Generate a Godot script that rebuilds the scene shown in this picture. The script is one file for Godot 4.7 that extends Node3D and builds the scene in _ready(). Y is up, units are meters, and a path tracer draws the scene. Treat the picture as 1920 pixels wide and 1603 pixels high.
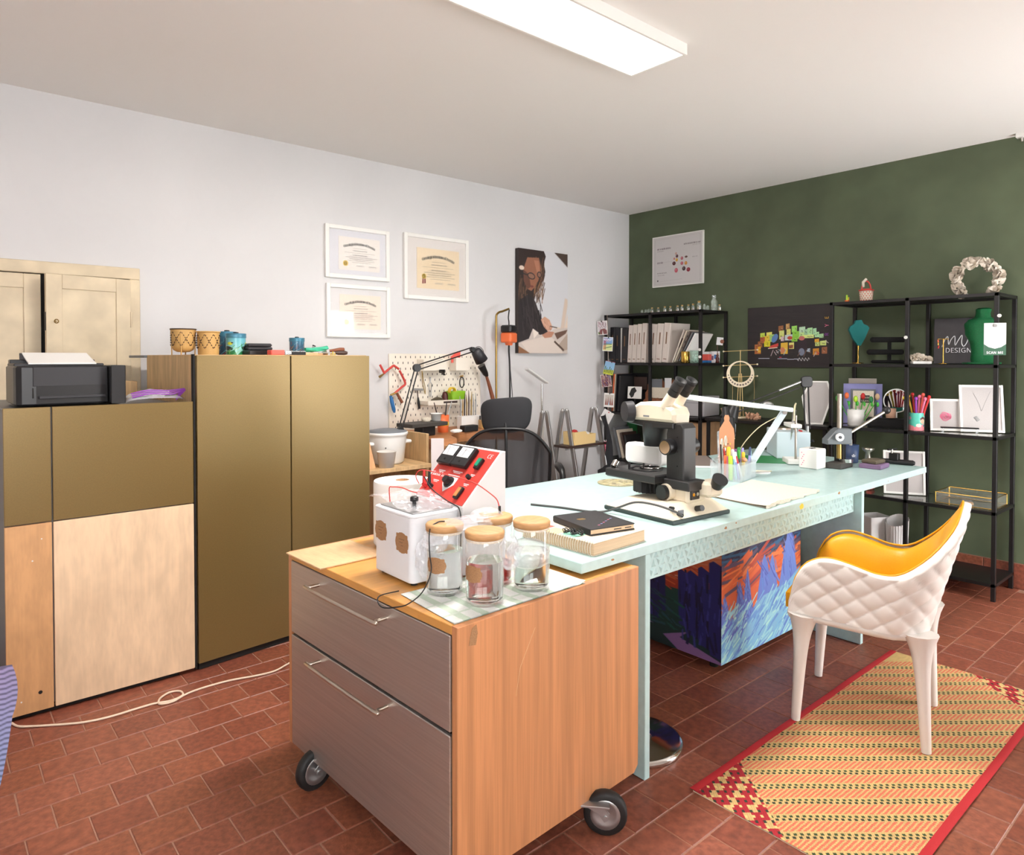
extends Node3D

var M := {}
var used := {}
var TX := {}
var rng := RandomNumberGenerator.new()

func _ready():
	rng.seed = 7
	setup_view()
	make_textures()
	make_materials()
	build_room()
	build_cabinets()
	build_trolley()
	build_table()
	build_shelves()
	build_seating()
	build_wall_art()
	build_cabinet_top_items()
	build_trolley_items()
	build_workbench()
	build_table_items()
	build_shelf_items()
	build_floor_items()

func setup_view():
	var cam := Camera3D.new()
	cam.name = "camera"
	add_child(cam)
	cam.position = Vector3(-5.2366, 1.37, 4.3477)
	cam.rotation_degrees = Vector3(-1.0828, -40.6923, 0)
	cam.keep_aspect = Camera3D.KEEP_HEIGHT
	var near := 0.05
	cam.set_frustum(near * 1603.0 / 1291.85, Vector2(0, -near * 104.5 / 1291.85), near, 60.0)
	cam.current = true
	var we := WorldEnvironment.new()
	we.name = "environment"
	var e := Environment.new()
	e.background_mode = Environment.BG_COLOR
	e.background_color = Color(0.985, 0.985, 0.985)
	e.background_energy_multiplier = 14.0
	e.tonemap_mode = Environment.TONE_MAPPER_LINEAR
	e.tonemap_exposure = 1.05
	e.sdfgi_enabled = true
	e.ssao_enabled = true
	e.ssil_enabled = true
	we.environment = e
	add_child(we)
	# light of the ceiling panel, just under its glowing face
	var a := AreaLight3D.new()
	a.name = "ceiling_panel_light"
	a.area_size = Vector2(1.17, 0.27)
	a.light_color = Color(1.0, 0.975, 0.95)
	a.light_energy = 7.0
	a.area_normalize_energy = true
	a.area_range = 12.0
	a.shadow_enabled = true
	add_child(a)
	a.position = Vector3(-3.38, 2.638, 2.468)
	a.rotation_degrees = Vector3(-90, 0, 0)

# ---------------------------------------------------------------- shapes
func S() -> SurfaceTool:
	var s := SurfaceTool.new()
	s.begin(Mesh.PRIMITIVE_TRIANGLES)
	return s

func V(x, y, z) -> Vector3:
	return Vector3(x, y, z)

func at3(x, y, z, ry = 0.0, rx = 0.0, rz = 0.0) -> Transform3D:
	return Transform3D(Basis.from_euler(Vector3(deg_to_rad(rx), deg_to_rad(ry), deg_to_rad(rz))), Vector3(x, y, z))

func vtx(s: SurfaceTool, p: Vector3, uv: Vector2, g: int):
	s.set_smooth_group(g)
	s.set_uv(uv)
	s.add_vertex(p)

# flat polygon (fan) that faces 'out'
func poly(s: SurfaceTool, p: Array, out: Vector3, uvs = null):
	var idx := []
	for i in range(1, p.size() - 1):
		idx.append([0, i, i + 1])
	for t in idx:
		var a: Vector3 = p[t[0]]
		var b: Vector3 = p[t[1]]
		var c: Vector3 = p[t[2]]
		var n := (a - c).cross(a - b)
		if n.length_squared() < 1e-18:
			continue
		var o: Array = [t[0], t[1], t[2]] if n.dot(out) >= 0 else [t[0], t[2], t[1]]
		for k in o:
			vtx(s, p[k], uvs[k] if uvs != null else Vector2.ZERO, -1)

func bx(s: SurfaceTool, c: Vector3, sz: Vector3, b := 0.002, t := Transform3D.IDENTITY):
	var h := sz / 2.0
	b = minf(b, minf(h.x, minf(h.y, h.z)) * 0.9)
	var vert = func(sg: Vector3, ax: int) -> Vector3:
		var p := Vector3(h.x - b, h.y - b, h.z - b) * sg
		p[ax] = h[ax] * sg[ax]
		return t * (c + p)
	for ax in 3:
		var u := (ax + 1) % 3
		var w := (ax + 2) % 3
		for d in [-1.0, 1.0]:
			var ring := []
			for k in [[-1, -1], [1, -1], [1, 1], [-1, 1]]:
				var sg := Vector3.ZERO
				sg[ax] = d
				sg[u] = k[0]
				sg[w] = k[1]
				ring.append(vert.call(sg, ax))
			var o := Vector3.ZERO
			o[ax] = d
			poly(s, ring, t.basis * o)
	if b <= 0.0:
		return
	for ax in 3:
		var u := (ax + 1) % 3
		var w := (ax + 2) % 3
		for k in [[-1, -1], [1, -1], [1, 1], [-1, 1]]:
			var sa := Vector3.ZERO
			sa[u] = k[0]
			sa[w] = k[1]
			var sb := sa
			sa[ax] = -1
			sb[ax] = 1
			var o := sa + sb
			poly(s, [vert.call(sa, u), vert.call(sb, u), vert.call(sb, w), vert.call(sa, w)], t.basis * o)
	for x in [-1, 1]:
		for y in [-1, 1]:
			for z in [-1, 1]:
				var sg := Vector3(x, y, z)
				poly(s, [vert.call(sg, 0), vert.call(sg, 1), vert.call(sg, 2)], t.basis * sg)

# box from min corner to max corner
func bb(s: SurfaceTool, a: Vector3, b: Vector3, bev := 0.002, t := Transform3D.IDENTITY):
	bx(s, (a + b) / 2.0, (b - a).abs(), bev, t)

func frame_of(d: Vector3) -> Basis:
	d = d.normalized()
	var x := d.cross(Vector3.UP)
	if x.length() < 1e-4:
		x = Vector3.RIGHT
	x = x.normalized()
	return Basis(x, d, x.cross(d).normalized())

func cyl(s: SurfaceTool, a: Vector3, b: Vector3, ra: float, rb := -1.0, n := 16, caps := true):
	if rb < 0:
		rb = ra
	var f := frame_of(b - a)
	for i in n:
		var t0 := TAU * i / n
		var t1 := TAU * (i + 1) / n
		var d0 := f.x * cos(t0) + f.z * sin(t0)
		var d1 := f.x * cos(t1) + f.z * sin(t1)
		quad_s(s, a + d0 * ra, a + d1 * ra, b + d1 * rb, b + d0 * rb, d0 + d1, 0, [Vector2(float(i) / n, 1), Vector2(float(i + 1) / n, 1), Vector2(float(i + 1) / n, 0), Vector2(float(i) / n, 0)])
		if caps:
			if ra > 1e-5:
				poly(s, [a, a + d0 * ra, a + d1 * ra], a - b)
			if rb > 1e-5:
				poly(s, [b, b + d0 * rb, b + d1 * rb], b - a)

func quad_s(s: SurfaceTool, a: Vector3, b: Vector3, c: Vector3, d: Vector3, out: Vector3, g := 0, uv = null):
	var p := [a, b, c, d]
	if uv == null:
		uv = [Vector2(0, 1), Vector2(1, 1), Vector2(1, 0), Vector2(0, 0)]
	var n := (a - c).cross(b - d)
	# (a-c)x(b-d) points away from the clockwise side
	var o := [0, 1, 2, 0, 2, 3] if -n.dot(out) >= 0 else [0, 2, 1, 0, 3, 2]
	for h in 2:
		var q: Array = [o[h * 3], o[h * 3 + 1], o[h * 3 + 2]]
		if p[q[0]].distance_squared_to(p[q[1]]) < 1e-14 or p[q[1]].distance_squared_to(p[q[2]]) < 1e-14 or p[q[0]].distance_squared_to(p[q[2]]) < 1e-14:
			continue
		for k in q:
			vtx(s, p[k], uv[k], g)

# profile of (radius, height); a repeated point makes a hard edge
func lathe(s: SurfaceTool, prof: Array, n := 24, t := Transform3D.IDENTITY, sx := 1.0, sz := 1.0, flip := false):
	var g := 0
	for j in range(prof.size() - 1):
		var p: Vector2 = prof[j]
		var q: Vector2 = prof[j + 1]
		if p.distance_squared_to(q) < 1e-14:
			g += 1
			continue
		var along := q - p
		for i in n:
			var a0 := TAU * i / n
			var a1 := TAU * (i + 1) / n
			var d0 := Vector3(cos(a0) * sx, 0, sin(a0) * sz)
			var d1 := Vector3(cos(a1) * sx, 0, sin(a1) * sz)
			var up := Vector3.UP
			var out := (d0 + d1).normalized() * along.y - up * along.x
			if flip:
				out = -out
			var u0 := float(i) / n
			var u1 := float(i + 1) / n
			var v0 := float(j) / (prof.size() - 1)
			var v1 := float(j + 1) / (prof.size() - 1)
			quad_s(s, t * (d0 * p.x + up * p.y), t * (d1 * p.x + up * p.y), t * (d1 * q.x + up * q.y), t * (d0 * q.x + up * q.y), t.basis * out, g, [Vector2(u0, 1 - v0), Vector2(u1, 1 - v0), Vector2(u1, 1 - v1), Vector2(u0, 1 - v1)])

func smooth_path(pts: Array, sub := 6, closed := false) -> Array:
	var out := []
	var n := pts.size()
	var last := n if closed else n - 1
	for i in last:
		var p0: Vector3 = pts[(i - 1 + n) % n] if closed or i > 0 else pts[0]
		var p1: Vector3 = pts[i]
		var p2: Vector3 = pts[(i + 1) % n]
		var p3: Vector3 = pts[(i + 2) % n] if closed or i + 2 < n else pts[n - 1]
		for k in sub:
			out.append(p1.cubic_interpolate(p2, p0, p3, float(k) / sub))
	if not closed:
		out.append(pts[n - 1])
	return out

func tube(s: SurfaceTool, pts: Array, r, n := 8, closed := false, caps := true):
	var m := pts.size()
	var f: Basis = frame_of(pts[1] - pts[0])
	var rings := []
	for i in m:
		var d: Vector3
		if closed:
			d = pts[(i + 1) % m] - pts[(i - 1 + m) % m]
		elif i == 0:
			d = pts[1] - pts[0]
		elif i == m - 1:
			d = pts[i] - pts[i - 1]
		else:
			d = (pts[i + 1] - pts[i]).normalized() + (pts[i] - pts[i - 1]).normalized()
		d = d.normalized() if d.length() > 1e-9 else f.y
		var x := f.x - d * f.x.dot(d)
		x = x.normalized() if x.length() > 1e-6 else frame_of(d).x
		f = Basis(x, d, x.cross(d).normalized())
		var rr: float = r[i] if r is Array else r
		var ring := []
		for k in n:
			var a := TAU * k / n
			ring.append(pts[i] + (f.x * cos(a) + f.z * sin(a)) * rr)
		rings.append(ring)
	var last := m if closed else m - 1
	for i in last:
		var A: Array = rings[i]
		var B: Array = rings[(i + 1) % m]
		var mid: Vector3 = (pts[i] + pts[(i + 1) % m]) / 2.0
		for k in n:
			var k2 := (k + 1) % n
			quad_s(s, A[k], A[k2], B[k2], B[k], (A[k] + B[k2]) / 2.0 - mid, 0)
	if caps and not closed:
		poly(s, rings[0], pts[0] - pts[1])
		poly(s, rings[m - 1], pts[m - 1] - pts[m - 2])

# outline in x,y pushed along z from 0 to d
func prism(s: SurfaceTool, pl: Array, d: float, t := Transform3D.IDENTITY, bev := 0.0, smooth := false):
	var pts := PackedVector2Array(pl)
	if Geometry2D.is_polygon_clockwise(pts):
		pts.reverse()
	var inner := pts
	if bev > 0.0:
		var off := Geometry2D.offset_polygon(pts, -bev)
		if off.size() == 1 and off[0].size() == pts.size():
			inner = off[0]
			# line the rings up
			var best := 0
			var bd := 1e9
			for k in inner.size():
				if inner[k].distance_to(pts[0]) < bd:
					bd = inner[k].distance_to(pts[0])
					best = k
			var turned := PackedVector2Array()
			for k in inner.size():
				turned.append(inner[(k + best) % inner.size()])
			inner = turned
		else:
			bev = 0.0
	var lo := INF
	var hi := -INF
	var l2 := INF
	var h2 := -INF
	for p in pts:
		lo = minf(lo, p.x)
		hi = maxf(hi, p.x)
		l2 = minf(l2, p.y)
		h2 = maxf(h2, p.y)
	var uvof = func(p: Vector2) -> Vector2:
		return Vector2((p.x - lo) / maxf(hi - lo, 1e-6), 1.0 - (p.y - l2) / maxf(h2 - l2, 1e-6))
	var tri := Geometry2D.triangulate_polygon(inner)
	for z in [0.0, d]:
		for i in range(0, tri.size(), 3):
			var a: Vector2 = inner[tri[i]]
			var b: Vector2 = inner[tri[i + 1]]
			var c: Vector2 = inner[tri[i + 2]]
			poly(s, [t * Vector3(a.x, a.y, z), t * Vector3(b.x, b.y, z), t * Vector3(c.x, c.y, z)], t.basis * Vector3(0, 0, 1.0 if z > 0.0 else -1.0) * signf(d), [uvof.call(a), uvof.call(b), uvof.call(c)])
	var n := pts.size()
	var sg := signf(d)
	for i in n:
		var a := pts[i]
		var b := pts[(i + 1) % n]
		var o := Vector3((b - a).y, -(b - a).x, 0)
		var z0 := bev * sg
		var z1 := d - bev * sg
		quad_s(s, t * Vector3(a.x, a.y, z0), t * Vector3(b.x, b.y, z0), t * Vector3(b.x, b.y, z1), t * Vector3(a.x, a.y, z1), t.basis * o, 0 if smooth else -1)
		if bev > 0.0:
			var ia := inner[i]
			var ib := inner[(i + 1) % n]
			quad_s(s, t * Vector3(ia.x, ia.y, 0), t * Vector3(ib.x, ib.y, 0), t * Vector3(b.x, b.y, z0), t * Vector3(a.x, a.y, z0), t.basis * (o.normalized() + Vector3(0, 0, -sg)), -1)
			quad_s(s, t * Vector3(ia.x, ia.y, d), t * Vector3(ib.x, ib.y, d), t * Vector3(b.x, b.y, z1), t * Vector3(a.x, a.y, z1), t.basis * (o.normalized() + Vector3(0, 0, sg)), -1)

func rrect(w: float, h: float, r: float, k := 4) -> Array:
	var out := []
	for c in [[1, 1, 0], [-1, 1, 90], [-1, -1, 180], [1, -1, 270]]:
		for i in k + 1:
			var a := deg_to_rad(c[2] + 90.0 * i / k)
			out.append(Vector2(c[0] * (w / 2 - r) + cos(a) * r, c[1] * (h / 2 - r) + sin(a) * r))
	return out

func circle(r: float, n := 24, cx := 0.0, cy := 0.0) -> Array:
	var out := []
	for i in n:
		out.append(Vector2(cx + cos(TAU * i / n) * r, cy + sin(TAU * i / n) * r))
	return out

# surface f(u, v) with u, v in 0..1; 'side' turns it round
func grid(s: SurfaceTool, f: Callable, nu: int, nv: int, side := 1.0, g := 0):
	var p := []
	for i in nu + 1:
		var row := []
		for j in nv + 1:
			row.append(f.call(float(i) / nu, float(j) / nv))
		p.append(row)
	for i in nu:
		for j in nv:
			var a: Vector3 = p[i][j]
			var b: Vector3 = p[i + 1][j]
			var c: Vector3 = p[i + 1][j + 1]
			var d: Vector3 = p[i][j + 1]
			var n := (c - a).cross(d - b) * side
			quad_s(s, a, b, c, d, n, g, [Vector2(float(i) / nu, 1.0 - float(j) / nv), Vector2(float(i + 1) / nu, 1.0 - float(j) / nv), Vector2(float(i + 1) / nu, 1.0 - float(j + 1) / nv), Vector2(float(i) / nu, 1.0 - float(j + 1) / nv)])

func ball(s: SurfaceTool, c: Vector3, r: Vector3, nu := 16, nv := 10, t := Transform3D.IDENTITY):
	for i in nu:
		for j in nv:
			var p := []
			for k in [[i, j], [i + 1, j], [i + 1, j + 1], [i, j + 1]]:
				var a: float = TAU * k[0] / nu
				var b: float = PI * k[1] / nv
				p.append(t * (c + Vector3(sin(b) * cos(a), cos(b), sin(b) * sin(a)) * r))
			quad_s(s, p[0], p[1], p[2], p[3], (p[0] + p[2]) / 2.0 - t * c, 0)

# picture on a flat rectangle: centre, width along x, height along y, facing +z of t
func card(s: SurfaceTool, w: float, h: float, t: Transform3D, thick := 0.0):
	var a := [Vector3(-w / 2, -h / 2, 0), Vector3(w / 2, -h / 2, 0), Vector3(w / 2, h / 2, 0), Vector3(-w / 2, h / 2, 0)]
	var p := []
	for v in a:
		p.append(t * v)
	poly(s, p, t.basis.z, [Vector2(0, 1), Vector2(1, 1), Vector2(1, 0), Vector2(0, 0)])
	if thick > 0.0:
		var k := []
		for v in a:
			k.append(t * (v - Vector3(0, 0, thick)))
		poly(s, k, -t.basis.z, [Vector2.ZERO, Vector2.ZERO, Vector2.ZERO, Vector2.ZERO])
		for i in 4:
			poly(s, [p[i], p[(i + 1) % 4], k[(i + 1) % 4], k[i]], (p[i] + p[(i + 1) % 4]) / 2.0 - t.origin, [Vector2(0.01, 0.01), Vector2(0.01, 0.01), Vector2(0.01, 0.01), Vector2(0.01, 0.01)])

# ---------------------------------------------------------------- nodes
func numbered(n: String) -> String:
	if not used.has(n):
		used[n] = 0
		return n
	used[n] += 1
	return "%s_%03d" % [n, used[n]]

func put(s: SurfaceTool, called: String, m, parent: Node = self, label := "") -> MeshInstance3D:
	s.generate_normals()
	s.index()
	var o := MeshInstance3D.new()
	o.mesh = s.commit()
	o.material_override = null
	o.mesh.surface_set_material(0, M[m] if m is String else m)
	return hang(o, called, parent, label)

func hang(o: MeshInstance3D, called: String, parent: Node = self, label := "") -> MeshInstance3D:
	o.name = numbered(called) if parent == self else called
	parent.add_child(o, true)
	if label != "":
		o.set_meta("label", label)
	return o

func tag(o: Node, label: String, category: String, group := "") -> Node:
	o.set_meta("label", label)
	o.set_meta("category", category)
	if group != "":
		o.set_meta("group", group)
	return o

func thing(called: String, label: String, category: String, pos := Vector3.ZERO, ry := 0.0, group := "") -> Node3D:
	var o := Node3D.new()
	o.name = numbered(called)
	add_child(o)
	o.position = pos
	o.rotation_degrees.y = ry
	tag(o, label, category, group)
	return o

func struct(o: Node) -> Node:
	o.set_meta("kind", "structure")
	return o

func pbox(called: String, m, parent: Node, c: Vector3, sz: Vector3, b := 0.002, t := Transform3D.IDENTITY) -> MeshInstance3D:
	var s := S()
	bx(s, c, sz, b, t)
	return put(s, called, m, parent)

func pcyl(called: String, m, parent: Node, a: Vector3, b: Vector3, ra: float, rb := -1.0, n := 16) -> MeshInstance3D:
	var s := S()
	cyl(s, a, b, ra, rb, n)
	return put(s, called, m, parent)

func ptube(called: String, m, parent: Node, pts: Array, r, n := 8, closed := false) -> MeshInstance3D:
	var s := S()
	tube(s, pts, r, n, closed)
	return put(s, called, m, parent)

func plathe(called: String, m, parent: Node, prof: Array, n := 24, t := Transform3D.IDENTITY) -> MeshInstance3D:
	var s := S()
	lathe(s, prof, n, t)
	return put(s, called, m, parent)

func pprism(called: String, m, parent: Node, pl: Array, d: float, t := Transform3D.IDENTITY, bev := 0.0, smooth := false) -> MeshInstance3D:
	var s := S()
	prism(s, pl, d, t, bev, smooth)
	return put(s, called, m, parent)

func lettering(txt: String, h: float, m, parent: Node, t: Transform3D, font := "Droid Sans", weight := 400, depth := 0.0006) -> MeshInstance3D:
	var tm := TextMesh.new()
	var f := SystemFont.new()
	f.font_names = PackedStringArray([font])
	f.font_weight = weight
	tm.font = f
	tm.text = txt
	tm.font_size = 48
	tm.pixel_size = h / 36.0
	tm.depth = depth
	tm.curve_step = 2.0
	var o := MeshInstance3D.new()
	o.mesh = tm
	tm.material = M[m] if m is String else m
	o.transform = t
	return hang(o, "lettering", parent)

# ---------------------------------------------------------------- pictures and materials
func noise_tex(fr: float, oct: int, lo: float, hi: float, size := 512, sd := 1, kind := FastNoiseLite.TYPE_SIMPLEX_SMOOTH) -> NoiseTexture2D:
	var n := FastNoiseLite.new()
	n.noise_type = kind
	n.seed = sd
	n.frequency = fr
	n.fractal_octaves = oct
	var t := NoiseTexture2D.new()
	t.width = size
	t.height = size
	t.seamless = true
	t.noise = n
	var g := Gradient.new()
	g.set_color(0, Color(lo, lo, lo))
	g.set_color(1, Color(hi, hi, hi))
	t.color_ramp = g
	return t

func grain_tex(sd: int, fx: float, fy: float, lo: float, along_y := true, size := 512) -> ImageTexture:
	var n := FastNoiseLite.new()
	n.seed = sd
	n.frequency = 1.0
	n.fractal_octaves = 3
	var im := Image.create(size, size, false, Image.FORMAT_RGB8)
	for y in size:
		for x in size:
			var u := float(x) / size
			var v := float(y) / size
			if not along_y:
				var w := u
				u = v
				v = w
			# wrap both ways
			var bend := 0.12 * sin(TAU * v) + 0.08 * sin(TAU * (2.0 * v + 0.3))
			var a := n.get_noise_3d(cos(TAU * u) * fx + bend, sin(TAU * u) * fx, sin(TAU * v) * fy)
			var b := n.get_noise_3d(cos(TAU * u) * fx * 6.0, sin(TAU * u) * fx * 6.0, 9.0 + cos(TAU * v) * fy * 2.0)
			var k := clampf(0.5 + 0.9 * a + 0.45 * b, 0.0, 1.0)
			k = lo + (1.0 - lo) * k
			im.set_pixel(x, y, Color(k, k, k))
	return ImageTexture.create_from_image(im)

func make_textures():
	TX.cloud = noise_tex(0.008, 4, 0.86, 1.0, 512, 3)
	TX.fine = noise_tex(0.09, 3, 0.8, 1.0, 512, 5)
	TX.bump = noise_tex(0.05, 4, 0.0, 1.0, 512, 9)
	TX.blot = noise_tex(0.02, 5, 0.72, 1.0, 512, 14)
	TX.grain = grain_tex(4, 3.0, 0.7, 0.86)
	TX.grain_h = grain_tex(6, 3.0, 0.7, 0.88, false)
	TX.birch = grain_tex(11, 1.6, 1.0, 0.92)
	TX.brush = grain_tex(21, 22.0, 0.25, 0.93, false, 256)

func mat(called: String, c: Color, rough := 0.6, metal := 0.0, tex = null, sc := 1.0, bump := 0.0, btex = null) -> StandardMaterial3D:
	var m := StandardMaterial3D.new()
	m.resource_name = called
	m.albedo_color = c
	m.roughness = rough
	m.metallic = metal
	if tex != null:
		m.albedo_texture = TX[tex]
	if tex != null or bump > 0.0:
		m.uv1_triplanar = true
		m.uv1_scale = Vector3(sc, sc, sc)
		m.uv1_triplanar_sharpness = 8.0
	if bump > 0.0:
		m.heightmap_enabled = true
		m.heightmap_texture = TX[btex if btex != null else "bump"]
		m.heightmap_scale = bump
	M[called] = m
	return m

func c8(r, g, b) -> Color:
	return Color(r / 255.0, g / 255.0, b / 255.0)

func glass(called: String, c: Color, ior := 1.5) -> StandardMaterial3D:
	var m := StandardMaterial3D.new()
	m.resource_name = called
	m.albedo_color = c
	m.roughness = 0.02
	m.transparency = BaseMaterial3D.TRANSPARENCY_ALPHA
	m.refraction_enabled = true
	m.refraction_scale = (ior - 1.0) / 10.0
	M[called] = m
	return m

func pane(called: String, c: Color, alpha: float, rough := 0.03) -> StandardMaterial3D:
	var m := StandardMaterial3D.new()
	m.resource_name = called
	m.albedo_color = Color(c.r, c.g, c.b, alpha)
	m.roughness = rough
	m.transparency = BaseMaterial3D.TRANSPARENCY_ALPHA
	M[called] = m
	return m

func picture(called: String, im: Image, rough := 0.6) -> StandardMaterial3D:
	var m := StandardMaterial3D.new()
	m.resource_name = called
	m.albedo_texture = ImageTexture.create_from_image(im)
	m.roughness = rough
	m.texture_repeat = false
	M[called] = m
	return m

# drawing on an image with coordinates 0..1
func canvas(w: int, h: int, c: Color) -> Image:
	var im := Image.create(w, h, false, Image.FORMAT_RGB8)
	im.fill(c)
	return im

func dpoly(im: Image, pts: Array, c: Color):
	var w := im.get_width()
	var h := im.get_height()
	var lo := 1.0
	var hi := 0.0
	for p in pts:
		lo = minf(lo, p.y)
		hi = maxf(hi, p.y)
	for y in range(maxi(0, int(lo * h)), mini(h, int(ceil(hi * h)))):
		var v := (y + 0.5) / h
		var xs := []
		for i in pts.size():
			var a: Vector2 = pts[i]
			var b: Vector2 = pts[(i + 1) % pts.size()]
			if (a.y <= v) != (b.y <= v):
				xs.append(a.x + (v - a.y) / (b.y - a.y) * (b.x - a.x))
		xs.sort()
		for k in range(0, xs.size() - 1, 2):
			var x0 := int(round(clampf(xs[k], 0, 1) * w))
			var x1 := int(round(clampf(xs[k + 1], 0, 1) * w))
			if x1 > x0:
				im.fill_rect(Rect2i(x0, y, x1 - x0, 1), c)

func P2(a: Array) -> Array:
	var out := []
	for i in range(0, a.size(), 2):
		out.append(Vector2(a[i], a[i + 1]))
	return out

func dell(im: Image, cx: float, cy: float, rx: float, ry: float, c: Color, turn := 0.0):
	var pts := []
	for i in 28:
		var p := Vector2(cos(TAU * i / 28.0) * rx, sin(TAU * i / 28.0) * ry).rotated(turn)
		pts.append(Vector2(cx + p.x, cy + p.y))
	dpoly(im, pts, c)

func dline(im: Image, x0: float, y0: float, x1: float, y1: float, wd: float, c: Color):
	var k := float(im.get_width()) / im.get_height()
	var d := Vector2((x1 - x0) * k, y1 - y0)
	if d.length() < 1e-6:
		return
	var n := Vector2(-d.y, d.x).normalized() * wd / 2.0
	n.x /= k
	dpoly(im, [Vector2(x0, y0) + n, Vector2(x1, y1) + n, Vector2(x1, y1) - n, Vector2(x0, y0) - n], c)

func blurred(im: Image, times: int) -> Image:
	var w := im.get_width()
	var h := im.get_height()
	for k in times:
		im.resize(w / 2, h / 2, Image.INTERPOLATE_BILINEAR)
		im.resize(w, h, Image.INTERPOLATE_BILINEAR)
	return im

func strokes(im: Image, n: int, x0: float, y0: float, x1: float, y1: float, ang: float, ln: float, wd: float, cols: Array):
	for i in n:
		var x := rng.randf_range(x0, x1)
		var y := rng.randf_range(y0, y1)
		var a := ang + rng.randf_range(-0.35, 0.35)
		var l := ln * rng.randf_range(0.5, 1.2)
		dline(im, x - cos(a) * l / 2, y - sin(a) * l / 2, x + cos(a) * l / 2, y + sin(a) * l / 2, wd * rng.randf_range(0.5, 1.3), cols[rng.randi() % cols.size()])

func make_materials():
	mat("white_wall", c8(220, 219, 220), 0.9, 0, "cloud", 0.35, 0.05)
	M.white_wall.albedo_texture = noise_tex(0.01, 3, 0.96, 1.0, 256, 30)
	mat("green_wall", c8(92, 103, 78), 0.75, 0, "cloud", 0.5, 0.05)
	mat("ceiling", c8(234, 231, 228), 0.9, 0)
	mat("mortar", c8(176, 130, 108), 0.9, 0, "fine", 4.0)
	for k in 5:
		var base: Color = [c8(160, 92, 70), c8(152, 84, 64), c8(166, 97, 75), c8(157, 90, 66), c8(148, 82, 63)][k]
		mat("terracotta_%d" % k, base, 0.42, 0, "blot", 2.3 + 0.4 * k, 0.04, "bump")
		M["terracotta_%d" % k].uv1_world_triplanar = true
	mat("olive", c8(134, 112, 68), 0.33, 0.35, "fine", 3.0)
	M.olive.albedo_texture = noise_tex(0.2, 2, 0.94, 1.0, 256, 31)
	mat("birch", c8(236, 206, 170), 0.5, 0, "birch", 1.1)
	mat("birch_dark", c8(216, 166, 116), 0.5, 0, "birch", 1.4)
	mat("plywood", c8(214, 178, 130), 0.55, 0, "grain", 1.3)
	mat("beech", c8(205, 142, 96), 0.38, 0, "grain", 1.6)
	M.beech.uv1_scale = Vector3(1.6, 0.45, 1.6)
	mat("beech_top", c8(226, 164, 88), 0.3, 0, "grain_h", 1.2)
	mat("board", c8(224, 184, 140), 0.6, 0, "birch", 2.0)
	mat("steel", c8(196, 190, 184), 0.38, 0.85, "brush", 1.2)
	mat("chrome", c8(215, 212, 208), 0.12, 1.0)
	mat("satin_steel", c8(200, 190, 178), 0.28, 1.0)
	mat("aluminium", c8(178, 178, 178), 0.35, 0.85)
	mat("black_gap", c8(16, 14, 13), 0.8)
	mat("rubber", c8(26, 27, 28), 0.6)
	mat("black_metal", c8(30, 28, 29), 0.42, 0.3)
	mat("black_plastic", c8(26, 26, 28), 0.38)
	mat("dark_plastic", c8(44, 44, 48), 0.45)
	mat("grey_plastic", c8(110, 114, 120), 0.45)
	mat("white_plastic", c8(232, 232, 230), 0.35)
	mat("white_paint", c8(235, 234, 230), 0.45)
	mat("cream_paint", c8(232, 214, 182), 0.5, 0, "cloud", 1.0)
	mat("aqua", c8(186, 214, 212), 0.34, 0, "blot", 1.3)
	M.aqua.albedo_texture = noise_tex(0.03, 4, 0.94, 1.0, 512, 33)
	mat("aqua_edge", c8(186, 198, 186), 0.45, 0, "blot", 1.6)
	mat("paper", c8(238, 236, 232), 0.8)
	mat("cream_paper", c8(240, 228, 208), 0.8, 0, "fine", 3.0)
	mat("kraft", c8(176, 132, 92), 0.8, 0, "fine", 5.0)
	mat("brown_card", c8(190, 134, 98), 0.8)
	mat("ink", c8(40, 38, 38), 0.7)
	mat("gold", c8(212, 170, 84), 0.25, 1.0)
	mat("brass", c8(160, 132, 76), 0.3, 1.0)
	mat("red_paint", c8(200, 62, 54), 0.4)
	mat("red", c8(196, 40, 40), 0.45)
	mat("orange", c8(236, 116, 66), 0.45)
	mat("yellow", c8(236, 200, 60), 0.45)
	mat("yellow_leather", c8(240, 172, 16), 0.42, 0, "fine", 6.0)
	M.yellow_leather.albedo_texture = noise_tex(0.12, 2, 0.93, 1.0, 256, 34)
	mat("white_leather", c8(232, 226, 220), 0.4)
	mat("chair_plastic", c8(226, 220, 214), 0.3)
	mat("red_binding", c8(200, 36, 44), 0.7, 0, "fine", 10.0)
	pane("chair_mesh", c8(40, 40, 44), 0.86, 0.5)
	mat("tank_white", c8(222, 224, 228), 0.4)
	mat("unit_grey", c8(206, 204, 204), 0.5)
	mat("switch_green", c8(20, 140, 106), 0.25)
	mat("switch_amber", c8(190, 134, 78), 0.3)
	mat("ink_faint", c8(120, 88, 62), 0.8)
	mat("bench_wood", c8(190, 128, 82), 0.5, 0, "grain_h", 2.0)
	mat("peg_white", c8(236, 228, 214), 0.5)
	mat("slate", c8(70, 66, 62), 0.6, 0, "fine", 6.0)
	mat("dark_red", c8(84, 34, 30), 0.3)
	mat("milky_plastic", c8(214, 210, 204), 0.4)
	mat("pale_yellow", c8(236, 206, 146), 0.6)
	mat("page_edge", c8(226, 196, 160), 0.8, 0, "grain_h", 3.0)
	M.page_edge.uv1_scale = Vector3(1.0, 60.0, 1.0)
	mat("mint", c8(140, 200, 176), 0.6)
	mat("wire_white", c8(214, 206, 190), 0.4, 0.3)
	mat("black_cover", c8(36, 34, 36), 0.55)
	mat("sketch_paper", c8(240, 230, 212), 0.85, 0, "fine", 4.0)
	mat("neon", c8(186, 230, 60), 0.4)
	mat("sky", c8(150, 196, 220), 0.4)
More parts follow.
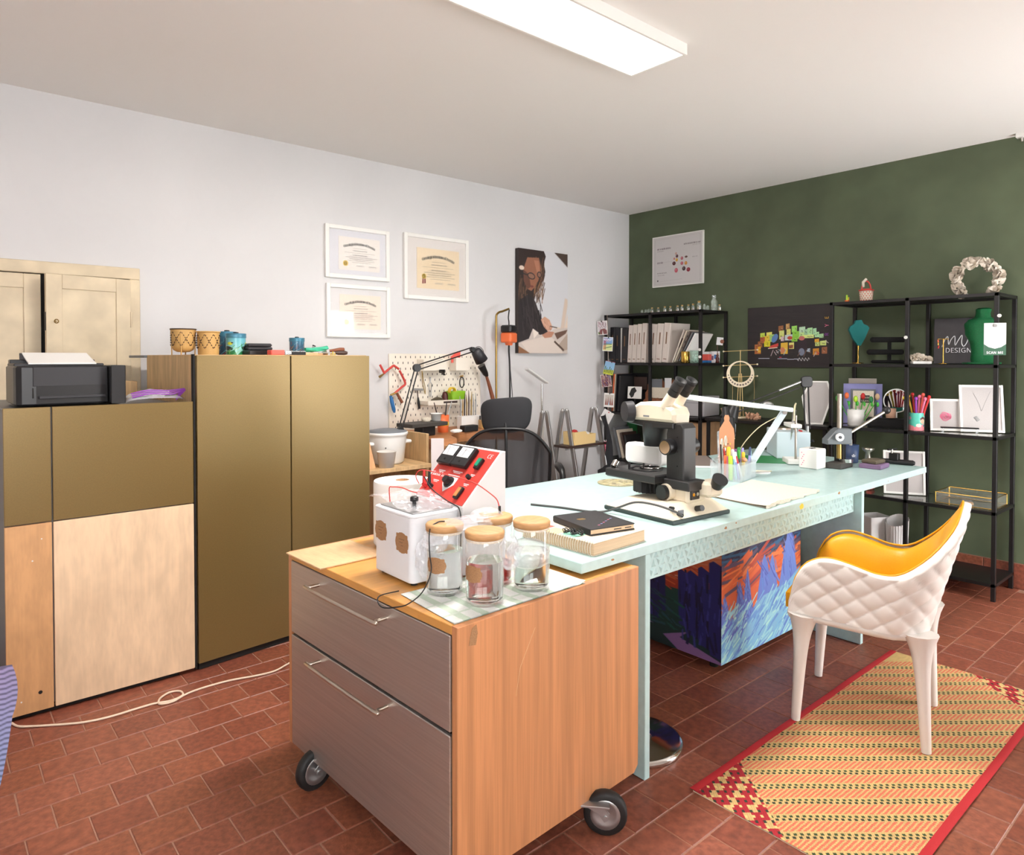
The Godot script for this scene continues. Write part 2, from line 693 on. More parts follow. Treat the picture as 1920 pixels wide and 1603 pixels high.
	mat("bright_green", c8(70, 180, 60), 0.4)
	pane("violet_clear", c8(190, 120, 190), 0.5, 0.1)
	mat("lamp_white", c8(206, 220, 228), 0.3)
	mat("pale_cable", c8(206, 196, 160), 0.5)
	mat("grey_brown", c8(122, 110, 104), 0.7)
	mat("steel_blue", c8(100, 124, 140), 0.4)
	mat("pale_blue", c8(196, 212, 218), 0.4)
	mat("press_grey", c8(96, 102, 106), 0.45)
	mat("skin_pink", c8(228, 160, 160), 0.5)
	mat("rack_wood", c8(140, 84, 52), 0.5, 0, "grain", 3.0)
	mat("case_grey", c8(190, 188, 192), 0.4, 0.2)
	mat("chest_wood", c8(196, 156, 116), 0.5, 0, "birch", 2.0)
	pane("amber", c8(200, 120, 20), 0.6, 0.08)
	mat("stand_cream", c8(232, 218, 190), 0.5)
	mat("stand_gold", c8(214, 186, 128), 0.35, 0.7)
	mat("coral_pink", c8(206, 160, 132), 0.7)
	mat("sign_dark", c8(52, 48, 52), 0.5, 0, "cloud", 4.0)
	mat("sign_green", c8(52, 92, 70), 0.5)
	mat("grey_brown_light", c8(190, 180, 170), 0.7)
	mat("skin_beige", c8(190, 150, 126), 0.7)
	mat("mirror", c8(235, 238, 240), 0.03, 1.0)
	mat("carton_white", c8(222, 218, 216), 0.6)
	mat("portrait_side", c8(50, 42, 40), 0.6)
	mat("coral_red", c8(232, 96, 84), 0.45)
	mat("dark_wood", c8(66, 48, 42), 0.5)
	mat("label_white", c8(222, 222, 224), 0.5)
	mat("gauge", c8(170, 182, 196), 0.25)
	pane("bag_film", c8(240, 240, 250), 0.35, 0.1)
	mat("lime", c8(150, 206, 44), 0.45)
	mat("green", c8(44, 130, 74), 0.5)
	mat("emerald", c8(14, 120, 66), 0.28, 0.15, "blot", 14.0, 0.3)
	mat("teal", c8(18, 116, 114), 0.85, 0, "fine", 8.0)
	mat("navy", c8(40, 58, 92), 0.5)
	mat("blue", c8(44, 110, 170), 0.5)
	mat("purple", c8(146, 64, 176), 0.45)
	mat("lilac", c8(150, 150, 206), 0.6)
	mat("wax", c8(136, 108, 144), 0.6, 0, "fine", 6.0)
	mat("stone", c8(136, 122, 100), 0.9, 0, "blot", 18.0, 0.5)
	mat("ceramic", c8(226, 214, 198), 0.6, 0, "cloud", 6.0)
	mat("coral", c8(214, 182, 144), 0.75, 0, "fine", 8.0)
	mat("leather_brown", c8(128, 72, 46), 0.55)
	mat("black_velvet", c8(10, 9, 10), 0.95)
	mat("black_fabric", c8(40, 40, 44), 0.9, 0, "fine", 12.0)
	mat("mesh_fabric", c8(56, 56, 60), 0.8, 0, "fine", 20.0)
	mat("bamboo", c8(218, 174, 106), 0.6, 0, "fine", 8.0)
	mat("cord", c8(228, 206, 184), 0.7)
	mat("black_cord", c8(24, 24, 26), 0.5)
	mat("red_cord", c8(196, 60, 50), 0.5)
	mat("peach", c8(226, 160, 118), 0.7)
	mat("pink", c8(228, 116, 150), 0.5)
	glass("clear_glass", Color(1, 1, 1, 0.0), 1.5)
	glass("water", Color(0.97, 0.99, 0.98, 0.0), 1.33)
	pane("pane_glass", Color(1, 1, 1), 0.04)
	pane("clear_plastic", Color(0.92, 0.96, 0.98), 0.22, 0.05)
	pane("film", Color(1, 1, 1), 0.10, 0.03)
	pane("green_glass", Color(0.7, 0.85, 0.78), 0.3, 0.05)
	pane("shelf_glass", Color(0.35, 0.38, 0.36), 0.35, 0.03)
	var m := mat("panel_glow", c8(255, 255, 255), 0.5)
	m.emission_enabled = true
	m.emission = Color(1, 1, 1)
	m.emission_energy_multiplier = 1.6

# ---------------------------------------------------------------- room
const GX := -0.28
const WZ := 0.233
const BZ := 5.1
const NX := -7.0
const CY := 2.69

func seen_px(p: Vector3) -> Vector3:
	var b := Basis.from_euler(Vector3(deg_to_rad(-1.0828), deg_to_rad(-40.6923), 0))
	var q := b.transposed() * (p - Vector3(-5.2366, 1.37, 4.3477))
	return Vector3(960 + 1291.85 * q.x / -q.z, 697.0 - 1291.85 * q.y / -q.z, -q.z)

func build_room():
	var s := S()
	bb(s, V(NX - .2, -0.2, WZ - .2), V(GX + .2, -0.0025, BZ + .2), 0)
	var fl := put(s, "floor", "mortar")
	struct(fl)
	# terracotta tiles in running bond
	var tile := S()
	bx(tile, V(0, -0.006, 0), V(0.1545, 0.012, 0.1362), 0.0022)
	tile.generate_normals()
	tile.index()
	var tm := tile.commit()
	var list := []
	for k in range(-6, 22):
		var z0 := 1.557 + 0.1395 * k
		for n in range(-8, 28):
			var x0 := -4.315 + 0.158 * n + (0.079 if k % 2 != 0 else 0.0)
			var c := V(x0 + 0.079, 0, z0 + 0.0698)
			if c.x > GX - 0.04 or c.z > BZ - 0.1 or c.x < -5.6:
				continue
			var q := seen_px(c)
			if q.z < 0.2 or q.x < -90 or q.x > 2010 or q.y > 1700 or q.y < 400:
				continue
			var hidden := (c.z < 1.08 and c.x < -3.35) or (c.z < 0.95) or (c.x > -1.75 and c.z < 2.75 and c.z > 1.2 and c.x < -0.9)
			list.append([q.z + (50.0 if hidden else 0.0), c])
	list.sort_custom(func(a, b): return a[0] < b[0])
	var rest := S()
	for i in list.size():
		var c: Vector3 = list[i][1]
		var tilt := V(rng.randf_range(-.006, .006), rng.randf_range(-.008, .008), rng.randf_range(-.006, .006))
		var lift := rng.randf_range(-0.0009, 0.0)
		if i < 300:
			var o := MeshInstance3D.new()
			o.mesh = tm
			o.set_surface_override_material(0, M["terracotta_%d" % (rng.randi() % 5)])
			hang(o, "tile", fl)
			o.position = c + V(0, lift, 0)
			o.rotation = tilt
		else:
			bx(rest, c + V(0, -0.006, 0), V(0.1545, 0.012, 0.1362), 0.0022)
	var r := put(rest, "tile_field", "terracotta_0", fl)
	r.set_meta("kind", "stuff")
	s = S()
	bb(s, V(NX - .2, CY, WZ - .2), V(GX + .2, CY + .2, BZ + .2), 0)
	struct(put(s, "ceiling", "ceiling"))
	s = S()
	bb(s, V(NX - .2, -.2, WZ - .2), V(GX, CY, WZ), 0)
	struct(put(s, "wall_left", "white_wall"))
	s = S()
	bb(s, V(GX, -.2, WZ - .2), V(GX + .2, CY, BZ + .2), 0)
	struct(put(s, "wall_right", "green_wall"))
	s = S()
	bb(s, V(NX - .2, -.2, WZ), V(NX, CY, BZ + .2), 0)
	struct(put(s, "wall_near", "white_wall"))
	# back wall with a glazed door by the green wall and an unseen window added behind the photographer for frontal fill
	var o1 := [-1.75, -0.42, 0.0, 2.1]
	var o2 := [-6.4, -4.7, 0.95, 2.2]
	s = S()
	bb(s, V(NX, -.2, BZ), V(o2[0], CY, BZ + .2), 0)
	bb(s, V(o2[0], -.2, BZ), V(o2[1], o2[2], BZ + .2), 0)
	bb(s, V(o2[0], o2[3], BZ), V(o2[1], CY, BZ + .2), 0)
	bb(s, V(o2[1], -.2, BZ), V(o1[0], CY, BZ + .2), 0)
	bb(s, V(o1[0], -.2, BZ), V(o1[1], o1[2], BZ + .2), 0)
	bb(s, V(o1[0], o1[3], BZ), V(o1[1], CY, BZ + .2), 0)
	bb(s, V(o1[1], -.2, BZ), V(GX, CY, BZ + .2), 0)
	struct(put(s, "wall_back", "white_wall"))
	for k in 2:
		var w: Array = [o1, o2][k]
		s = S()
		var f := 0.06
		for x in [w[0] + f / 2, w[1] - f / 2, (w[0] + w[1]) / 2]:
			bb(s, V(x - f / 2, w[2], BZ + .06), V(x + f / 2, w[3], BZ + .11), 0.004)
		for y in [w[2] + f / 2, w[3] - f / 2]:
			bb(s, V(w[0], y - f / 2, BZ + .06), V(w[1], y + f / 2, BZ + .11), 0.004)
		struct(put(s, "window_%d" % (k + 1), "white_paint"))
	# skirting of terracotta tiles along the green wall
	s = S()
	bb(s, V(GX - 0.006, 0, WZ), V(GX, 0.15, BZ), 0)
	var bs := put(s, "baseboard_right", "mortar")
	struct(bs)
	var z := WZ + 0.02
	var k2 := 0
	while z < BZ - 0.1:
		var o := pbox("skirting_tile", "terracotta_%d" % (k2 % 5), bs, V(GX - 0.011, 0.074, z + 0.155), V(0.012, 0.148, 0.305), 0.002)
		z += 0.31
		k2 += 1
	# lamp on the ceiling
	var lp := thing("ceiling_light", "long white rectangular light panel mounted on the ceiling", "ceiling light", V(-3.38, CY, 2.468))
	s = S()
	bb(s, V(-.6, -.048, -.15), V(.6, 0, -.138), .001)
	bb(s, V(-.6, -.048, .138), V(.6, 0, .15), .001)
	bb(s, V(-.6, -.048, -.138), V(-.588, 0, .138), .001)
	bb(s, V(.588, -.048, -.138), V(.6, 0, .138), .001)
	put(s, "housing", "white_paint", lp)
	pbox("diffuser", "panel_glow", lp, V(0, -.042, 0), V(1.176, .006, .276), 0.0)
	# end of a curtain rail under the ceiling
	var cr := thing("curtain_rail", "short white end of a curtain rail under the ceiling by the green wall", "curtain rail", V(-0.33, CY, 3.19))
	s = S()
	bb(s, V(-.02, -.025, 0), V(.02, 0, 1.6), .002)
	put(s, "rail", "white_paint", cr)
	for i in 3:
		pcyl("glider", "chrome", cr, V(0, -.05, .03 + i * .04), V(0, -.025, .03 + i * .04), 0.006, 0.008, 10)

# ---------------------------------------------------------------- cabinets
func build_cabinets():
	var c := thing("low_cabinet", "low cabinet with olive upper doors and bare birch lower doors under the printer", "cabinet", V(-4.67, 0, 1.18))
	pbox("body", "grey_plastic", c, V(-.0305, .605, -.40), V(.607, 1.15, .76), .003)
	pbox("plinth", "black_gap", c, V(-.03, .014, -.4), V(.60, .028, .76), .001)
	var cols := [[-.335, -.1865], [-.1815, .331]]
	for k in 2:
		var a: float = cols[k][0]
		var b: float = cols[k][1]
		pbox("door", "olive", c, V((a + b) / 2, .964, -.01), V(b - a, .441, .019), .0015)
		var lower := pbox("door", ["birch_dark", "birch"][k], c, V((a + b) / 2, .379, -.01), V(b - a, .720, .019), .0015)
		lower.set_meta("label", ["narrow orange birch door with screw holes", "wide pale birch door"][k])
		if k == 0:
			for h in [[-.23, .09, .007, "black_gap"], [-.29, .07, .003, "white_paint"], [-.25, .60, .003, "white_paint"], [-.22, .68, .0025, "white_paint"]]:
				pcyl("screw_hole", h[3], lower, V(h[0], h[1], -.002), V(h[0], h[1], .0005), h[2], -1, 10)
	var t := thing("tall_cabinet", "tall cabinet with two plain olive doors beside the certificates", "cabinet", V(-4.329, 0, 1.18), 5.7)
	pbox("body", "plywood", t, V(.452, .71, -.31), V(.896, 1.356, .575), .002)
	pbox("plinth", "black_gap", t, V(.455, .018, -.3), V(.89, .034, .58), .001)
	pbox("gap_shade", "black_gap", t, V(-.004, .70, -.012), V(.008, 1.38, .022), .001)  # black strip stands in for the shaded gap beside the low cabinet
	pbox("door", "olive", t, V(.2275, .7075, -.01), V(.441, 1.355, .02), .0015)
	pbox("door", "olive", t, V(.678, .7075, -.01), V(.448, 1.355, .02), .0015)
	pbox("gap_shade", "black_gap", t, V(.451, .705, -.019), V(.014, 1.36, .012), .001)  # shade of the gap between the doors, put in as a black strip
	pbox("back_board", "grey_plastic", t, V(.2, 1.381, -.70), V(.42, .012, .22), .001)
	var o := thing("plywood_offcut", "small plywood block behind the tall cabinet on the low cabinet", "wood block", V(-4.47, 1.1805, .54))
	pbox("block", "plywood", o, V(0, .04, 0), V(.08, .08, .12), .002)
	# built-in wall cupboard behind the printer
	var w := thing("wall_cupboard", "cream painted wall cupboard with one door ajar behind the printer", "cupboard", V(-4.34, 1.0, WZ))
	var s := S()
	bb(s, V(-.05, -.9, 0), V(0, .79, .03), .003)
	bb(s, V(-.05 - 1.0, .79, 0), V(0, .85, .03), .003)
	bb(s, V(-1.05, -.9, 0), V(-1.0, .79, .03), .003)
	put(s, "frame", "cream_paint", w)
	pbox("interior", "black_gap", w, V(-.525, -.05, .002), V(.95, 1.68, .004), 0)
	# closed left leaf
	var leaf := panel_leaf(w, V(-.995, -.88, .004), .555, 1.665, 0.0)
	leaf.position = V(-.995, -.88, .006)
	var leaf2 := panel_leaf(w, V(0, 0, 0), .385, 1.665, 1.0)
	leaf2.position = V(-.052, -.88, .026)
	leaf2.rotation_degrees.y = 9.0

func panel_leaf(parent: Node, _p: Vector3, wd: float, h: float, hinge: float) -> MeshInstance3D:
	# hinge 0: built to the right of its origin, 1: built to the left
	var x0 := 0.0 if hinge == 0.0 else -wd
	var s := S()
	var r := 0.07
	bb(s, V(x0, 0, 0), V(x0 + r, h, .022), .002)
	bb(s, V(x0 + wd - r, 0, 0), V(x0 + wd, h, .022), .002)
	bb(s, V(x0 + r, h - r, 0), V(x0 + wd - r, h, .022), .002)
	bb(s, V(x0 + r, 0, 0), V(x0 + wd - r, r, .022), .002)
	var d := put(s, "door", "cream_paint", parent)
	pbox("panel", "cream_paint", d, V(x0 + wd / 2, h / 2, .009), V(wd - 2 * r + .002, h - 2 * r + .002, .012), .001)
	if hinge == 1.0:
		s = S()
		cyl(s, V(x0 + .035, .50 * h + .6, .02), V(x0 + .035, .50 * h + .6, .045), .003, -1, 8)
		var ring := []
		for i in 12:
			ring.append(V(x0 + .035, .5 * h + .6, .052) + V(0, sin(TAU * i / 12.0), cos(TAU * i / 12.0)) * .009 + V(.006 * cos(TAU * i / 12.0), 0, 0))
		tube(s, ring, .0025, 6, true)
		put(s, "key", "brass", d)
		pbox("lock_plate", "black_metal", d, V(x0 - .001, .5 * h + .6, .01), V(.003, .09, .016), .0005)
		for y in [.3, h - .25]:
			pcyl("hinge", "cream_paint", d, V(0.002, y, .022), V(.002, y + .08, .022), .006, -1, 8)
	return d

# ---------------------------------------------------------------- trolley
func build_trolley():
	var t := thing("drawer_trolley", "beech drawer trolley on castors with two brushed steel drawer fronts", "trolley", V(-3.935, 0, 2.563), 2.4)
	var hx := .358
	var hz := .45
	pprism("side_panel", "beech", t, [Vector2(-hx, .091), Vector2(hx - .02, .091), Vector2(hx, .111), Vector2(hx, .728), Vector2(-hx, .728)], .021, at3(0, 0, hz - .021), .0015)
	pprism("side_panel", "beech", t, [Vector2(-hx, .091), Vector2(hx - .02, .091), Vector2(hx, .111), Vector2(hx, .728), Vector2(-hx, .728)], .021, at3(0, 0, -hz), .0015)
	pbox("top", "beech_top", t, V(0, .7165, 0), V(2 * hx, .023, 2 * hz - .043), .0015)
	pbox("back_panel", "beech", t, V(hx - .01, .41, 0), V(.018, .6, 2 * hz - .05), .001)
	pbox("carcass", "black_gap", t, V(.02, .4, 0), V(.6, .58, 2 * hz - .06), .001)
	var d := pbox("drawer", "steel", t, V(-hx + .004, .585, 0), V(.014, .236, 2 * hz - .05), .002)
	drawer_handle(d, V(-hx - .003, .668, -.045), .375)
	d = pbox("drawer", "steel", t, V(-hx + .004, .2765, 0), V(.014, .363, 2 * hz - .05), .002)
	drawer_handle(d, V(-hx - .003, .43, -.04), .38)
	# chipped corner on the near side
	var s := S()
	prism(s, P2([-.312, .716, -.298, .722, -.294, .70, -.300, .672, -.322, .676, -.318, .695]), .0006, at3(0, 0, hz))
	put(s, "chipped_veneer", "kraft", t)
	ptube("scratch", "board", t, [V(-.165, .50, hz + .0002), V(-.15, .57, hz + .0002), V(-.095, .66, hz + .0002)], .0007, 4)
	for k in [[-.318, -.292, 186.0], [-.27, .33, 40.0], [.26, -.33, -20.0], [.142, .453, -51.0]]:
		castor(t, V(k[0], 0, k[1]), k[2])

func drawer_handle(d: Node, p: Vector3, w: float):
	var pts := [p + V(.004, 0, -w / 2), p + V(-.03, 0, -w / 2), p + V(-.042, 0, -w / 2 + .012), p + V(-.042, 0, w / 2 - .012), p + V(-.03, 0, w / 2), p + V(.004, 0, w / 2)]
	ptube("handle", "satin_steel", d, smooth_path(pts, 4), .0055, 10)

func castor(t: Node, p: Vector3, ry: float):
	var x := at3(p.x, 0, p.z, ry)
	var s := S()
	bx(s, V(0, .098, 0), V(.09, .006, .08), .001, x)
	cyl(s, x * V(0, .085, 0), x * V(0, .098, 0), .022, -1, 16)
	for z in [-.026, .026]:
		prism(s, P2([-.02, .09, .03, .09, .045, .075, .04, .055, .03, .05, .012, .075]), .004, x * at3(0, 0, z - .002), .0005)
	var f := put(s, "castor", "aluminium", t)
	# tyre and rim around the z axis
	var w := x * Transform3D(Basis(V(1, 0, 0), V(0, 0, 1), V(0, -1, 0)), V(.033, .063, 0))
	s = S()
	lathe(s, [Vector2(.042, -.016), Vector2(.057, -.017), Vector2(.0625, -.010), Vector2(.063, 0), Vector2(.0625, .010), Vector2(.057, .017), Vector2(.042, .016)], 28, w)
	put(s, "tyre", "rubber", f)
	s = S()
	lathe(s, [Vector2(.0, -.012), Vector2(.03, -.010), Vector2(.043, -.0165), Vector2(.043, .0165), Vector2(.03, .010), Vector2(0, .012)], 24, w)
	cyl(s, w * V(0, -.032, 0), w * V(0, .032, 0), .007, -1, 12)
	put(s, "wheel_rim", "aluminium", f)

# ---------------------------------------------------------------- table
func build_table():
	var t := thing("work_table", "long pale aqua painted work table with a carved apron", "table", V(-2.4, 0, 2.44))
	# local: x -1.378..1.38, z -.52..+.522
	pbox("table_top", "aqua", t, V(0.0, .756, 0.001), V(2.756, .032, 1.042), .002)
	for x in [-1.059, .573]:
		pbox("leg_panel", "aqua", t, V(x, .371, .03), V(.026, .738, .97), .002)
	var ap := pbox("apron", "aqua", t, V(-.243, .687, .472), V(1.606, .104, .012), .001)
	# raised triangles of the carving
	var s := S()
	var n := 0
	for r in 3:
		for k in 60:
			var x := -1.035 + k * .0265 + (.013 if r % 2 == 1 else 0.0)
			if x > .54:
				continue
			var y := .644 + r * .030
			var up := (k + r) % 2 == 0
			var p := [V(x, y, .4785), V(x + .026, y, .4785), V(x + .013, y + .027, .4785)] if up else [V(x, y + .027, .4785), V(x + .026, y + .027, .4785), V(x + .013, y, .4785)]
			var apex: Vector3 = (p[0] + p[1] + p[2]) / 3.0 + V(rng.randf_range(-.003, .003), 0, .0065)
			for e in 3:
				poly(s, [p[e], p[(e + 1) % 3], apex], V(0, 0, 1))
	var cv := put(s, "carving", "aqua", ap)
	cv.set_meta("kind", "stuff")
	# specks of paint and knocks along the front edge
	for k in [[-1.24, .757, .006], [-.62, .755, .008], [-.55, .762, .005], [.85, .755, .004], [-.05, .752, .018], [.3, .765, .01]]:
		var st := S()
		var pts := []
		for i in 9:
			pts.append(Vector2(cos(TAU * i / 9.0) * k[2] * rng.randf_range(.6, 1.6), sin(TAU * i / 9.0) * k[2] * rng.randf_range(.4, .8)))
		prism(st, pts, .0004, at3(k[0], k[1], .5222))
		put(st, "paint_mark", "kraft" if k[2] < .015 else "yellow", t)
	for x in [-1.059, .573]:
		pbox("foot_strip", "black_gap", t, V(x, .003, .03), V(.022, .006, .95), 0)

# ---------------------------------------------------------------- metal shelves
func shelf_unit(called: String, label: String, z0: float, z1: float, ys: Array, tops: String) -> Node3D:
	var t := thing(called, label, "shelf unit", V(-.48, 0, (z0 + z1) / 2))
	var w := z1 - z0
	var p := .022
	var h: float = ys[0]
	for z in [-w / 2 + p / 2, 0.0, w / 2 - p / 2]:
		for x in [-.18, .17]:
			pbox("post", "black_metal", t, V(x, h / 2, z), V(p, h, p), .001)
	for i in ys.size():
		var y: float = ys[i]
		var s := S()
		for x in [-.18, .17]:
			bb(s, V(x - p / 2, y - .02, -w / 2), V(x + p / 2, y - .001, w / 2), .001)
		for z in [-w / 2 + p / 2, w / 2 - p / 2]:
			bb(s, V(-.18, y - .02, z - p / 2), V(.17, y - .001, z + p / 2), .001)
		put(s, "rail", "black_metal", t)
		pbox("shelf", "black_metal" if i in [0, 1, 4] else tops, t, V(-.005, y - .004, 0), V(.338, .006, w - p), .001)
	return t

func build_shelves():
	var a := shelf_unit("shelf_unit", "black metal shelf unit in the corner full of binders and postcards", .281, 1.27, [1.752, 1.335, .91, .505, .10], "black_metal")
	var b := shelf_unit("shelf_unit", "black metal shelf unit holding the green torso bust by the chair", 2.258, 3.20, [1.742, 1.337, .93, .507, .10], "shelf_glass")
	var c := thing("console_shelf", "low black console between the two shelf units", "console", V(-.48, 0, 1.77))
	pbox("board", "black_metal", c, V(0, .905, 0), V(.35, .022, .95), .002)
	for x in [-.16, .16]:
		for z in [-.45, .45]:
			pbox("leg", "black_metal", c, V(x, .447, z), V(.022, .894, .022), .001)

# ---------------------------------------------------------------- seating
func chair_plan(s: float, t: float, inset: float) -> Vector2:
	# s -1..1 from near arm over the back to far arm; t 0 bottom .. 1 top
	var hw := lerpf(.232, .285, t) - inset
	var back := lerpf(.205, .325, t) - inset
	var front := -.235
	var r := .13
	var side := (back - r) - front
	var arc := PI / 2 * r
	var flat := hw - r
	var total := side + arc + flat
	var d := (1.0 - absf(s)) * total
	var p: Vector2
	if d < side:
		p = Vector2(hw, front + d)
	elif d < side + arc:
		var a := (d - side) / r
		p = Vector2(hw - r + cos(a) * r, back - r + sin(a) * r)
	else:
		p = Vector2(hw - r - (d - side - arc), back)
	if s < 0:
		p.x = -p.x
	return p

func chair_rim(s: float) -> float:
	var d := 1.0 - absf(s)
	var keys := [[0.0, .455], [.03, .53], [.08, .59], [.15, .622], [.22, .63], [.32, .618], [.45, .598], [.55, .608], [.66, .675], [.78, .775], [.88, .825], [1.0, .842]]
	for i in keys.size() - 1:
		if d <= keys[i + 1][0]:
			var k: float = (d - keys[i][0]) / (keys[i + 1][0] - keys[i][0])
			var m0: float = (keys[i + 1][1] - keys[maxi(i - 1, 0)][1]) / maxf(keys[i + 1][0] - keys[maxi(i - 1, 0)][0], .001)
			var j := mini(i + 2, keys.size() - 1)
			var m1: float = (keys[j][1] - keys[i][1]) / maxf(keys[j][0] - keys[i][0], .001)
			var w: float = keys[i + 1][0] - keys[i][0]
			var k2 := k * k
			var k3 := k2 * k
			return (2 * k3 - 3 * k2 + 1) * keys[i][1] + (k3 - 2 * k2 + k) * w * m0 + (-2 * k3 + 3 * k2) * keys[i + 1][1] + (k3 - k2) * w * m1
	return .842

func build_seating():
	var c := thing("armchair", "white quilted armchair with yellow leather inside standing on the mat", "chair", V(-2.471, 0.0062, 3.2365), 15)
	var s := S()
	var outer = func(u: float, v: float) -> Vector3:
		var a := u * 2.0 - 1.0
		var rim := chair_rim(a)
		var low := lerpf(.415, .385, 1.0 - absf(a))
		var y := lerpf(low, rim, minf(v / .93, 1.0))
		var t := clampf((y - .39) / .45, 0, 1)
		var roll := maxf(0.0, (v - .93) / .07)
		var p := chair_plan(a, t, 0.018 * roll)
		var e := .004
		var p2 := chair_plan(clampf(a + e, -1, 1), t, 0)
		var p1 := chair_plan(clampf(a - e, -1, 1), t, 0)
		var tan := (p2 - p1).normalized()
		var n := Vector2(tan.y, -tan.x)
		if n.dot(Vector2(p.x, p.y - .0)) < 0:
			n = -n
		var arc := a * .66
		var k1 := (arc * .82 + y) / .078 * PI
		var k2 := (arc * .82 - y) / .078 * PI
		var q := pow(absf(sin(k1)) * absf(sin(k2)), .35)
		var dpl := .010 * q * (1.0 - roll)
		y += .006 * sin(roll * PI / 2)
		return V(p.x + n.x * dpl, y, p.y + n.y * dpl)
	grid(s, outer, 220, 56, -1.0)
	put(s, "shell", "white_leather", c)
	s = S()
	var inner = func(u: float, v: float) -> Vector3:
		var a := u * 2.0 - 1.0
		var rim := chair_rim(a) + .006 - .012 * (1.0 - minf(1.0, (1.0 - v) * 8.0))
		var y := lerpf(.44, rim, v)
		var t := clampf((y - .39) / .45, 0, 1)
		var p := chair_plan(a, t, lerpf(.05, .016, pow(v, 6.0)))
		return V(p.x, y - .0, p.y)
	grid(s, inner, 80, 24, 1.0)
	put(s, "lining", "yellow_leather", c)
	ptube("piping", "yellow_leather", c, range(61).map(func(i): return outer.call(i / 60.0, 1.0) + V(0, .001, 0)), .0035, 6)
	# seat pad
	s = S()
	var pad := []
	for k in 29:
		var a := -1.0 + 2.0 * k / 28.0
		var p := chair_plan(a, .05, .035)
		pad.append(Vector2(p.x, p.y))
	pad[0].y = -.255
	pad[28].y = -.255
	prism(s, pad, .055, Transform3D(Basis(V(1, 0, 0), V(0, 0, 1), V(0, -1, 0)), V(0, .47, 0)), .012)
	put(s, "seat", "yellow_leather", c)
	# apron and legs in one white moulding
	s = S()
	var ring := []
	for k in 25:
		var p := chair_plan(-1.0 + 2.0 * k / 24.0, 0.0, .012)
		ring.append(V(p.x, lerpf(.405, .382, 1.0 - absf(-1.0 + k / 12.0)), p.y))
	tube(s, ring, .02, 8)
	tube(s, [V(-.22, .402, -.225), V(0, .402, -.232), V(.22, .402, -.225)], .02, 8)
	put(s, "apron", "chair_plastic", c)
	for k in [[-1, -1], [1, -1], [-1, 1], [1, 1]]:
		s = S()
		var x := .205 if k[1] < 0 else .185
		var fx := .22 if k[1] < 0 else .2
		var pts := []
		var rs := []
		for i in 13:
			var f := i / 12.0
			pts.append(V(k[0] * lerpf(x, fx, f), lerpf(.405, 0.0, f), k[1] * lerpf(.19, .212, f)))
			rs.append(.016 + .012 * (1.0 - f) + .03 * pow(1.0 - f, 7.0))
		tube(s, pts, rs, 12)
		put(s, "leg", "chair_plastic", c)

	# office chair behind the table
	var o := thing("office_chair", "black mesh office chair with padded headrest behind the table", "chair", V(-2.645, 0, 1.29), 0)
	o.rotation_degrees.y = -42.0
	# local: +z towards the photographer; the sitter looks along -z
	s = S()
	var back = func(u: float, v: float) -> Vector3:
		var a := u * 2 - 1
		var w := lerpf(.20, .245, sin(clampf(v * 1.25, 0, 1) * PI / 2))
		var top := pow(absf(a), 3.2)
		var y := lerpf(.46, .985 - .135 * top, v)
		return V(a * w, y, .17 + .03 * (1 - a * a) - .05 * sin(v * PI) + .02 * v)
	grid(s, back, 24, 24, 1.0)
	var bk := put(s, "backrest", "chair_mesh", o)
	var rim := []
	for i in 25:
		rim.append(back.call(0.0, i / 24.0))
	for i in range(1, 24):
		rim.append(back.call(i / 24.0, 1.0))
	for i in 25:
		rim.append(back.call(1.0, 1.0 - i / 24.0))
	ptube("back_frame", "black_plastic", o, rim, .009, 8)
	ptube("spine", "black_plastic", o, smooth_path([V(0, .40, .10), V(0, .50, .21), V(0, .75, .205), V(0, .97, .215), V(-.01, 1.06, .19)], 5), .008, 8)
	s = S()
	var head = func(u: float, v: float) -> Vector3:
		var a := u * TAU
		var b := (v - .5) * PI
		var ex := .42
		var cx := signf(cos(b)) * pow(absf(cos(b)), ex)
		var sx := signf(sin(b)) * pow(absf(sin(b)), .6)
		var px := signf(cos(a)) * pow(absf(cos(a)), .5) * cx
		var pz := signf(sin(a)) * pow(absf(sin(a)), .7) * cx
		var w := .142 + .010 * sx
		return V(px * w, 1.055 + sx * .098 + .012 * px, .18 + pz * .035 - .035 * px * px)
	grid(s, head, 32, 20, 1.0)
	put(s, "headrest", "black_fabric", o)
	s = S()
	prism(s, rrect(.50, .48, .12, 5), .07, Transform3D(Basis(V(1, 0, 0), V(0, 0, 1), V(0, -1, 0)), V(0, .50, -.06)), .02)
	put(s, "seat", "black_fabric", o)
	for k in [-1, 1]:
		ptube("armrest", "black_plastic", o, smooth_path([V(k * .2, .47, -.02), V(k * .30, .49, -.02), V(k * .325, .60, -.04), V(k * .325, .69, -.06), V(k * .31, .72, -.12), V(k * .30, .715, -.22)], 5), [.016, .016, .016, .016, .016, .016, .016, .016, .016, .016, .016, .016, .018, .018, .018, .018, .02, .022, .024, .024, .024, .024, .024, .022, .018, .012], 8)
	pcyl("gas_lift", "chrome", o, V(0, .10, -.05), V(0, .44, -.05), .025, .03)
	s = S()
	for i in 5:
		var a := TAU * i / 5.0
		tube(s, [V(0, .10, -.05), V(cos(a) * .28, .075, -.05 + sin(a) * .28)], [.028, .016], 8)
	put(s, "star_base", "black_plastic", o)
	for i in 5:
		var a := TAU * i / 5.0
		pcyl("castor", "rubber", o, V(cos(a) * .28 - .02, .032, -.05 + sin(a) * .28), V(cos(a) * .28 + .02, .032, -.05 + sin(a) * .28), .032, -1, 14)

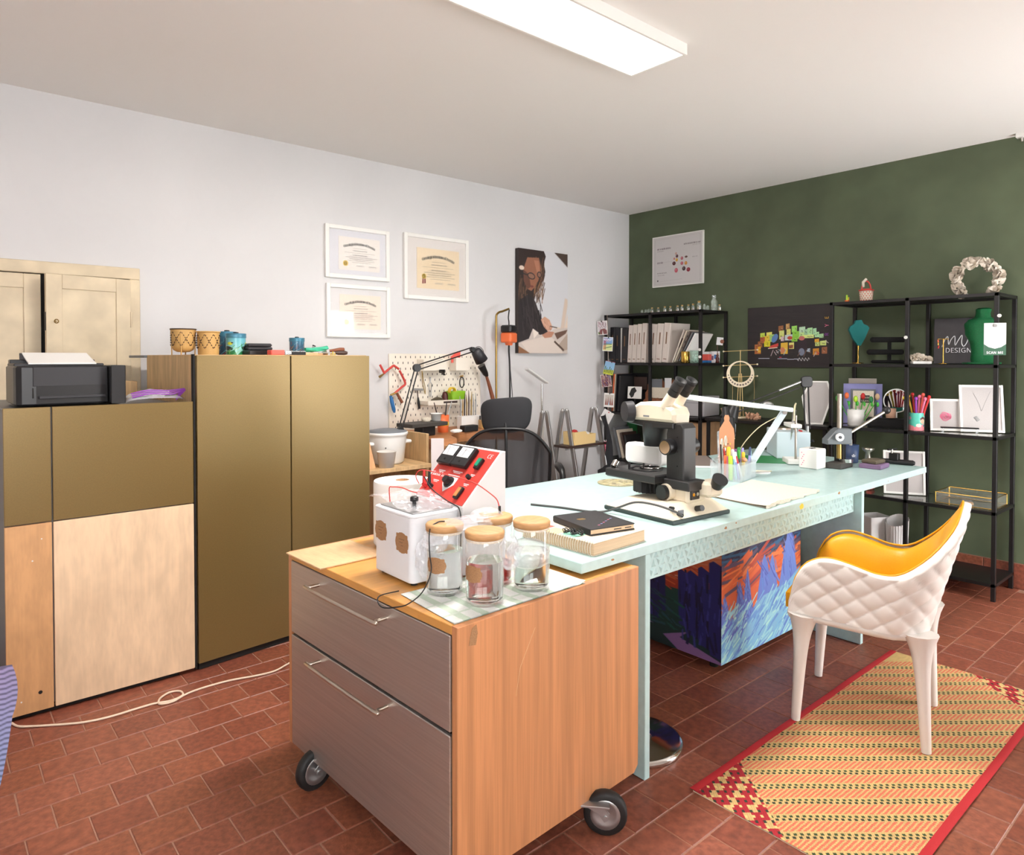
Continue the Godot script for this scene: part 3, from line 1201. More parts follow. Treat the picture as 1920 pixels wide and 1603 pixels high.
# ---------------------------------------------------------------- on the floor
func build_floor_items():
	# woven mat
	var W := 1200
	var H := 440
	var im := Image.create(W, H, false, Image.FORMAT_RGB8)
	var n := FastNoiseLite.new()
	n.frequency = .02
	var straw := c8(222, 186, 120)
	for j in H:
		for i in W:
			var x := i / float(W) * 1.6
			var z := j / float(H) * .585
			var p := -.652 * x + .758 * z   # across the stripes
			var q := .758 * x + .652 * z    # along the stripes
			var wv := .5 + .5 * sin(x * 620.0) * sin(z * 620.0)
			var c := straw.darkened(.16 * wv + .08 * (n.get_noise_2d(i, j * 3) + .5))
			var row := fposmod(p + .004, .077) / .077
			var inside := p > -.93 and p < .33
			if inside:
				if q < .20 or q > 1.42:
					var k := fposmod(q / .024, 1.0)
					var kk := fposmod(p / .024, 1.0)
					if fposmod(floor(q / .024) + floor(p / .036), 3.0) < 2.0:
						c = c8(176, 26, 40).darkened(.2 * wv)
					if k < .35 and kk < .5:
						c = c8(34, 46, 28) if fposmod(floor(p / .024), 2.0) < 1.0 else straw
				elif row < .56:
					# slanting red dashes
					var d := fposmod((q + p * 1.25) / .0195, 1.0)
					if d < .56 and fposmod(p / .0045, 1.0) < .82:
						c = c8(196, 62, 56).lerp(straw, .25 * wv + .12)
				elif row > .66 and row < .78:
					if fposmod(q / .0195, 1.0) < .48:
						c = c8(44, 62, 30)
				elif row > .83 and row < .95:
					if fposmod(q / .0195 + .4, 1.0) < .48:
						c = c8(32, 40, 26)
			im.set_pixel(i, j, c)
	var mt := picture("woven_mat", im, .75)
	var r := thing("woven_mat", "straw floor mat woven with red and green diagonals under the armchair", "mat", V(-2.595, 0, 3.378))
	var s := S()
	var wav = func(x: float, z: float) -> float:
		return .004 + .0018 * sin(x * 9.0 + 1.0) * cos(z * 14.0)
	var top = func(u: float, v: float) -> Vector3:
		var x := -.8 + 1.6 * u
		var z := .2925 - .585 * v
		return V(x, wav.call(x, z), z)
	grid(s, top, 64, 24, -1.0)
	var k := put(s, "weave", mt, r)
	s = S()
	bb(s, V(-.8, 0, -.2925), V(.8, .0018, .2925), 0)
	put(s, "underside", "cord", r)
	for z in [-.292, .292]:
		s = S()
		grid(s, func(u: float, v: float): return V(-.8 + 1.6 * u, wav.call(-.8 + 1.6 * u, z) + .0015 * sin(v * PI) + .0006, z + (v - .5) * .026), 64, 4, -1.0)
		put(s, "binding", "red_binding", r)
	# cord along the cabinets
	var pts := []
	for a in [[-4.991, 1.186], [-4.975, 1.229], [-4.936, 1.263], [-4.859, 1.314], [-4.781, 1.357], [-4.696, 1.374], [-4.613, 1.372], [-4.547, 1.374], [-4.493, 1.392], [-4.445, 1.376], [-4.441, 1.332], [-4.477, 1.314], [-4.521, 1.346], [-4.532, 1.392], [-4.486, 1.404], [-4.432, 1.375], [-4.363, 1.363], [-4.256, 1.368], [-4.154, 1.397], [-4.075, 1.405], [-3.999, 1.373], [-3.942, 1.35]]:
		pts.append(V(a[0], .0045, a[1]))
	var cd := thing("mains_cord", "pale cord with a loop lying on the tiles before the cabinets", "cord", V(0, 0, 0))
	ptube("cable", "cord", cd, smooth_path(pts, 5), .0042, 7)
	# painted cube under the table
	painted_cube()
	# round chrome foot beside the table leg
	var st := thing("pedestal", "pedestal with round chrome foot plate beside the table leg", "pedestal", V(-3.315, 0, 2.79))
	plathe("foot_plate", "chrome", st, [Vector2(0, .0), Vector2(.162, .0), Vector2(.162, 0), Vector2(.166, .004), Vector2(.166, .014), Vector2(.162, .02), Vector2(.152, .024), Vector2(.07, .034), Vector2(.03, .045), Vector2(.026, .06)], 48)
	pcyl("column", "black_plastic", st, V(0, .05, 0), V(0, .62, 0), .022)
	# edge of a blue mesh chair beside the photographer
	var bc := thing("mesh_chair", "edge of a blue and violet mesh chair back at the lower corner", "chair", V(-5.27, 0, 2.37), 0)
	var im2 := canvas(64, 256, c8(150, 140, 190))
	for j in 256:
		for i in 64:
			var t := j / 255.0
			var c := c8(150, 138, 178).lerp(c8(110, 160, 205), t)
			if (j + int(3.0 * sin(i * .3))) % 5 < 2:
				c = c.darkened(.35)
			im2.set_pixel(i, j, c)
	var bm := picture("blue_mesh", im2, .8)
	s = S()
	grid(s, func(u: float, v: float):
		var a := (u - .5) * 2.0
		var yy: float = .05 + .60 * v
		return V(a * .2 * sin(clampf(.35 + v * 1.1, 0, PI / 2) + (0.0 if v < .8 else (v - .8) * 2.2)), yy, .03 * a * a - .04 * v), 16, 30, 1.0)
	put(s, "mesh_back", bm, bc)

func painted_cube():
	# two painted faces: desert canyon on the short side, mountains on the long side
	var a := canvas(320, 512, c8(150, 110, 96))
	for j in 512:
		var v := j / 511.0
		var c := c8(176, 138, 118).lerp(c8(196, 84, 48), clampf(v / .38, 0, 1)) if v < .38 else c8(196, 84, 48).lerp(c8(150, 48, 34), clampf((v - .38) / .16, 0, 1))
		if v > .54:
			c = c8(22, 62, 58).lerp(c8(20, 42, 46), (v - .54) / .46)
		a.fill_rect(Rect2i(0, j, 320, 1), c)
	strokes(a, 90, .1, .05, 1, .5, .12, .5, .008, [c8(190, 120, 92), c8(204, 94, 54), c8(168, 60, 40), c8(196, 140, 116)])
	for k in [[.0, .12, .20, .86], [.18, .12, .22, .84], [.30, .10, .26, .80], [.40, .07, .33, .74]]:
		dpoly(a, P2([k[0] - .02, k[2], k[0] + k[1] * .5, k[2] - .03, k[0] + k[1], k[2] + .02, k[0] + k[1] + .01, k[3], k[0] - .02, k[3]]), c8(34, 36, 92).lerp(c8(26, 24, 60), k[0]))
	for k in [[.60, .10, .40, .82], [.69, .10, .39, .87], [.79, .10, .34, .92], [.89, .13, .28, .97]]:
		dpoly(a, P2([k[0], k[2], k[0] + k[1] * .3, k[2] - .02, k[0] + k[1], k[2] + .01, k[0] + k[1] + .01, k[3], k[0] + .01, k[3] - .02]), c8(42, 40, 104).lerp(c8(30, 26, 70), k[0] - .5))
		dline(a, k[0] + k[1] * .85, k[2] + .03, k[0] + k[1] * .9, k[3], .012, c8(18, 16, 44))
	dpoly(a, P2([.45, .92, .7, .84, .62, .9, 1, .98, 1, 1, .6, 1]), c8(128, 92, 140))
	dpoly(a, P2([0, .82, .3, .79, .22, .84, .36, .86, 0, .9]), c8(120, 96, 140))
	strokes(a, 60, .0, .2, .45, .8, 1.5, .12, .012, [c8(30, 32, 84), c8(46, 50, 116), c8(22, 22, 60)])
	strokes(a, 60, .62, .4, 1, .9, 1.5, .12, .012, [c8(36, 34, 92), c8(56, 54, 124), c8(24, 20, 58)])
	strokes(a, 50, .1, .6, .6, .85, .3, .14, .014, [c8(26, 74, 66), c8(18, 48, 48), c8(34, 66, 76)])
	var b := canvas(640, 512, c8(24, 40, 74))
	for j in 512:
		var v := j / 511.0
		var c := c8(26, 26, 60).lerp(c8(36, 86, 128), clampf(v / .2, 0, 1)) if v < .2 else c8(52, 66, 104).lerp(c8(206, 92, 50), clampf((v - .2) / .2, 0, 1))
		b.fill_rect(Rect2i(0, j, 640, 1), c)
	strokes(b, 160, 0, .0, 1, .3, -.25, .35, .02, [c8(28, 32, 66), c8(44, 92, 130), c8(60, 48, 74), c8(36, 70, 108), c8(30, 28, 60)])
	strokes(b, 70, 0, .26, 1, .5, -.3, .3, .025, [c8(214, 98, 52), c8(224, 122, 66), c8(176, 70, 52), c8(88, 72, 96)])
	for k in [[-.05, .18, .50, .85], [.10, .22, .44, .9], [.22, .16, .36, .8], [.34, .34, .30, .95], [.48, .26, .32, .9], [.66, .36, .14, .85], [.60, .44, .22, 1.0]]:
		dpoly(b, P2([k[0], k[3], k[0] + k[1] * .42, k[2] + .04, k[0] + k[1] * .5, k[2], k[0] + k[1] * .62, k[2] + .08, k[0] + k[1], k[3]]), c8(96, 112, 190).lerp(c8(112, 138, 200), k[0]))
		strokes(b, 26, k[0] + k[1] * .35, k[2] + .08, k[0] + k[1] * .75, k[3] - .1, 1.2, .16, .012, [c8(110, 132, 204), c8(78, 88, 168), c8(96, 128, 196)])
	dpoly(b, P2([0, .8, .12, .7, .3, .74, .5, .62, .8, .6, 1, .5, 1, 1, 0, 1]), c8(126, 174, 204))
	strokes(b, 240, 0, .62, 1, 1, -.6, .16, .016, [c8(150, 200, 210), c8(104, 146, 200), c8(170, 214, 206), c8(92, 122, 190), c8(120, 176, 208)])
	strokes(b, 40, 0, .6, .3, .85, -.9, .1, .014, [c8(90, 100, 180), c8(158, 196, 198)])
	var ma := picture("desert_painting", a, .55)
	a = blurred(a, 1)
	b = blurred(b, 1)
	ma = picture("desert_painting", a, .55)
	var mb := picture("mountain_painting", b, .55)
	var o := thing("painted_cube", "wooden cube painted with red desert and blue mountains under the table", "cube", V(-2.28, 0, 2.42), 0)
	pbox("box", "navy", o, V(0, .345, 0), V(.70, .60, .56), .003)
	var s := S()
	card(s, .70, .60, at3(0, .345, .2805), .0)
	put(s, "mountain_panel", mb, o, "mountain painting in blue, violet and orange")
	s = S()
	card(s, .56, .60, at3(-.3505, .345, 0, -90), .0)
	put(s, "desert_panel", ma, o, "desert canyon painting in orange and indigo")
	for x in [-.28, .28]:
		for z in [-.2, .2]:
			pcyl("foot", "black_gap", o, V(x, 0, z), V(x, .046, z), .02, -1, 10)

# ---------------------------------------------------------------- pictures on the walls
func words(im: Image, cx: float, y: float, w: float, h: float, c: Color):
	# a line of print too small to read
	var x := cx - w / 2
	while x < cx + w / 2:
		var l := rng.randf_range(.02, .06)
		var xx := x
		while xx < x + l:
			var a := h * rng.randf_range(.5, 1.0)
			dpoly(im, P2([xx, y - a / 2, xx + .005, y - a / 2, xx + .004, y + h / 2, xx, y + h / 2]), c.lerp(im.get_pixel(5, 5), rng.randf_range(0, .45)))
			xx += .0085
		x += l + .012

func arc_text(txt: String, h: float, m, parent: Node, c: Vector3, r: float, span: float):
	# letters set along an arch in the x,y plane
	var st := S()
	var f := SystemFont.new()
	f.font_names = PackedStringArray(["Droid Serif"])
	f.font_weight = 700
	var wid := []
	var total := 0.0
	for ch in txt:
		var g: float = f.get_string_size(ch, HORIZONTAL_ALIGNMENT_LEFT, -1, 48).x
		wid.append(g)
		total += g
	var run := 0.0
	for i in txt.length():
		var mid: float = (run + wid[i] / 2) / total - .5
		run += wid[i]
		if txt[i] == " ":
			continue
		var tm := TextMesh.new()
		tm.font = f
		tm.text = txt[i]
		tm.font_size = 48
		tm.pixel_size = h / 36.0
		tm.depth = .0004
		tm.curve_step = 3.0
		var a := mid * span
		var x := Transform3D(Basis(V(0, 0, 1), -a), c + V(sin(a) * r, cos(a) * r - r, 0))
		st.append_from(tm, 0, x)
	var o := MeshInstance3D.new()
	o.mesh = st.commit()
	o.mesh.surface_set_material(0, M[m])
	hang(o, "lettering", parent)

func certificate(label: String, x0: float, x1: float, y0: float, y1: float, paper: Color, mount: Color, pw: float, ph: float, ribbon: bool, sd: int):
	rng.seed = sd
	var w := x1 - x0
	var h := y1 - y0
	var t := thing("framed_certificate", label, "certificate", V((x0 + x1) / 2, (y0 + y1) / 2, WZ), 0, "framed certificates on the white wall")
	var s := S()
	var f := .026
	bb(s, V(-w / 2, -h / 2, 0), V(-w / 2 + f, h / 2, .024), .002)
	bb(s, V(w / 2 - f, -h / 2, 0), V(w / 2, h / 2, .024), .002)
	bb(s, V(-w / 2 + f, h / 2 - f, 0), V(w / 2 - f, h / 2, .024), .002)
	bb(s, V(-w / 2 + f, -h / 2, 0), V(w / 2 - f, -h / 2 + f, .024), .002)
	put(s, "frame", "white_paint", t)
	var mm := mat("mount_%d" % sd, mount, .8)
	pbox("mount", mm, t, V(0, 0, .008), V(w - 2 * f + .004, h - 2 * f + .004, .006), 0)
	var im := canvas(512, 400, paper)
	var ink := c8(92, 84, 78)
	dell(im, .52, .6, .3, .1, paper.darkened(.05))
	words(im, .5, .33, .3, .014, ink)
	words(im, .5, .40, .32, .03, c8(60, 56, 54))
	words(im, .5, .465, .72, .014, ink)
	words(im, .5, .535, .32, .03, c8(60, 56, 54))
	for k in 4:
		words(im, .53, .60 + k * .052, [.72, .55, .62, .42][k], .02, ink)
	for k in 2:
		var px := .42 + k * .3
		for i in 26:
			dline(im, px + i * .007, .85 + .012 * sin(i * 1.7 + k), px + (i + 1) * .007, .85 + .012 * sin((i + 1) * 1.7 + k), .006, c8(96, 92, 96))
		dline(im, px - .01, .875, px + .2, .875, .003, c8(150, 140, 130))
	var pm := picture("certificate_print_%d" % sd, im, .8)
	s = S()
	var px0 := .012
	card(s, pw, ph, at3(px0, -.006, .0128), .0015)
	put(s, "paper", pm, t)
	arc_text("Gemological Institute of America", pw * .058, "ink", t, V(px0, -.006 + ph * .31, .0135), pw * .95, .82)
	# embossed seal
	var sx := px0 - pw * .34
	var sy := -.006 - ph * (.20 if ribbon else .30)
	var rr := .019
	if ribbon:
		s = S()
		prism(s, P2([-.012, 0, -.002, 0, -.003, -.045, -.008, -.04, -.015, -.045]), .0006, at3(sx, sy - .01, .0132))
		prism(s, P2([.002, 0, .012, 0, .015, -.042, .008, -.038, .003, -.043]), .0006, at3(sx, sy - .01, .0132))
		put(s, "ribbon", mat("maroon", c8(124, 26, 32), .5), t)
	var pl := []
	for i in 48:
		pl.append(Vector2(cos(TAU * i / 48.0), sin(TAU * i / 48.0)) * rr * (1.0 if i % 2 == 0 else .93))
	var seal := pprism("seal", mat("seal_gold_%d" % sd, c8(224, 190, 92), .35, .6), t, pl, .0008, at3(sx, sy, .0136))
	plathe("emboss", M["seal_gold_%d" % sd], seal, [Vector2(rr * .7, 0), Vector2(rr * .64, .0008), Vector2(rr * .6, 0), Vector2(rr * .3, .0), Vector2(rr * .2, .0008), Vector2(0, .001)], 20, Transform3D(Basis(V(1, 0, 0), V(0, 0, 1), V(0, -1, 0)), V(sx, sy, .0144)))
	s = S()
	card(s, w - 2 * f, h - 2 * f, at3(0, 0, .018))
	put(s, "glass_pane", "pane_glass", t)

func build_wall_art():
	certificate("framed certificate with gold seal on pale paper, upper one above the tall cabinet", -3.276, -2.811, 1.891, 2.231, c8(232, 226, 220), c8(216, 216, 222), .30, .215, false, 11)
	certificate("larger framed certificate on tan paper with a red ribbon under its seal", -2.694, -2.140, 1.788, 2.244, c8(232, 212, 180), c8(222, 216, 212), .365, .285, true, 12)
	certificate("framed certificate on pinkish paper reflecting the window, lower one above the tall cabinet", -3.269, -2.808, 1.510, 1.854, c8(238, 222, 208), c8(222, 220, 220), .30, .225, false, 13)
	rng.seed = 21
	portrait()
	gem_poster()
	packet_picture()
	postcards()

func portrait():
	var im := canvas(288, 432, c8(212, 212, 216))
	# soft light behind, dark corner
	dpoly(im, P2([.55, .72, 1, .8, 1, .6, .93, .75]), c8(226, 206, 188))
	dline(im, .98, .45, .88, .78, .05, c8(216, 196, 180))
	dpoly(im, P2([.72, 0, 1, 0, 1, .13]), c8(74, 58, 50))
	im = blurred(im, 2)
	var hair := c8(52, 40, 38)
	# head of hair and shoulder
	dpoly(im, P2([0, 0, .5, 0, .54, .05, .50, .12, .53, .2, .5, .27, .42, .36, .34, .42, .30, .5, 0, .56]), hair)
	strokes(im, 90, .3, .12, .5, .46, 1.9, .12, .006, [c8(120, 88, 66), c8(70, 52, 46), c8(150, 112, 82)])
	strokes(im, 40, .0, .3, .16, .55, 1.7, .12, .008, [c8(112, 86, 66), c8(82, 62, 52)])
	# face turned down to the work
	dpoly(im, P2([.17, .08, .40, .07, .44, .15, .43, .22, .40, .27, .385, .30, .35, .315, .34, .345, .30, .37, .25, .40, .16, .38, .10, .30, .09, .2]), c8(150, 100, 78))
	dpoly(im, P2([.09, .2, .2, .24, .24, .36, .17, .385, .10, .31]), c8(104, 70, 58))
	dpoly(im, P2([.30, .1, .40, .1, .42, .2, .36, .22]), c8(176, 122, 98))
	dell(im, .26, .355, .035, .01, c8(120, 66, 60))
	dell(im, .06, .185, .05, .022, c8(226, 206, 190))
	# glasses
	for k in [[.25, .255, .075, .032], [.41, .235, .045, .03]]:
		dell(im, k[0], k[1], k[2], k[3], c8(40, 42, 46), .1)
		dell(im, k[0], k[1], k[2] - .012, k[3] - .008, c8(142, 104, 88), .1)
	dline(im, .06, .235, .19, .25, .010, c8(44, 46, 50))
	# dark jumper and arm
	dpoly(im, P2([0, .5, .20, .43, .33, .5, .44, .66, .55, .76, .60, .80, .42, .82, .28, .78, .2, .86, 0, .9]), c8(46, 40, 42))
	strokes(im, 50, .05, .5, .45, .8, 1.2, .14, .012, [c8(58, 50, 52), c8(38, 33, 35), c8(64, 56, 58)])
	# bench with papers
	dpoly(im, P2([0, .9, .2, .86, .28, .76, .42, .82, .62, .80, .7, .76, 1, .74, 1, 1, 0, 1]), c8(206, 194, 186))
	dpoly(im, P2([.05, .9, .6, .82, .82, .9, .9, 1, .2, 1]), c8(222, 208, 198))
	dpoly(im, P2([.28, .76, .40, .80, .30, .86]), c8(236, 224, 214))
	dpoly(im, P2([.72, .80, 1, .76, .96, .8, .78, .86]), c8(110, 84, 72))
	dpoly(im, P2([0, .93, .16, .98, .22, 1, 0, 1]), c8(142, 100, 72))
	dpoly(im, P2([.80, .92, 1, .8, 1, .96, .9, .98]), c8(178, 160, 146))
	dline(im, .72, .88, .92, .97, .02, c8(90, 72, 62))
	# hands
	dpoly(im, P2([.44, .67, .52, .64, .62, .67, .68, .74, .66, .77, .58, .78, .5, .74]), c8(206, 158, 134))
	dpoly(im, P2([.46, .82, .6, .78, .72, .79, .66, .84, .52, .85]), c8(190, 136, 112))
	dline(im, .62, .73, .78, .745, .008, c8(60, 54, 54))
	strokes(im, 12, .46, .68, .64, .78, .8, .05, .006, [c8(160, 110, 90), c8(222, 178, 154)])
	im = blurred(im, 1)
	var pm := picture("portrait_print", im, .45)
	var t := thing("canvas_print", "portrait canvas of a person in glasses bending over fine work", "canvas print", V(-1.394, 1.827, WZ))
	pbox("stretcher", "portrait_side", t, V(0, 0, .0205), V(.545, .826, .041), .002)
	var s := S()
	card(s, .545, .826, at3(0, 0, .0412))
	put(s, "print", pm, t)

func gem_poster():
	var im := canvas(400, 340, c8(206, 202, 202))
	var line := c8(176, 170, 168)
	for k in [[.04, .04, .96, .04], [.04, .96, .96, .96], [.04, .04, .04, .96], [.96, .04, .96, .96]]:
		dline(im, k[0], k[1], k[2], k[3], .004, line)
	words(im, .23, .24, .28, .035, c8(70, 44, 60))
	words(im, .15, .285, .12, .02, c8(130, 120, 122))
	words(im, .78, .20, .28, .035, c8(96, 84, 90))
	words(im, .87, .24, .12, .014, c8(150, 144, 144))
	words(im, .14, .52, .10, .04, c8(96, 80, 92))
	dline(im, .22, .52, .40, .52, .003, c8(170, 164, 166))
	words(im, .86, .475, .1, .02, c8(150, 144, 148))
	words(im, .19, .735, .2, .022, c8(110, 104, 108))
	words(im, .17, .78, .14, .018, c8(140, 132, 138))
	dell(im, .10, .89, .014, .018, c8(92, 82, 88))
	dline(im, .14, .905, .6, .89, .003, c8(170, 164, 168))
	for k in [[.48, .37, .02, .025, 190, 150, 140], [.50, .425, .026, .032, 84, 44, 52], [.445, .47, .018, .022, 190, 120, 110], [.495, .50, .024, .033, 214, 160, 40], [.44, .565, .034, .038, 78, 34, 40], [.60, .48, .026, .034, 176, 92, 104], [.685, .46, .028, .02, 92, 56, 48], [.60, .58, .028, .034, 190, 96, 112], [.68, .585, .028, .036, 206, 140, 60], [.64, .69, .034, .042, 70, 46, 50], [.73, .72, .036, .042, 140, 40, 56], [.485, .71, .034, .046, 198, 92, 108]]:
		dell(im, k[0], k[1], k[2], k[3], c8(k[4], k[5], k[6]))
		dell(im, k[0] - k[2] * .2, k[1] - k[3] * .25, k[2] * .4, k[3] * .35, c8(k[4], k[5], k[6]).lightened(.25))
	var pm := picture("gem_chart_print", im, .6)
	var t := thing("gem_poster", "white poster board with printed gemstones on the green wall", "poster", V(GX, 2.219, .774), -90)
	pbox("board", "white_paint", t, V(0, 0, .008), V(.524, .442, .016), .001)
	var s := S()
	card(s, .505, .425, at3(0, 0, .0163))
	put(s, "print", pm, t)

func packet_picture():
	var im := canvas(560, 400, c8(38, 33, 36))
	strokes(im, 60, 0, 0, 1, 1, .05, .3, .02, [c8(42, 36, 39), c8(35, 30, 34)])
	# coloured packets piled up like a skyline
	var pk := [[.16, .43, .06, .14, 190, 214, 80], [.24, .42, .07, .13, 226, 222, 110], [.16, .50, .07, .1, 176, 92, 50], [.22, .48, .07, .1, 226, 196, 60], [.28, .46, .06, .12, 160, 206, 120], [.39, .32, .06, .1, 150, 96, 56], [.40, .40, .06, .14, 214, 224, 130], [.48, .29, .045, .09, 196, 150, 90], [.49, .38, .05, .12, 214, 214, 120], [.55, .33, .065, .1, 156, 220, 100], [.56, .42, .08, .12, 140, 206, 70], [.64, .35, .07, .1, 186, 222, 190], [.64, .44, .06, .1, 190, 226, 150], [.70, .39, .04, .1, 150, 196, 160], [.735, .37, .06, .12, 170, 220, 160], [.80, .38, .04, .1, 170, 220, 176], [.68, .48, .13, .05, 216, 232, 140], [.82, .44, .05, .08, 176, 226, 170], [.87, .47, .05, .06, 170, 214, 160], [.47, .47, .09, .09, 200, 214, 216], [.42, .50, .04, .07, 216, 190, 200], [.55, .50, .07, .08, 140, 200, 60], [.21, .57, .08, .09, 214, 206, 40], [.09, .62, .08, .16, 176, 104, 58], [.13, .57, .06, .10, 150, 92, 50], [.13, .66, .04, .1, 226, 170, 50], [.42, .60, .085, .18, 226, 184, 60], [.52, .60, .06, .1, 226, 222, 130], [.52, .64, .05, .05, 150, 84, 50], [.82, .55, .05, .05, 230, 170, 40], [.825, .6, .05, .06, 190, 206, 120], [.88, .58, .07, .07, 206, 224, 130], [.80, .70, .07, .1, 206, 140, 50], [.90, .68, .06, .1, 160, 100, 66], [.73, .70, .04, .05, 170, 186, 200]]
	for k in pk:
		var c := c8(k[4], k[5], k[6])
		dpoly(im, P2([k[0], k[1], k[0] + k[2], k[1] - .008, k[0] + k[2], k[1] + k[3], k[0], k[1] + k[3]]), c)
		for i in 3:
			var x: float = k[0] + k[2] * rng.randf_range(.15, .7)
			var y: float = k[1] + k[3] * rng.randf_range(.15, .8)
			dline(im, x, y, x + k[2] * .25, y + .01, .012, c.darkened(.35) if i % 2 == 0 else c.lightened(.3))
	dell(im, .345, .52, .035, .075, c8(90, 130, 190), .3)
	dpoly(im, P2([.26, .69, .30, .64, .39, .60, .39, .65, .34, .69]), c8(206, 70, 60))
	dline(im, .26, .69, .38, .675, .012, c8(232, 226, 200))
	dell(im, .53, .52, .03, .03, c8(190, 70, 54), .6)
	dell(im, .67, .53, .035, .035, c8(196, 110, 104))
	dpoly(im, P2([.62, .6, .72, .55, .74, .72, .6, .72]), c8(46, 34, 44))
	dell(im, .44, .72, .03, .05, c8(206, 130, 90))
	dpoly(im, P2([.40, .78, .49, .78, .5, .86, .39, .86]), c8(40, 30, 42))
	dell(im, .67, .75, .035, .06, c8(120, 128, 150))
	for k in [[.14, .855, .28], [.38, .86, .5], [.5, .87, .58], [.58, .865, .64]]:
		dline(im, k[0], k[1], k[2], k[1], .012, c8(190, 196, 214))
	for i in 14:
		var x := rng.randf_range(.2, .9)
		dline(im, x, rng.randf_range(.7, .84), x + .03, rng.randf_range(.7, .84), .012, [c8(190, 170, 176), c8(120, 90, 80), c8(150, 180, 190), c8(196, 60, 70)][i % 4])
	# signature
	for i in 12:
		dline(im, .62 + i * .012, .87 + .03 * sin(i * 2.1), .632 + i * .012, .87 + .03 * sin((i + 1) * 2.1), .006, c8(226, 226, 230))
	var pm := picture("packet_print", im, .35)
	var t := thing("black_picture", "black print of brightly coloured packets on the green wall", "picture", V(GX, 1.535, 1.772), -90)
	pbox("board", "black_metal", t, V(0, 0, .008), V(.654, .462, .016), .001)
	var s := S()
	card(s, .65, .458, at3(0, 0, .0163))
	put(s, "print", pm, t)
	lettering("E", .028, "gold", t, at3(.295, .13, .0168, 0, 0, 90))
	lettering("Y", .03, "pink", t, at3(.295, .075, .0168, 0, 0, 90))
	lettering("R", .028, "purple", t, at3(.295, .01, .0168, 0, 0, 90))
	lettering("Y", .03, "ceramic", t, at3(.298, -.045, .0168, 0, 0, 60))

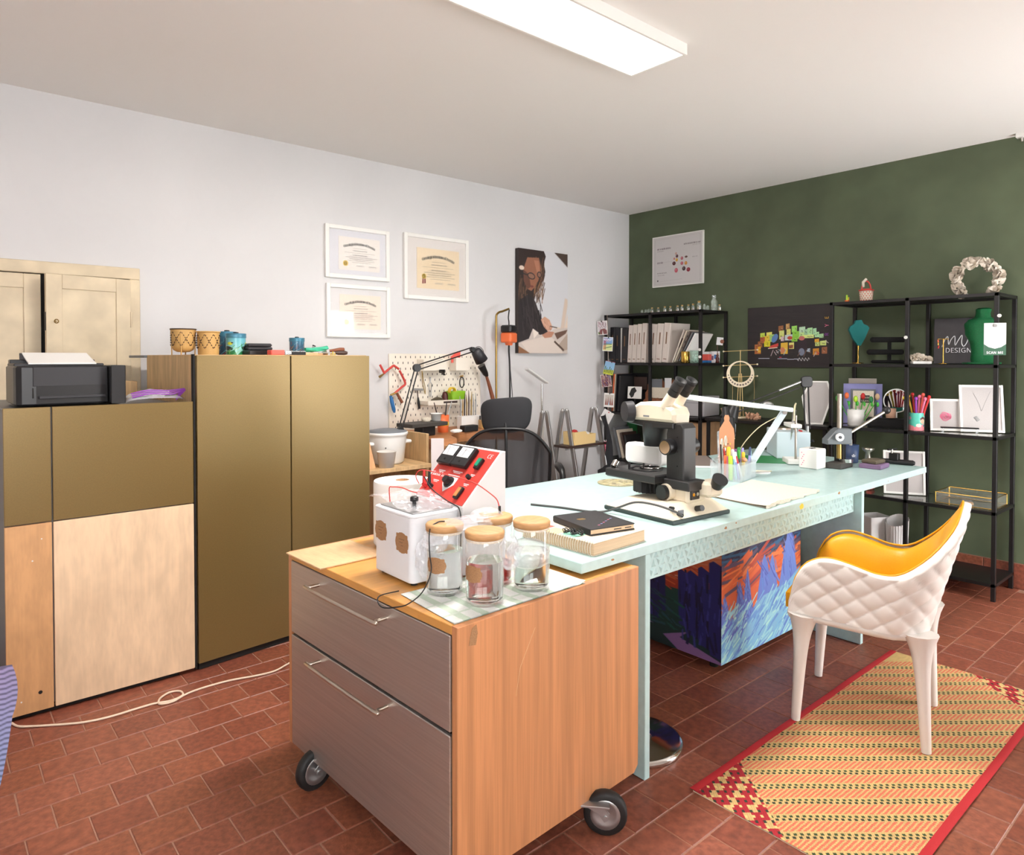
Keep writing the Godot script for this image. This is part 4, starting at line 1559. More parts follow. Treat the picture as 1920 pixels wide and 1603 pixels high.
func postcards():
	var looks := [
		["postcard of a pink tree, topmost on the string by the shelf", 1.640, .285, .088, .122, 4.0, 0],
		["postcard of a red bridge under blue sky, hanging from the shelf post", 1.497, .352, .088, .122, -3.0, 1],
		["postcard of blue sky above yellow flowers, hanging from the shelf post", 1.290, .372, .086, .115, -12.0, 2],
		["postcard of purple and brown street, half hidden behind the flower postcard", 1.180, .330, .088, .11, 8.0, 3],
		["white bordered postcard of red trunks, hanging above the tag", 1.011, .368, .090, .122, -3.0, 4],
		["white paper tag with small red mark, hanging askew from the string", .868, .345, .095, .105, -28.0, 5],
		["pink and white postcard, lowest on the string by the shelf", .600, .340, .085, .125, 6.0, 6]]
	for k in looks:
		var im := canvas(64, 88, c8(232, 230, 228))
		match k[6]:
			0:
				dpoly(im, P2([.06, .05, .94, .05, .94, .95, .06, .95]), c8(196, 190, 196))
				strokes(im, 60, .1, .1, .9, .5, 1.2, .2, .02, [c8(120, 90, 96), c8(216, 206, 210), c8(160, 120, 126)])
				dpoly(im, P2([.06, .95, .3, .6, .7, .55, .94, .7, .94, .95]), c8(122, 70, 70))
				dpoly(im, P2([.06, .95, .06, .75, .3, .9]), c8(80, 110, 60))
				dpoly(im, P2([.45, .95, .5, .65, .6, .95]), c8(206, 206, 200))
			1:
				dpoly(im, P2([.05, .05, .95, .05, .95, .95, .05, .95]), c8(120, 160, 206))
				strokes(im, 10, .1, .1, .9, .3, .2, .4, .05, [c8(186, 160, 190), c8(206, 214, 226)])
				dpoly(im, P2([.05, .95, .05, .6, .95, .45, .95, .95]), c8(206, 214, 150))
				dline(im, .15, .25, .15, .9, .05, c8(176, 44, 40))
				dline(im, .28, .25, .28, .9, .05, c8(176, 44, 40))
				dline(im, .1, .5, .9, .5, .05, c8(70, 110, 60))
				dline(im, .2, .8, .9, .66, .05, c8(80, 120, 70))
			2:
				dpoly(im, P2([.0, .0, 1, .0, 1, 1, .0, 1]), c8(136, 180, 216))
				dpoly(im, P2([0, .7, 1, .6, 1, 1, 0, 1]), c8(196, 200, 60))
				for i in 6:
					dline(im, .1 + i * .15, .9, .12 + i * .15, .4 + .1 * (i % 3), .05, c8(70, 100, 56))
				dline(im, 0, .01, 1, .01, .03, c8(200, 40, 50))
			3:
				dpoly(im, P2([.05, .05, .95, .05, .95, .95, .05, .95]), c8(126, 92, 108))
				strokes(im, 60, .05, .05, .95, .95, 1.0, .25, .05, [c8(156, 110, 90), c8(90, 80, 130), c8(196, 170, 160), c8(110, 60, 66)])
			4:
				dpoly(im, P2([.1, .12, .9, .12, .9, .85, .1, .85]), c8(196, 188, 180))
				for i in 4:
					dpoly(im, P2([.14 + i * .2, .85, .2 + i * .2, .2 + .1 * absf(i - 1.5), .3 + i * .2, .85]), c8(140, 70, 62))
				dpoly(im, P2([.42, .85, .5, .4, .58, .85]), c8(176, 200, 214))
			5:
				dell(im, .5, .12, .06, .05, c8(206, 80, 70))
				for i in 5:
					words(im, .5, .4 + i * .07, .5, .02, c8(150, 150, 154))
				dline(im, .35, .9, .6, .9, .03, c8(50, 46, 48))
			6:
				dpoly(im, P2([.05, .05, .95, .05, .95, .95, .05, .95]), c8(236, 210, 216))
				for i in 5:
					dline(im, .15, .15 + i * .17, .6, .15 + i * .17, .08, c8(206, 56, 96))
				dline(im, .3, .1, .3, .95, .12, c8(196, 90, 120))
		var pm := picture("postcard_%d" % k[6], im, .5)
		var t := thing("postcard" if k[6] != 5 else "paper_tag", k[0], "postcard" if k[6] != 5 else "tag", V(-.70 - .004 * (k[6] % 3), k[1] - k[4] / 2, k[2]), -58, "cards hung from the corner shelf")
		var s := S()
		card(s, k[3], k[4], at3(0, k[4] / 2, 0, 0, 0, k[5]), .0008)
		put(s, "card", pm, t)
		pbox("clip", "black_metal", t, V(0, k[4] - .004, .001), V(.008, .014, .004), .0005, at3(0, 0, 0, 0, 0, k[5]))
	var st := thing("hanging_string", "thin string holding the postcards before the corner shelf", "string", V(-.694, .5, .335))
	ptube("thread", "cord", st, [V(0, 0, .01), V(.001, .3, .012), V(0, .7, .02), V(.0, 1.25, .0)], .0012, 5)

# ---------------------------------------------------------------- on top of the cabinets
func flat_xz(y: float) -> Transform3D:
	# lays an x,y outline flat: outline y runs to -z, thickness goes up
	return Transform3D(Basis(V(1, 0, 0), V(0, 0, -1), V(0, 1, 0)), V(0, y, 0))

func basket(label: String, p: Vector3, w: float, h: float, ry: float, feet: bool, round_bottom: bool):
	var t := thing("bamboo_basket", label, "basket", p, ry, "bamboo baskets on the tall cabinet")
	var y0 := .012 if feet else 0.0
	var r := w / 2
	var prof := []
	if round_bottom:
		prof = [Vector2(.0, y0), Vector2(r * .5, y0 + .003), Vector2(r * .78, y0 + .012), Vector2(r * .9, y0 + .03), Vector2(r * .95, h * .6), Vector2(r, h)]
	else:
		prof = [Vector2(0, y0), Vector2(r * .88, y0), Vector2(r * .88, y0), Vector2(r * .93, h * .5), Vector2(r * .97, h)]
	plathe("wall", "bamboo", t, prof + [prof[-1], Vector2(r * .93, h), Vector2(r * .93, h), Vector2(r * .86, y0 + .03), Vector2(0, y0 + .02)], 28)
	var ring := []
	for i in 28:
		ring.append(V(cos(TAU * i / 28.0), 0, sin(TAU * i / 28.0)) * r * .99 + V(0, h, 0))
	ptube("rim", "bamboo_dark" if feet else "bamboo", t, ring, .0035, 6, true)
	# dark zigzag strands
	var s := S()
	for lane in 2:
		for seg in 8:
			for d in 6:
				var f0 := (d + .15) / 6.0
				var f1 := (d + .72) / 6.0
				var a0 := TAU * (seg + f0) / 8.0
				var a1 := TAU * (seg + f1) / 8.0
				var up := (seg + lane) % 2 == 0
				var ya := lerpf(y0 + .03, h - .012, f0 if up else 1 - f0)
				var yb := lerpf(y0 + .03, h - .012, f1 if up else 1 - f1)
				var rr := r * 1.005
				tube(s, [V(cos(a0) * rr * .97, ya, sin(a0) * rr * .97), V(cos(a1) * rr * .97, yb, sin(a1) * rr * .97)], .0018, 5)
	put(s, "strands", "bamboo_dark", t)
	if feet:
		for k in 4:
			var a := TAU * k / 4.0 + .8
			pcyl("leg", "bamboo", t, V(cos(a) * r * .9, 0, sin(a) * r * .9), V(cos(a) * r * .94, h * .95, sin(a) * r * .94), .003, -1, 6)

func tin(label: String, p: Vector3, r: float, h: float, sd: int, ry := 0.0):
	rng.seed = sd
	var t := thing("painted_tin", label, "tin", p, ry, "lidded tins on the tall cabinet")
	var im := canvas(256, 128, c8(70, 140, 160))
	for j in 128:
		var v := j / 127.0
		var c: Color = c8(96, 170, 190).lerp(c8(150, 206, 190), v) if sd == 31 else c8(64, 112, 140).lerp(c8(40, 66, 90), v)
		im.fill_rect(Rect2i(0, j, 256, 1), c)
	if sd == 31:
		for k in 3:
			var x := .1 + k * .33
			dell(im, x + .1, .62, .09, .13, c8(38, 50, 62), .3)
			dell(im, x + .06, .34, .05, .09, c8(196, 206, 60))
			dell(im, x + .02, .30, .02, .04, c8(60, 44, 40))
			dpoly(im, P2([x - .06, 1, x - .02, .7, x + .05, .8, x + .2, .78, x + .26, 1]), c8(36, 120, 70))
			strokes(im, 14, x - .08, .4, x + .22, .95, 1.4, .3, .02, [c8(60, 150, 80), c8(28, 92, 70), c8(150, 190, 90)])
	else:
		strokes(im, 70, 0, .1, 1, 1, 1.3, .35, .025, [c8(40, 54, 74), c8(96, 150, 166), c8(56, 88, 110), c8(150, 70, 70), c8(190, 130, 80)])
	var pm := picture("tin_print_%d" % sd, im, .3)
	var s := S()
	var n := 32
	for i in n:
		var a0 := TAU * i / n
		var a1 := TAU * (i + 1) / n
		quad_s(s, V(cos(a0) * r, 0, sin(a0) * r), V(cos(a1) * r, 0, sin(a1) * r), V(cos(a1) * r, h * .78, sin(a1) * r), V(cos(a0) * r, h * .78, sin(a0) * r), V(cos(a0), 0, sin(a0)), 0, [Vector2(float(i) / n, 1), Vector2(float(i + 1) / n, 1), Vector2(float(i + 1) / n, 0), Vector2(float(i) / n, 0)])
	put(s, "body", pm, t)
	plathe("lid", mat("tin_lid_%d" % sd, c8(70, 130, 156), .35, .2), t, [Vector2(r * 1.04, h * .77), Vector2(r * 1.06, h * .8), Vector2(r * 1.04, h * .86), Vector2(r * 1.04, h * .93), Vector2(r * 1.07, h * .95), Vector2(r * 1.0, h * .97), Vector2(0, h * .975)], 32)
	plathe("lid_knob", "black_plastic", t, [Vector2(r * .22, h * .97), Vector2(r * .3, h * .99), Vector2(r * .26, h * 1.03), Vector2(0, h * 1.04)], 16)

func build_cabinet_top_items():
	var ty := 1.3885
	mat("bamboo_dark", c8(62, 44, 32), .7)
	basket("bamboo basket on little legs with dark rim, beside the wall cupboard", V(-4.259, ty, .75), .115, .125, 20, true, true)
	basket("straight bamboo basket without legs, next to the blue tin", V(-4.157, ty, .80), .108, .113, 55, false, false)
	tin("tall blue tin painted with a green bird scene, front one by the baskets", V(-4.024, ty, .80), .047, .112, 31, 30)
	tin("tall blue tin standing half hidden behind the painted bird tin", V(-4.03, ty, .685), .047, .125, 32, 80)
	tin("small blue tin with dark flowers behind the pliers", V(-3.674, ty, .73), .039, .098, 33, 10)
	var t := thing("black_case", "flat black case lying under another on the tall cabinet", "case", V(-3.95, ty, .86), 8)
	pbox("base", "black_plastic", t, V(0, .012, 0), V(.11, .024, .09), .004)
	t = thing("black_case", "rounded dark grey case stacked on the flat black case", "case", V(-3.932, ty + .0245, .85), -4)
	pbox("lower_half", "dark_plastic", t, V(0, .008, 0), V(.125, .016, .08), .005)
	pbox("upper_half", "dark_plastic", t, V(0, .0255, 0), V(.121, .017, .077), .006)
	t = thing("red_box", "small coral red box with clear end on the tall cabinet", "box", V(-3.872, ty, .97), 3)
	pbox("body", "coral_red", t, V(-.015, .0125, 0), V(.07, .025, .05), .003)
	pbox("clear_end", "clear_plastic", t, V(.04, .0115, 0), V(.038, .022, .046), .003)
	t = thing("dark_box", "low dark box with clear lid beside the red box", "box", V(-3.785, ty, .96), -3)
	pbox("tray", "black_plastic", t, V(0, .008, 0), V(.095, .016, .06), .002)
	pbox("lid", "clear_plastic", t, V(0, .019, 0), V(.093, .006, .058), .001)
	t = thing("wood_strip", "thin strip of pale wood lying flat on the tall cabinet", "wood strip", V(-3.665, ty, .90), 0)
	pprism("strip", "board", t, P2([-.075, -.02, .02, -.035, .085, -.012, .08, .018, -.05, .025]), .014, flat_xz(0), .002)
	t = thing("glove", "crumpled green rubber glove on the wood strip", "glove", V(-3.645, ty + .0145, .905), 0)
	var s := S()
	grid(s, func(u: float, v: float):
		var a := v * TAU
		var r := .014 + .008 * sin(u * 7.0) + .004 * sin(a * 3.0 + u * 9.0)
		return V(-.06 + u * .125, .013 + sin(a) * .012 + .012 * u * u, cos(a) * r + .006 * sin(u * 11.0)), 28, 14, 1.0)
	put(s, "rubber", mat("glove_green", c8(60, 176, 140), .45), t)
	t = thing("hammer", "hammer with brown wooden handle on the tall cabinet", "hammer", V(-3.545, ty, .93), 4)
	ptube("handle", "leather_brown", t, [V(-.06, .022, 0), V(-.02, .025, 0), V(.03, .031, 0), V(.05, .033, 0)], [.006, .008, .011, .009], 10)
	pcyl("head", "aluminium", t, V(-.062, .009, -.03), V(-.062, .022, .03), .009)
	t = thing("file", "file with dark turned handle in front of the hammer", "file", V(-3.545, ty, .985), -3)
	ptube("handle", "dark_wood", t, [V(-.03, .0125, 0), V(-.01, .0125, 0), V(.02, .013, 0), V(.038, .012, 0)], [.006, .0115, .0125, .008], 10)
	pbox("blade", "aluminium", t, V(-.075, .0125, 0), V(.09, .004, .012), .001)
	t = thing("brass_weight", "tiny brass weights standing by the file handle", "weights", V(-3.606, ty, 1.0))
	for k in 3:
		pcyl("weight", "gold", t, V(k * .011, 0, 0), V(k * .011, .012 + .008 * (k % 2), 0), .0045, .0035, 8)
	t = thing("metal_clamp", "small metal ring clamp standing behind the green glove", "clamp", V(-3.633, ty, .845))
	pcyl("sleeve", "aluminium", t, V(-.012, .0, 0), V(.004, .048, 0), .007)
	pcyl("cap", "black_metal", t, V(.004, .048, 0), V(.006, .053, 0), .009)

	# printer on the low cabinet
	var p := thing("inkjet_printer", "black inkjet printer with ink tank gauges on the low cabinet", "printer", V(-4.778, 1.1855, .985), 0)
	s = S()
	prism(s, [Vector2(-.1875, -.17), Vector2(.1275, -.17), Vector2(.1275, .125), Vector2(-.12, .165), Vector2(-.165, .162), Vector2(-.182, .148), Vector2(-.1875, .12)].map(func(v): return Vector2(v.x, -v.y)), .152, flat_xz(.004), .006)
	var body := put(s, "body", "black_plastic", p)
	pbox("lid", "dark_plastic", p, V(-.03, .16, -.04), V(.305, .012, .25), .003)
	s = S()
	prism(s, P2([.14, .0, .14, .137, .128, .15, .0, .156, -.17, .156, -.17, 0]), .054, at3(.132, .002, .0, 90), .003)
	put(s, "ink_tank", "black_plastic", p)
	var tk := Transform3D(Basis(), V(.159, 0, .141))
	pbox("sticker", "label_white", p, tk * V(0, .118, .0005), V(.028, .015, .001), 0)
	lettering("3.4", .007, "red", p, at3(.153, .1183, .1426))
	pbox("model_badge", "grey_plastic", p, tk * V(0, .088, .0005), V(.022, .012, .001), 0)
	for k in 4:
		pprism("ink_gauge", "gauge", p, rrect(.0075, .034, .0036, 4), .0015, at3(.1455 + k * .0098, .035, .1405))
	pbox("front_panel", "dark_plastic", p, V(-.026, .115, .134), V(.258, .075, .02), .002, at3(0, 0, 0, 9.2))
	lettering("EPSON", .0155, "label_white", p, at3(-.0045, .11, .1408, 9.2, 0, 0), "Droid Sans", 700)
	pbox("slot", "black_gap", p, V(-.026, .052, .131), V(.262, .04, .022), .001, at3(0, 0, 0, 9.2))
	pbox("output_tray", "dark_plastic", p, V(-.02, .035, .142), V(.235, .012, .02), .002, at3(0, 0, 0, 9.2))
	pbox("paper_guide", "black_plastic", p, V(-.03, .055, .144), V(.012, .018, .008), .001)
	pbox("rear_feeder", "black_plastic", p, V(-.03, .17, -.13), V(.30, .022, .07), .003)
	pbox("paper_support", "dark_plastic", p, V(-.075, .215, -.165), V(.115, .085, .004), .002, Transform3D(Basis(V(1, 0, 0), -.25), V(0, 0, -.05)))
	t = thing("paper_stack", "stack of white sheets curving over the top of the printer", "paper", V(-4.81, 1.1855, .985), 0)
	s = S()
	var sheet = func(u: float, v: float) -> Vector3:
		return V(-.105 + .23 * u, .168 + .020 * sin(clampf(1.0 - v, 0, 1) * PI / 2) + .022 * pow(1.0 - v, 2.0), .10 - .22 * (1.0 - v))
	grid(s, sheet, 12, 14, 1.0)
	grid(s, func(u: float, v: float): return sheet.call(u, v) - V(0, .005, 0), 12, 14, -1.0)
	grid(s, func(u: float, v: float): return sheet.call(0.0, u) - V(0, .005 * v, 0), 14, 1, 1.0, -1)
	grid(s, func(u: float, v: float): return sheet.call(1.0, u) - V(0, .005 * v, 0), 14, 1, -1.0, -1)
	grid(s, func(u: float, v: float): return sheet.call(u, 1.0) - V(0, .005 * v, 0), 12, 1, 1.0, -1)
	put(s, "sheets", "paper", t)
	# zip bag of parts beside the printer
	t = thing("zip_bag", "clear plastic zip bag with purple strips beside the printer", "bag", V(-4.462, 1.1855, 1.04), 3)
	s = S()
	grid(s, func(u: float, v: float):
		var e := pow(sin(u * PI), .5) * pow(sin(clampf(v, 0.02, .98) * PI), .5)
		return V(-.12 + .235 * u, .004 + .045 * e + .006 * sin(u * 17.0) * sin(v * 13.0) * e, .07 - .14 * v), 30, 20, 1.0)
	put(s, "film", "bag_film", t)
	for k in 3:
		ptube("purple_strip", "purple", t, smooth_path([V(-.10, .02 + k * .008, .06 - k * .01), V(-.03, .035 + k * .007, .065 - k * .012), V(.05, .03 + k * .008, .066 - k * .01), V(.108, .045 + k * .004, .06)], 5), .003, 6)
	s = S()
	prism(s, P2([.075, .0, .118, .045, .112, .055, .09, .04, .08, .02]), .003, at3(0, 0, .05), .0005)
	put(s, "purple_tab", "purple", t)
	for k in 4:
		s = S()
		grid(s, func(u: float, v: float): return V(-.09 + .035 * k + .05 * u + .01 * v, .012 + .018 * sin(u * PI) + .006 * k * v, .06 - .06 * v), 6, 4, 1.0)
		put(s, "white_label", "paper", t)

# ---------------------------------------------------------------- on the trolley
func scalloped(w: float, h: float) -> Array:
	var out := []
	for i in 32:
		var a := TAU * i / 32.0
		var k := 1.0 + .07 * cos(a * 8.0)
		var cx := signf(cos(a)) * pow(absf(cos(a)), .55)
		var cy := signf(sin(a)) * pow(absf(sin(a)), .55)
		out.append(Vector2(cx * w / 2 * k, cy * h / 2 * k))
	return out

func glass_jar(label: String, p: Vector3, level: float, liquid: String, tagged: bool, ry: float):
	var t := thing("glass_jar", label, "jar", p, ry, "cork lidded jars on the trolley")
	var r := .0505
	var h := .172
	var s := S()
	lathe(s, [Vector2(0, 0), Vector2(r - .006, 0), Vector2(r - .001, .003), Vector2(r, .01), Vector2(r, h - .01), Vector2(r - .002, h - .004), Vector2(r - .004, h)], 40)
	put(s, "glass", "jar_glass", t)
	s = S()
	var q := r - .0025
	lathe(s, [Vector2(0, .009), Vector2(q - .004, .009), Vector2(q, .014), Vector2(q, level), Vector2(q, level), Vector2(0, level)], 40)
	put(s, "water", liquid, t)
	plathe("lid", "bamboo_lid", t, [Vector2(0, h - .002), Vector2(r - .004, h - .002), Vector2(r - .004, h - .002), Vector2(r + .001, h), Vector2(r + .002, h + .014), Vector2(r - .001, h + .018), Vector2(r - .004, h + .019), Vector2(0, h + .019)], 40)
	plathe("seal_ring", "cream_paper", t, [Vector2(r - .002, h - .008), Vector2(r - .001, h - .005), Vector2(r - .002, h - .002)], 32)
	if tagged:
		s = S()
		var pl := scalloped(.058, .042)
		var n := pl.size()
		for i in n:
			var a: Vector2 = pl[i]
			var b: Vector2 = pl[(i + 1) % n]
			var wrap = func(v: Vector2) -> Vector3: return V(sin(v.x / r) * (r + .0006), .085 + v.y, cos(v.x / r) * (r + .0006))
			for k in 4:
				var f0 := k / 4.0
				var f1 := (k + 1) / 4.0
				quad_s(s, wrap.call(a * f0), wrap.call(b * f0), wrap.call(b * f1), wrap.call(a * f1), V(0, 0, 1), 0)
		put(s, "label", "kraft", t)

func crumple(s: SurfaceTool, c: Vector3, r: Vector3, sd: int, amp := .35, nu := 34, nv := 22, cut := 1.0):
	var n := FastNoiseLite.new()
	n.seed = sd
	n.frequency = 1.6
	n.fractal_octaves = 3
	n.noise_type = FastNoiseLite.TYPE_CELLULAR
	grid(s, func(u: float, v: float):
		var a := u * TAU
		var b := (v - .5) * PI * cut
		var d := V(cos(b) * cos(a), sin(b), cos(b) * sin(a))
		var k := 1.0 + amp * (n.get_noise_3dv(d * 1.3) * 1.6 + .7)
		return c + d * r * k, nu, nv, 1.0, -1)

func build_trolley_items():
	var Y := .7285
	mat("bamboo_lid", c8(206, 158, 106), .55, 0, "grain_h", 6.0)
	pane("jar_glass", Color(.97, 1, .99), .02, .01)
	glass("red_liquid", Color(.75, .12, .08, 0.0), 1.33)
	pane("wrap_film", Color(.96, .97, 1), .2, .14)
	# thin board on the trolley
	var t := thing("thin_board", "thin raw wood board lying on the trolley's far corner", "board", V(-4.21, Y, 2.27), 2)
	pbox("sheet", "board", t, V(.0, .003, 0), V(.235, .005, .235), .001)
	# tea towel
	var im := canvas(320, 180, c8(226, 228, 224))
	for k in 8:
		var x := .06 + k * .125
		dpoly(im, P2([x, 0, x + .05, 0, x + .05, 1, x, 1]), c8(190, 206, 188))
	for k in 3:
		dline(im, 0, .2 + k * .3, 1, .2 + k * .3, .03, c8(200, 212, 198))
	var n := FastNoiseLite.new()
	n.frequency = .3
	for j in 180:
		for i in 320:
			im.set_pixel(i, j, im.get_pixel(i, j).darkened(.04 * (n.get_noise_2d(i, j) + 1.0)))
	var tm := picture("towel_cloth", im, .9)
	t = thing("tea_towel", "white tea towel with pale green stripes under the glass jars", "tea towel", V(0, Y, 0))
	var s := S()
	var cloth = func(u: float, v: float) -> Vector3:
		var a := V(-4.266, 0, 3.007).lerp(V(-3.80, 0, 3.0), u)
		var b := V(-4.252, 0, 2.739).lerp(V(-3.80, 0, 2.735), u)
		var p := a.lerp(b, v)
		var fold := maxf(0.0, (u - .84) / .16)
		p.y = .0022 + .0012 * sin(u * 9.0) * sin(v * 6.0) + .004 * sin(fold * PI * 2.5) * fold
		if v < .06:
			p.y += .0015
		return p
	grid(s, cloth, 60, 24, -1.0)
	grid(s, func(u: float, v: float): return cloth.call(u, v) * V(1, 0, 1) + V(0, .0006, 0), 4, 4, 1.0)
	put(s, "cloth", tm, t)
	# paper towel roll
	t = thing("paper_roll", "large white paper towel roll standing at the back of the trolley", "paper roll", V(-3.975, Y, 2.30))
	plathe("paper", "paper", t, [Vector2(.022, .004), Vector2(.094, .004), Vector2(.099, .012), Vector2(.099, .012), Vector2(.099, .218), Vector2(.097, .223), Vector2(.097, .223), Vector2(.08, .224), Vector2(.024, .223)], 48)
	plathe("core", "kraft", t, [Vector2(.020, .001), Vector2(.022, .001), Vector2(.023, .224), Vector2(.020, .224), Vector2(.0199, .05), Vector2(0, .05)], 24)
	s = S()
	grid(s, func(u: float, v: float):
		var a := 1.2 + u * 1.1
		return V(cos(a) * (.099 + .006 * u), .004 + .219 * v, sin(a) * (.099 + .006 * u)), 10, 2, 1.0)
	put(s, "loose_sheet", "paper", t)
	# white tank with kraft labels
	t = thing("white_tank", "square white tank with two kraft labels and black knob lid", "tank", V(-4.119, Y, 2.611))
	s = S()
	prism(s, rrect(.168, .209, .018, 4), .185, flat_xz(.010), .002, true)
	put(s, "body", "tank_white", t)
	s = S()
	prism(s, rrect(.172, .213, .02, 4), .008, flat_xz(.194), .002, true)
	put(s, "rim", "tank_white", t)
	pbox("lid", "aluminium", t, V(0, .204, 0), V(.14, .003, .18), .001)
	plathe("knob", "black_plastic", t, [Vector2(.006, .204), Vector2(.006, .222), Vector2(.006, .222), Vector2(.0125, .224), Vector2(.0125, .234), Vector2(.010, .237), Vector2(0, .237)], 16, at3(-.02, 0, .02))
	for k in [[-.062, .132, .064, .056], [.055, .118, .066, .056]]:
		var lb := pprism("label", "kraft", t, scalloped(k[2], k[3]), .0006, Transform3D(Basis(V(0, 0, 1), V(0, 1, 0), V(-1, 0, 0)), V(-.0842, k[1], k[0])))
		for j in 3:
			pbox("handwriting", "ink_faint", lb, V(-.0851, k[1] + .010 - j * .009, k[0] - .004 * (j % 2)), V(.0003, .0016, .026 - .008 * j), 0)
	for x in [-.06, .06]:
		for z in [-.08, .08]:
			pcyl("foot", "rubber", t, V(x, 0, z), V(x, .011, z), .01, -1, 10)
	control_unit()
	glass_jar("cork lidded water jar with kraft label next to the white tank", V(-4.153, Y + .0035, 2.805), .118, "water", true, -65)
	glass_jar("cork lidded water jar nearest the trolley corner, label turned left", V(-4.119, Y + .0035, 2.938), .112, "water", true, -80)
	glass_jar("cork lidded water jar beside the spiral notebook, wrapped in film", V(-3.948, Y + .0035, 2.933), .105, "water", false, 0)
	glass_jar("cork lidded jar with red liquid behind the other jars", V(-3.99, Y + .0035, 2.822), .055, "red_liquid", false, 0)
	# crumpled film over the tank and round the jars
	t = thing("plastic_film", "crumpled clear film over the lid of the white tank", "film", V(-4.115, Y + .2, 2.60))
	s = S()
	var nz := FastNoiseLite.new()
	nz.frequency = 18.0
	nz.noise_type = FastNoiseLite.TYPE_CELLULAR
	nz.seed = 4
	grid(s, func(u: float, v: float):
		var x := -.085 + .17 * u
		var z := -.125 + .23 * v
		var k := nz.get_noise_2d(x, z)
		return V(x + .01 * k, .012 + .022 * (k + 1.0) + .012 * sin(v * 5.0), z), 44, 50, 1.0, -1)
	put(s, "sheet", "wrap_film", t)
	t = thing("plastic_film", "crumpled clear film wound between the glass jars", "film", V(-4.03, Y + .11, 2.87))
	s = S()
	crumple(s, V(-.135, .03, -.09), V(.035, .045, .04), 3, .45)
	crumple(s, V(-.15, -.02, -.12), V(.028, .05, .03), 8, .5)
	crumple(s, V(-.06, .075, -.045), V(.09, .018, .05), 5, .4)
	crumple(s, V(.02, .085, -.06), V(.05, .02, .04), 12, .4)
	crumple(s, V(.012, .0, .05), V(.03, .05, .03), 6, .5)
	crumple(s, V(.075, -.01, .055), V(.062, .04, .06), 9, .12)
	put(s, "sheet", "wrap_film", t)
	# leads
	t = thing("red_lead", "thin red wire arching from the red control unit to the jars", "wire")
	ptube("wire", "red_cord", t, smooth_path([V(-4.098, .994, 2.593), V(-4.11, 1.015, 2.595), V(-4.111, 1.033, 2.607), V(-4.095, 1.037, 2.621), V(-4.052, 1.025, 2.671), V(-4.017, 1.013, 2.714), V(-4.0, 1.001, 2.755), V(-3.986, .98, 2.794), V(-3.977, .963, 2.816), V(-3.972, .938, 2.822)], 5), .0016, 6)
	pcyl("clip", "black_plastic", t, V(-3.972, .925, 2.822), V(-3.972, .945, 2.822), .004, -1, 8)
	t = thing("red_lead", "short red wire lying across the tank's film", "wire")
	ptube("wire", "red_cord", t, smooth_path([V(-4.206, .955, 2.606), V(-4.207, .994, 2.604), V(-4.2, .998, 2.61), V(-4.163, .99, 2.603), V(-4.133, .976, 2.602), V(-4.106, .967, 2.594)], 5), .0016, 6)
	t = thing("black_lead", "black wire from the control unit down behind the jars", "wire")
	ptube("wire", "black_cord", t, smooth_path([V(-4.075, 1.012, 2.585), V(-4.07, .977, 2.623), V(-4.061, .953, 2.678), V(-4.066, .947, 2.727), V(-4.059, .934, 2.746), V(-4.062, .88, 2.757), V(-4.07, .735, 2.76)], 5), .0018, 6)
	t = thing("black_lead", "black wire looping from a jar lid over the trolley edge", "wire")
	ptube("wire", "black_cord", t, smooth_path([V(-4.15, .924, 2.80), V(-4.175, .926, 2.803), V(-4.206, .912, 2.812), V(-4.218, .856, 2.828), V(-4.23, .814, 2.853), V(-4.253, .764, 2.847), V(-4.285, .735, 2.828), V(-4.302, .722, 2.797), V(-4.318, .714, 2.757), V(-4.317, .722, 2.729), V(-4.302, .732, 2.717), V(-4.245, .7315, 2.717)], 5), .0018, 6)

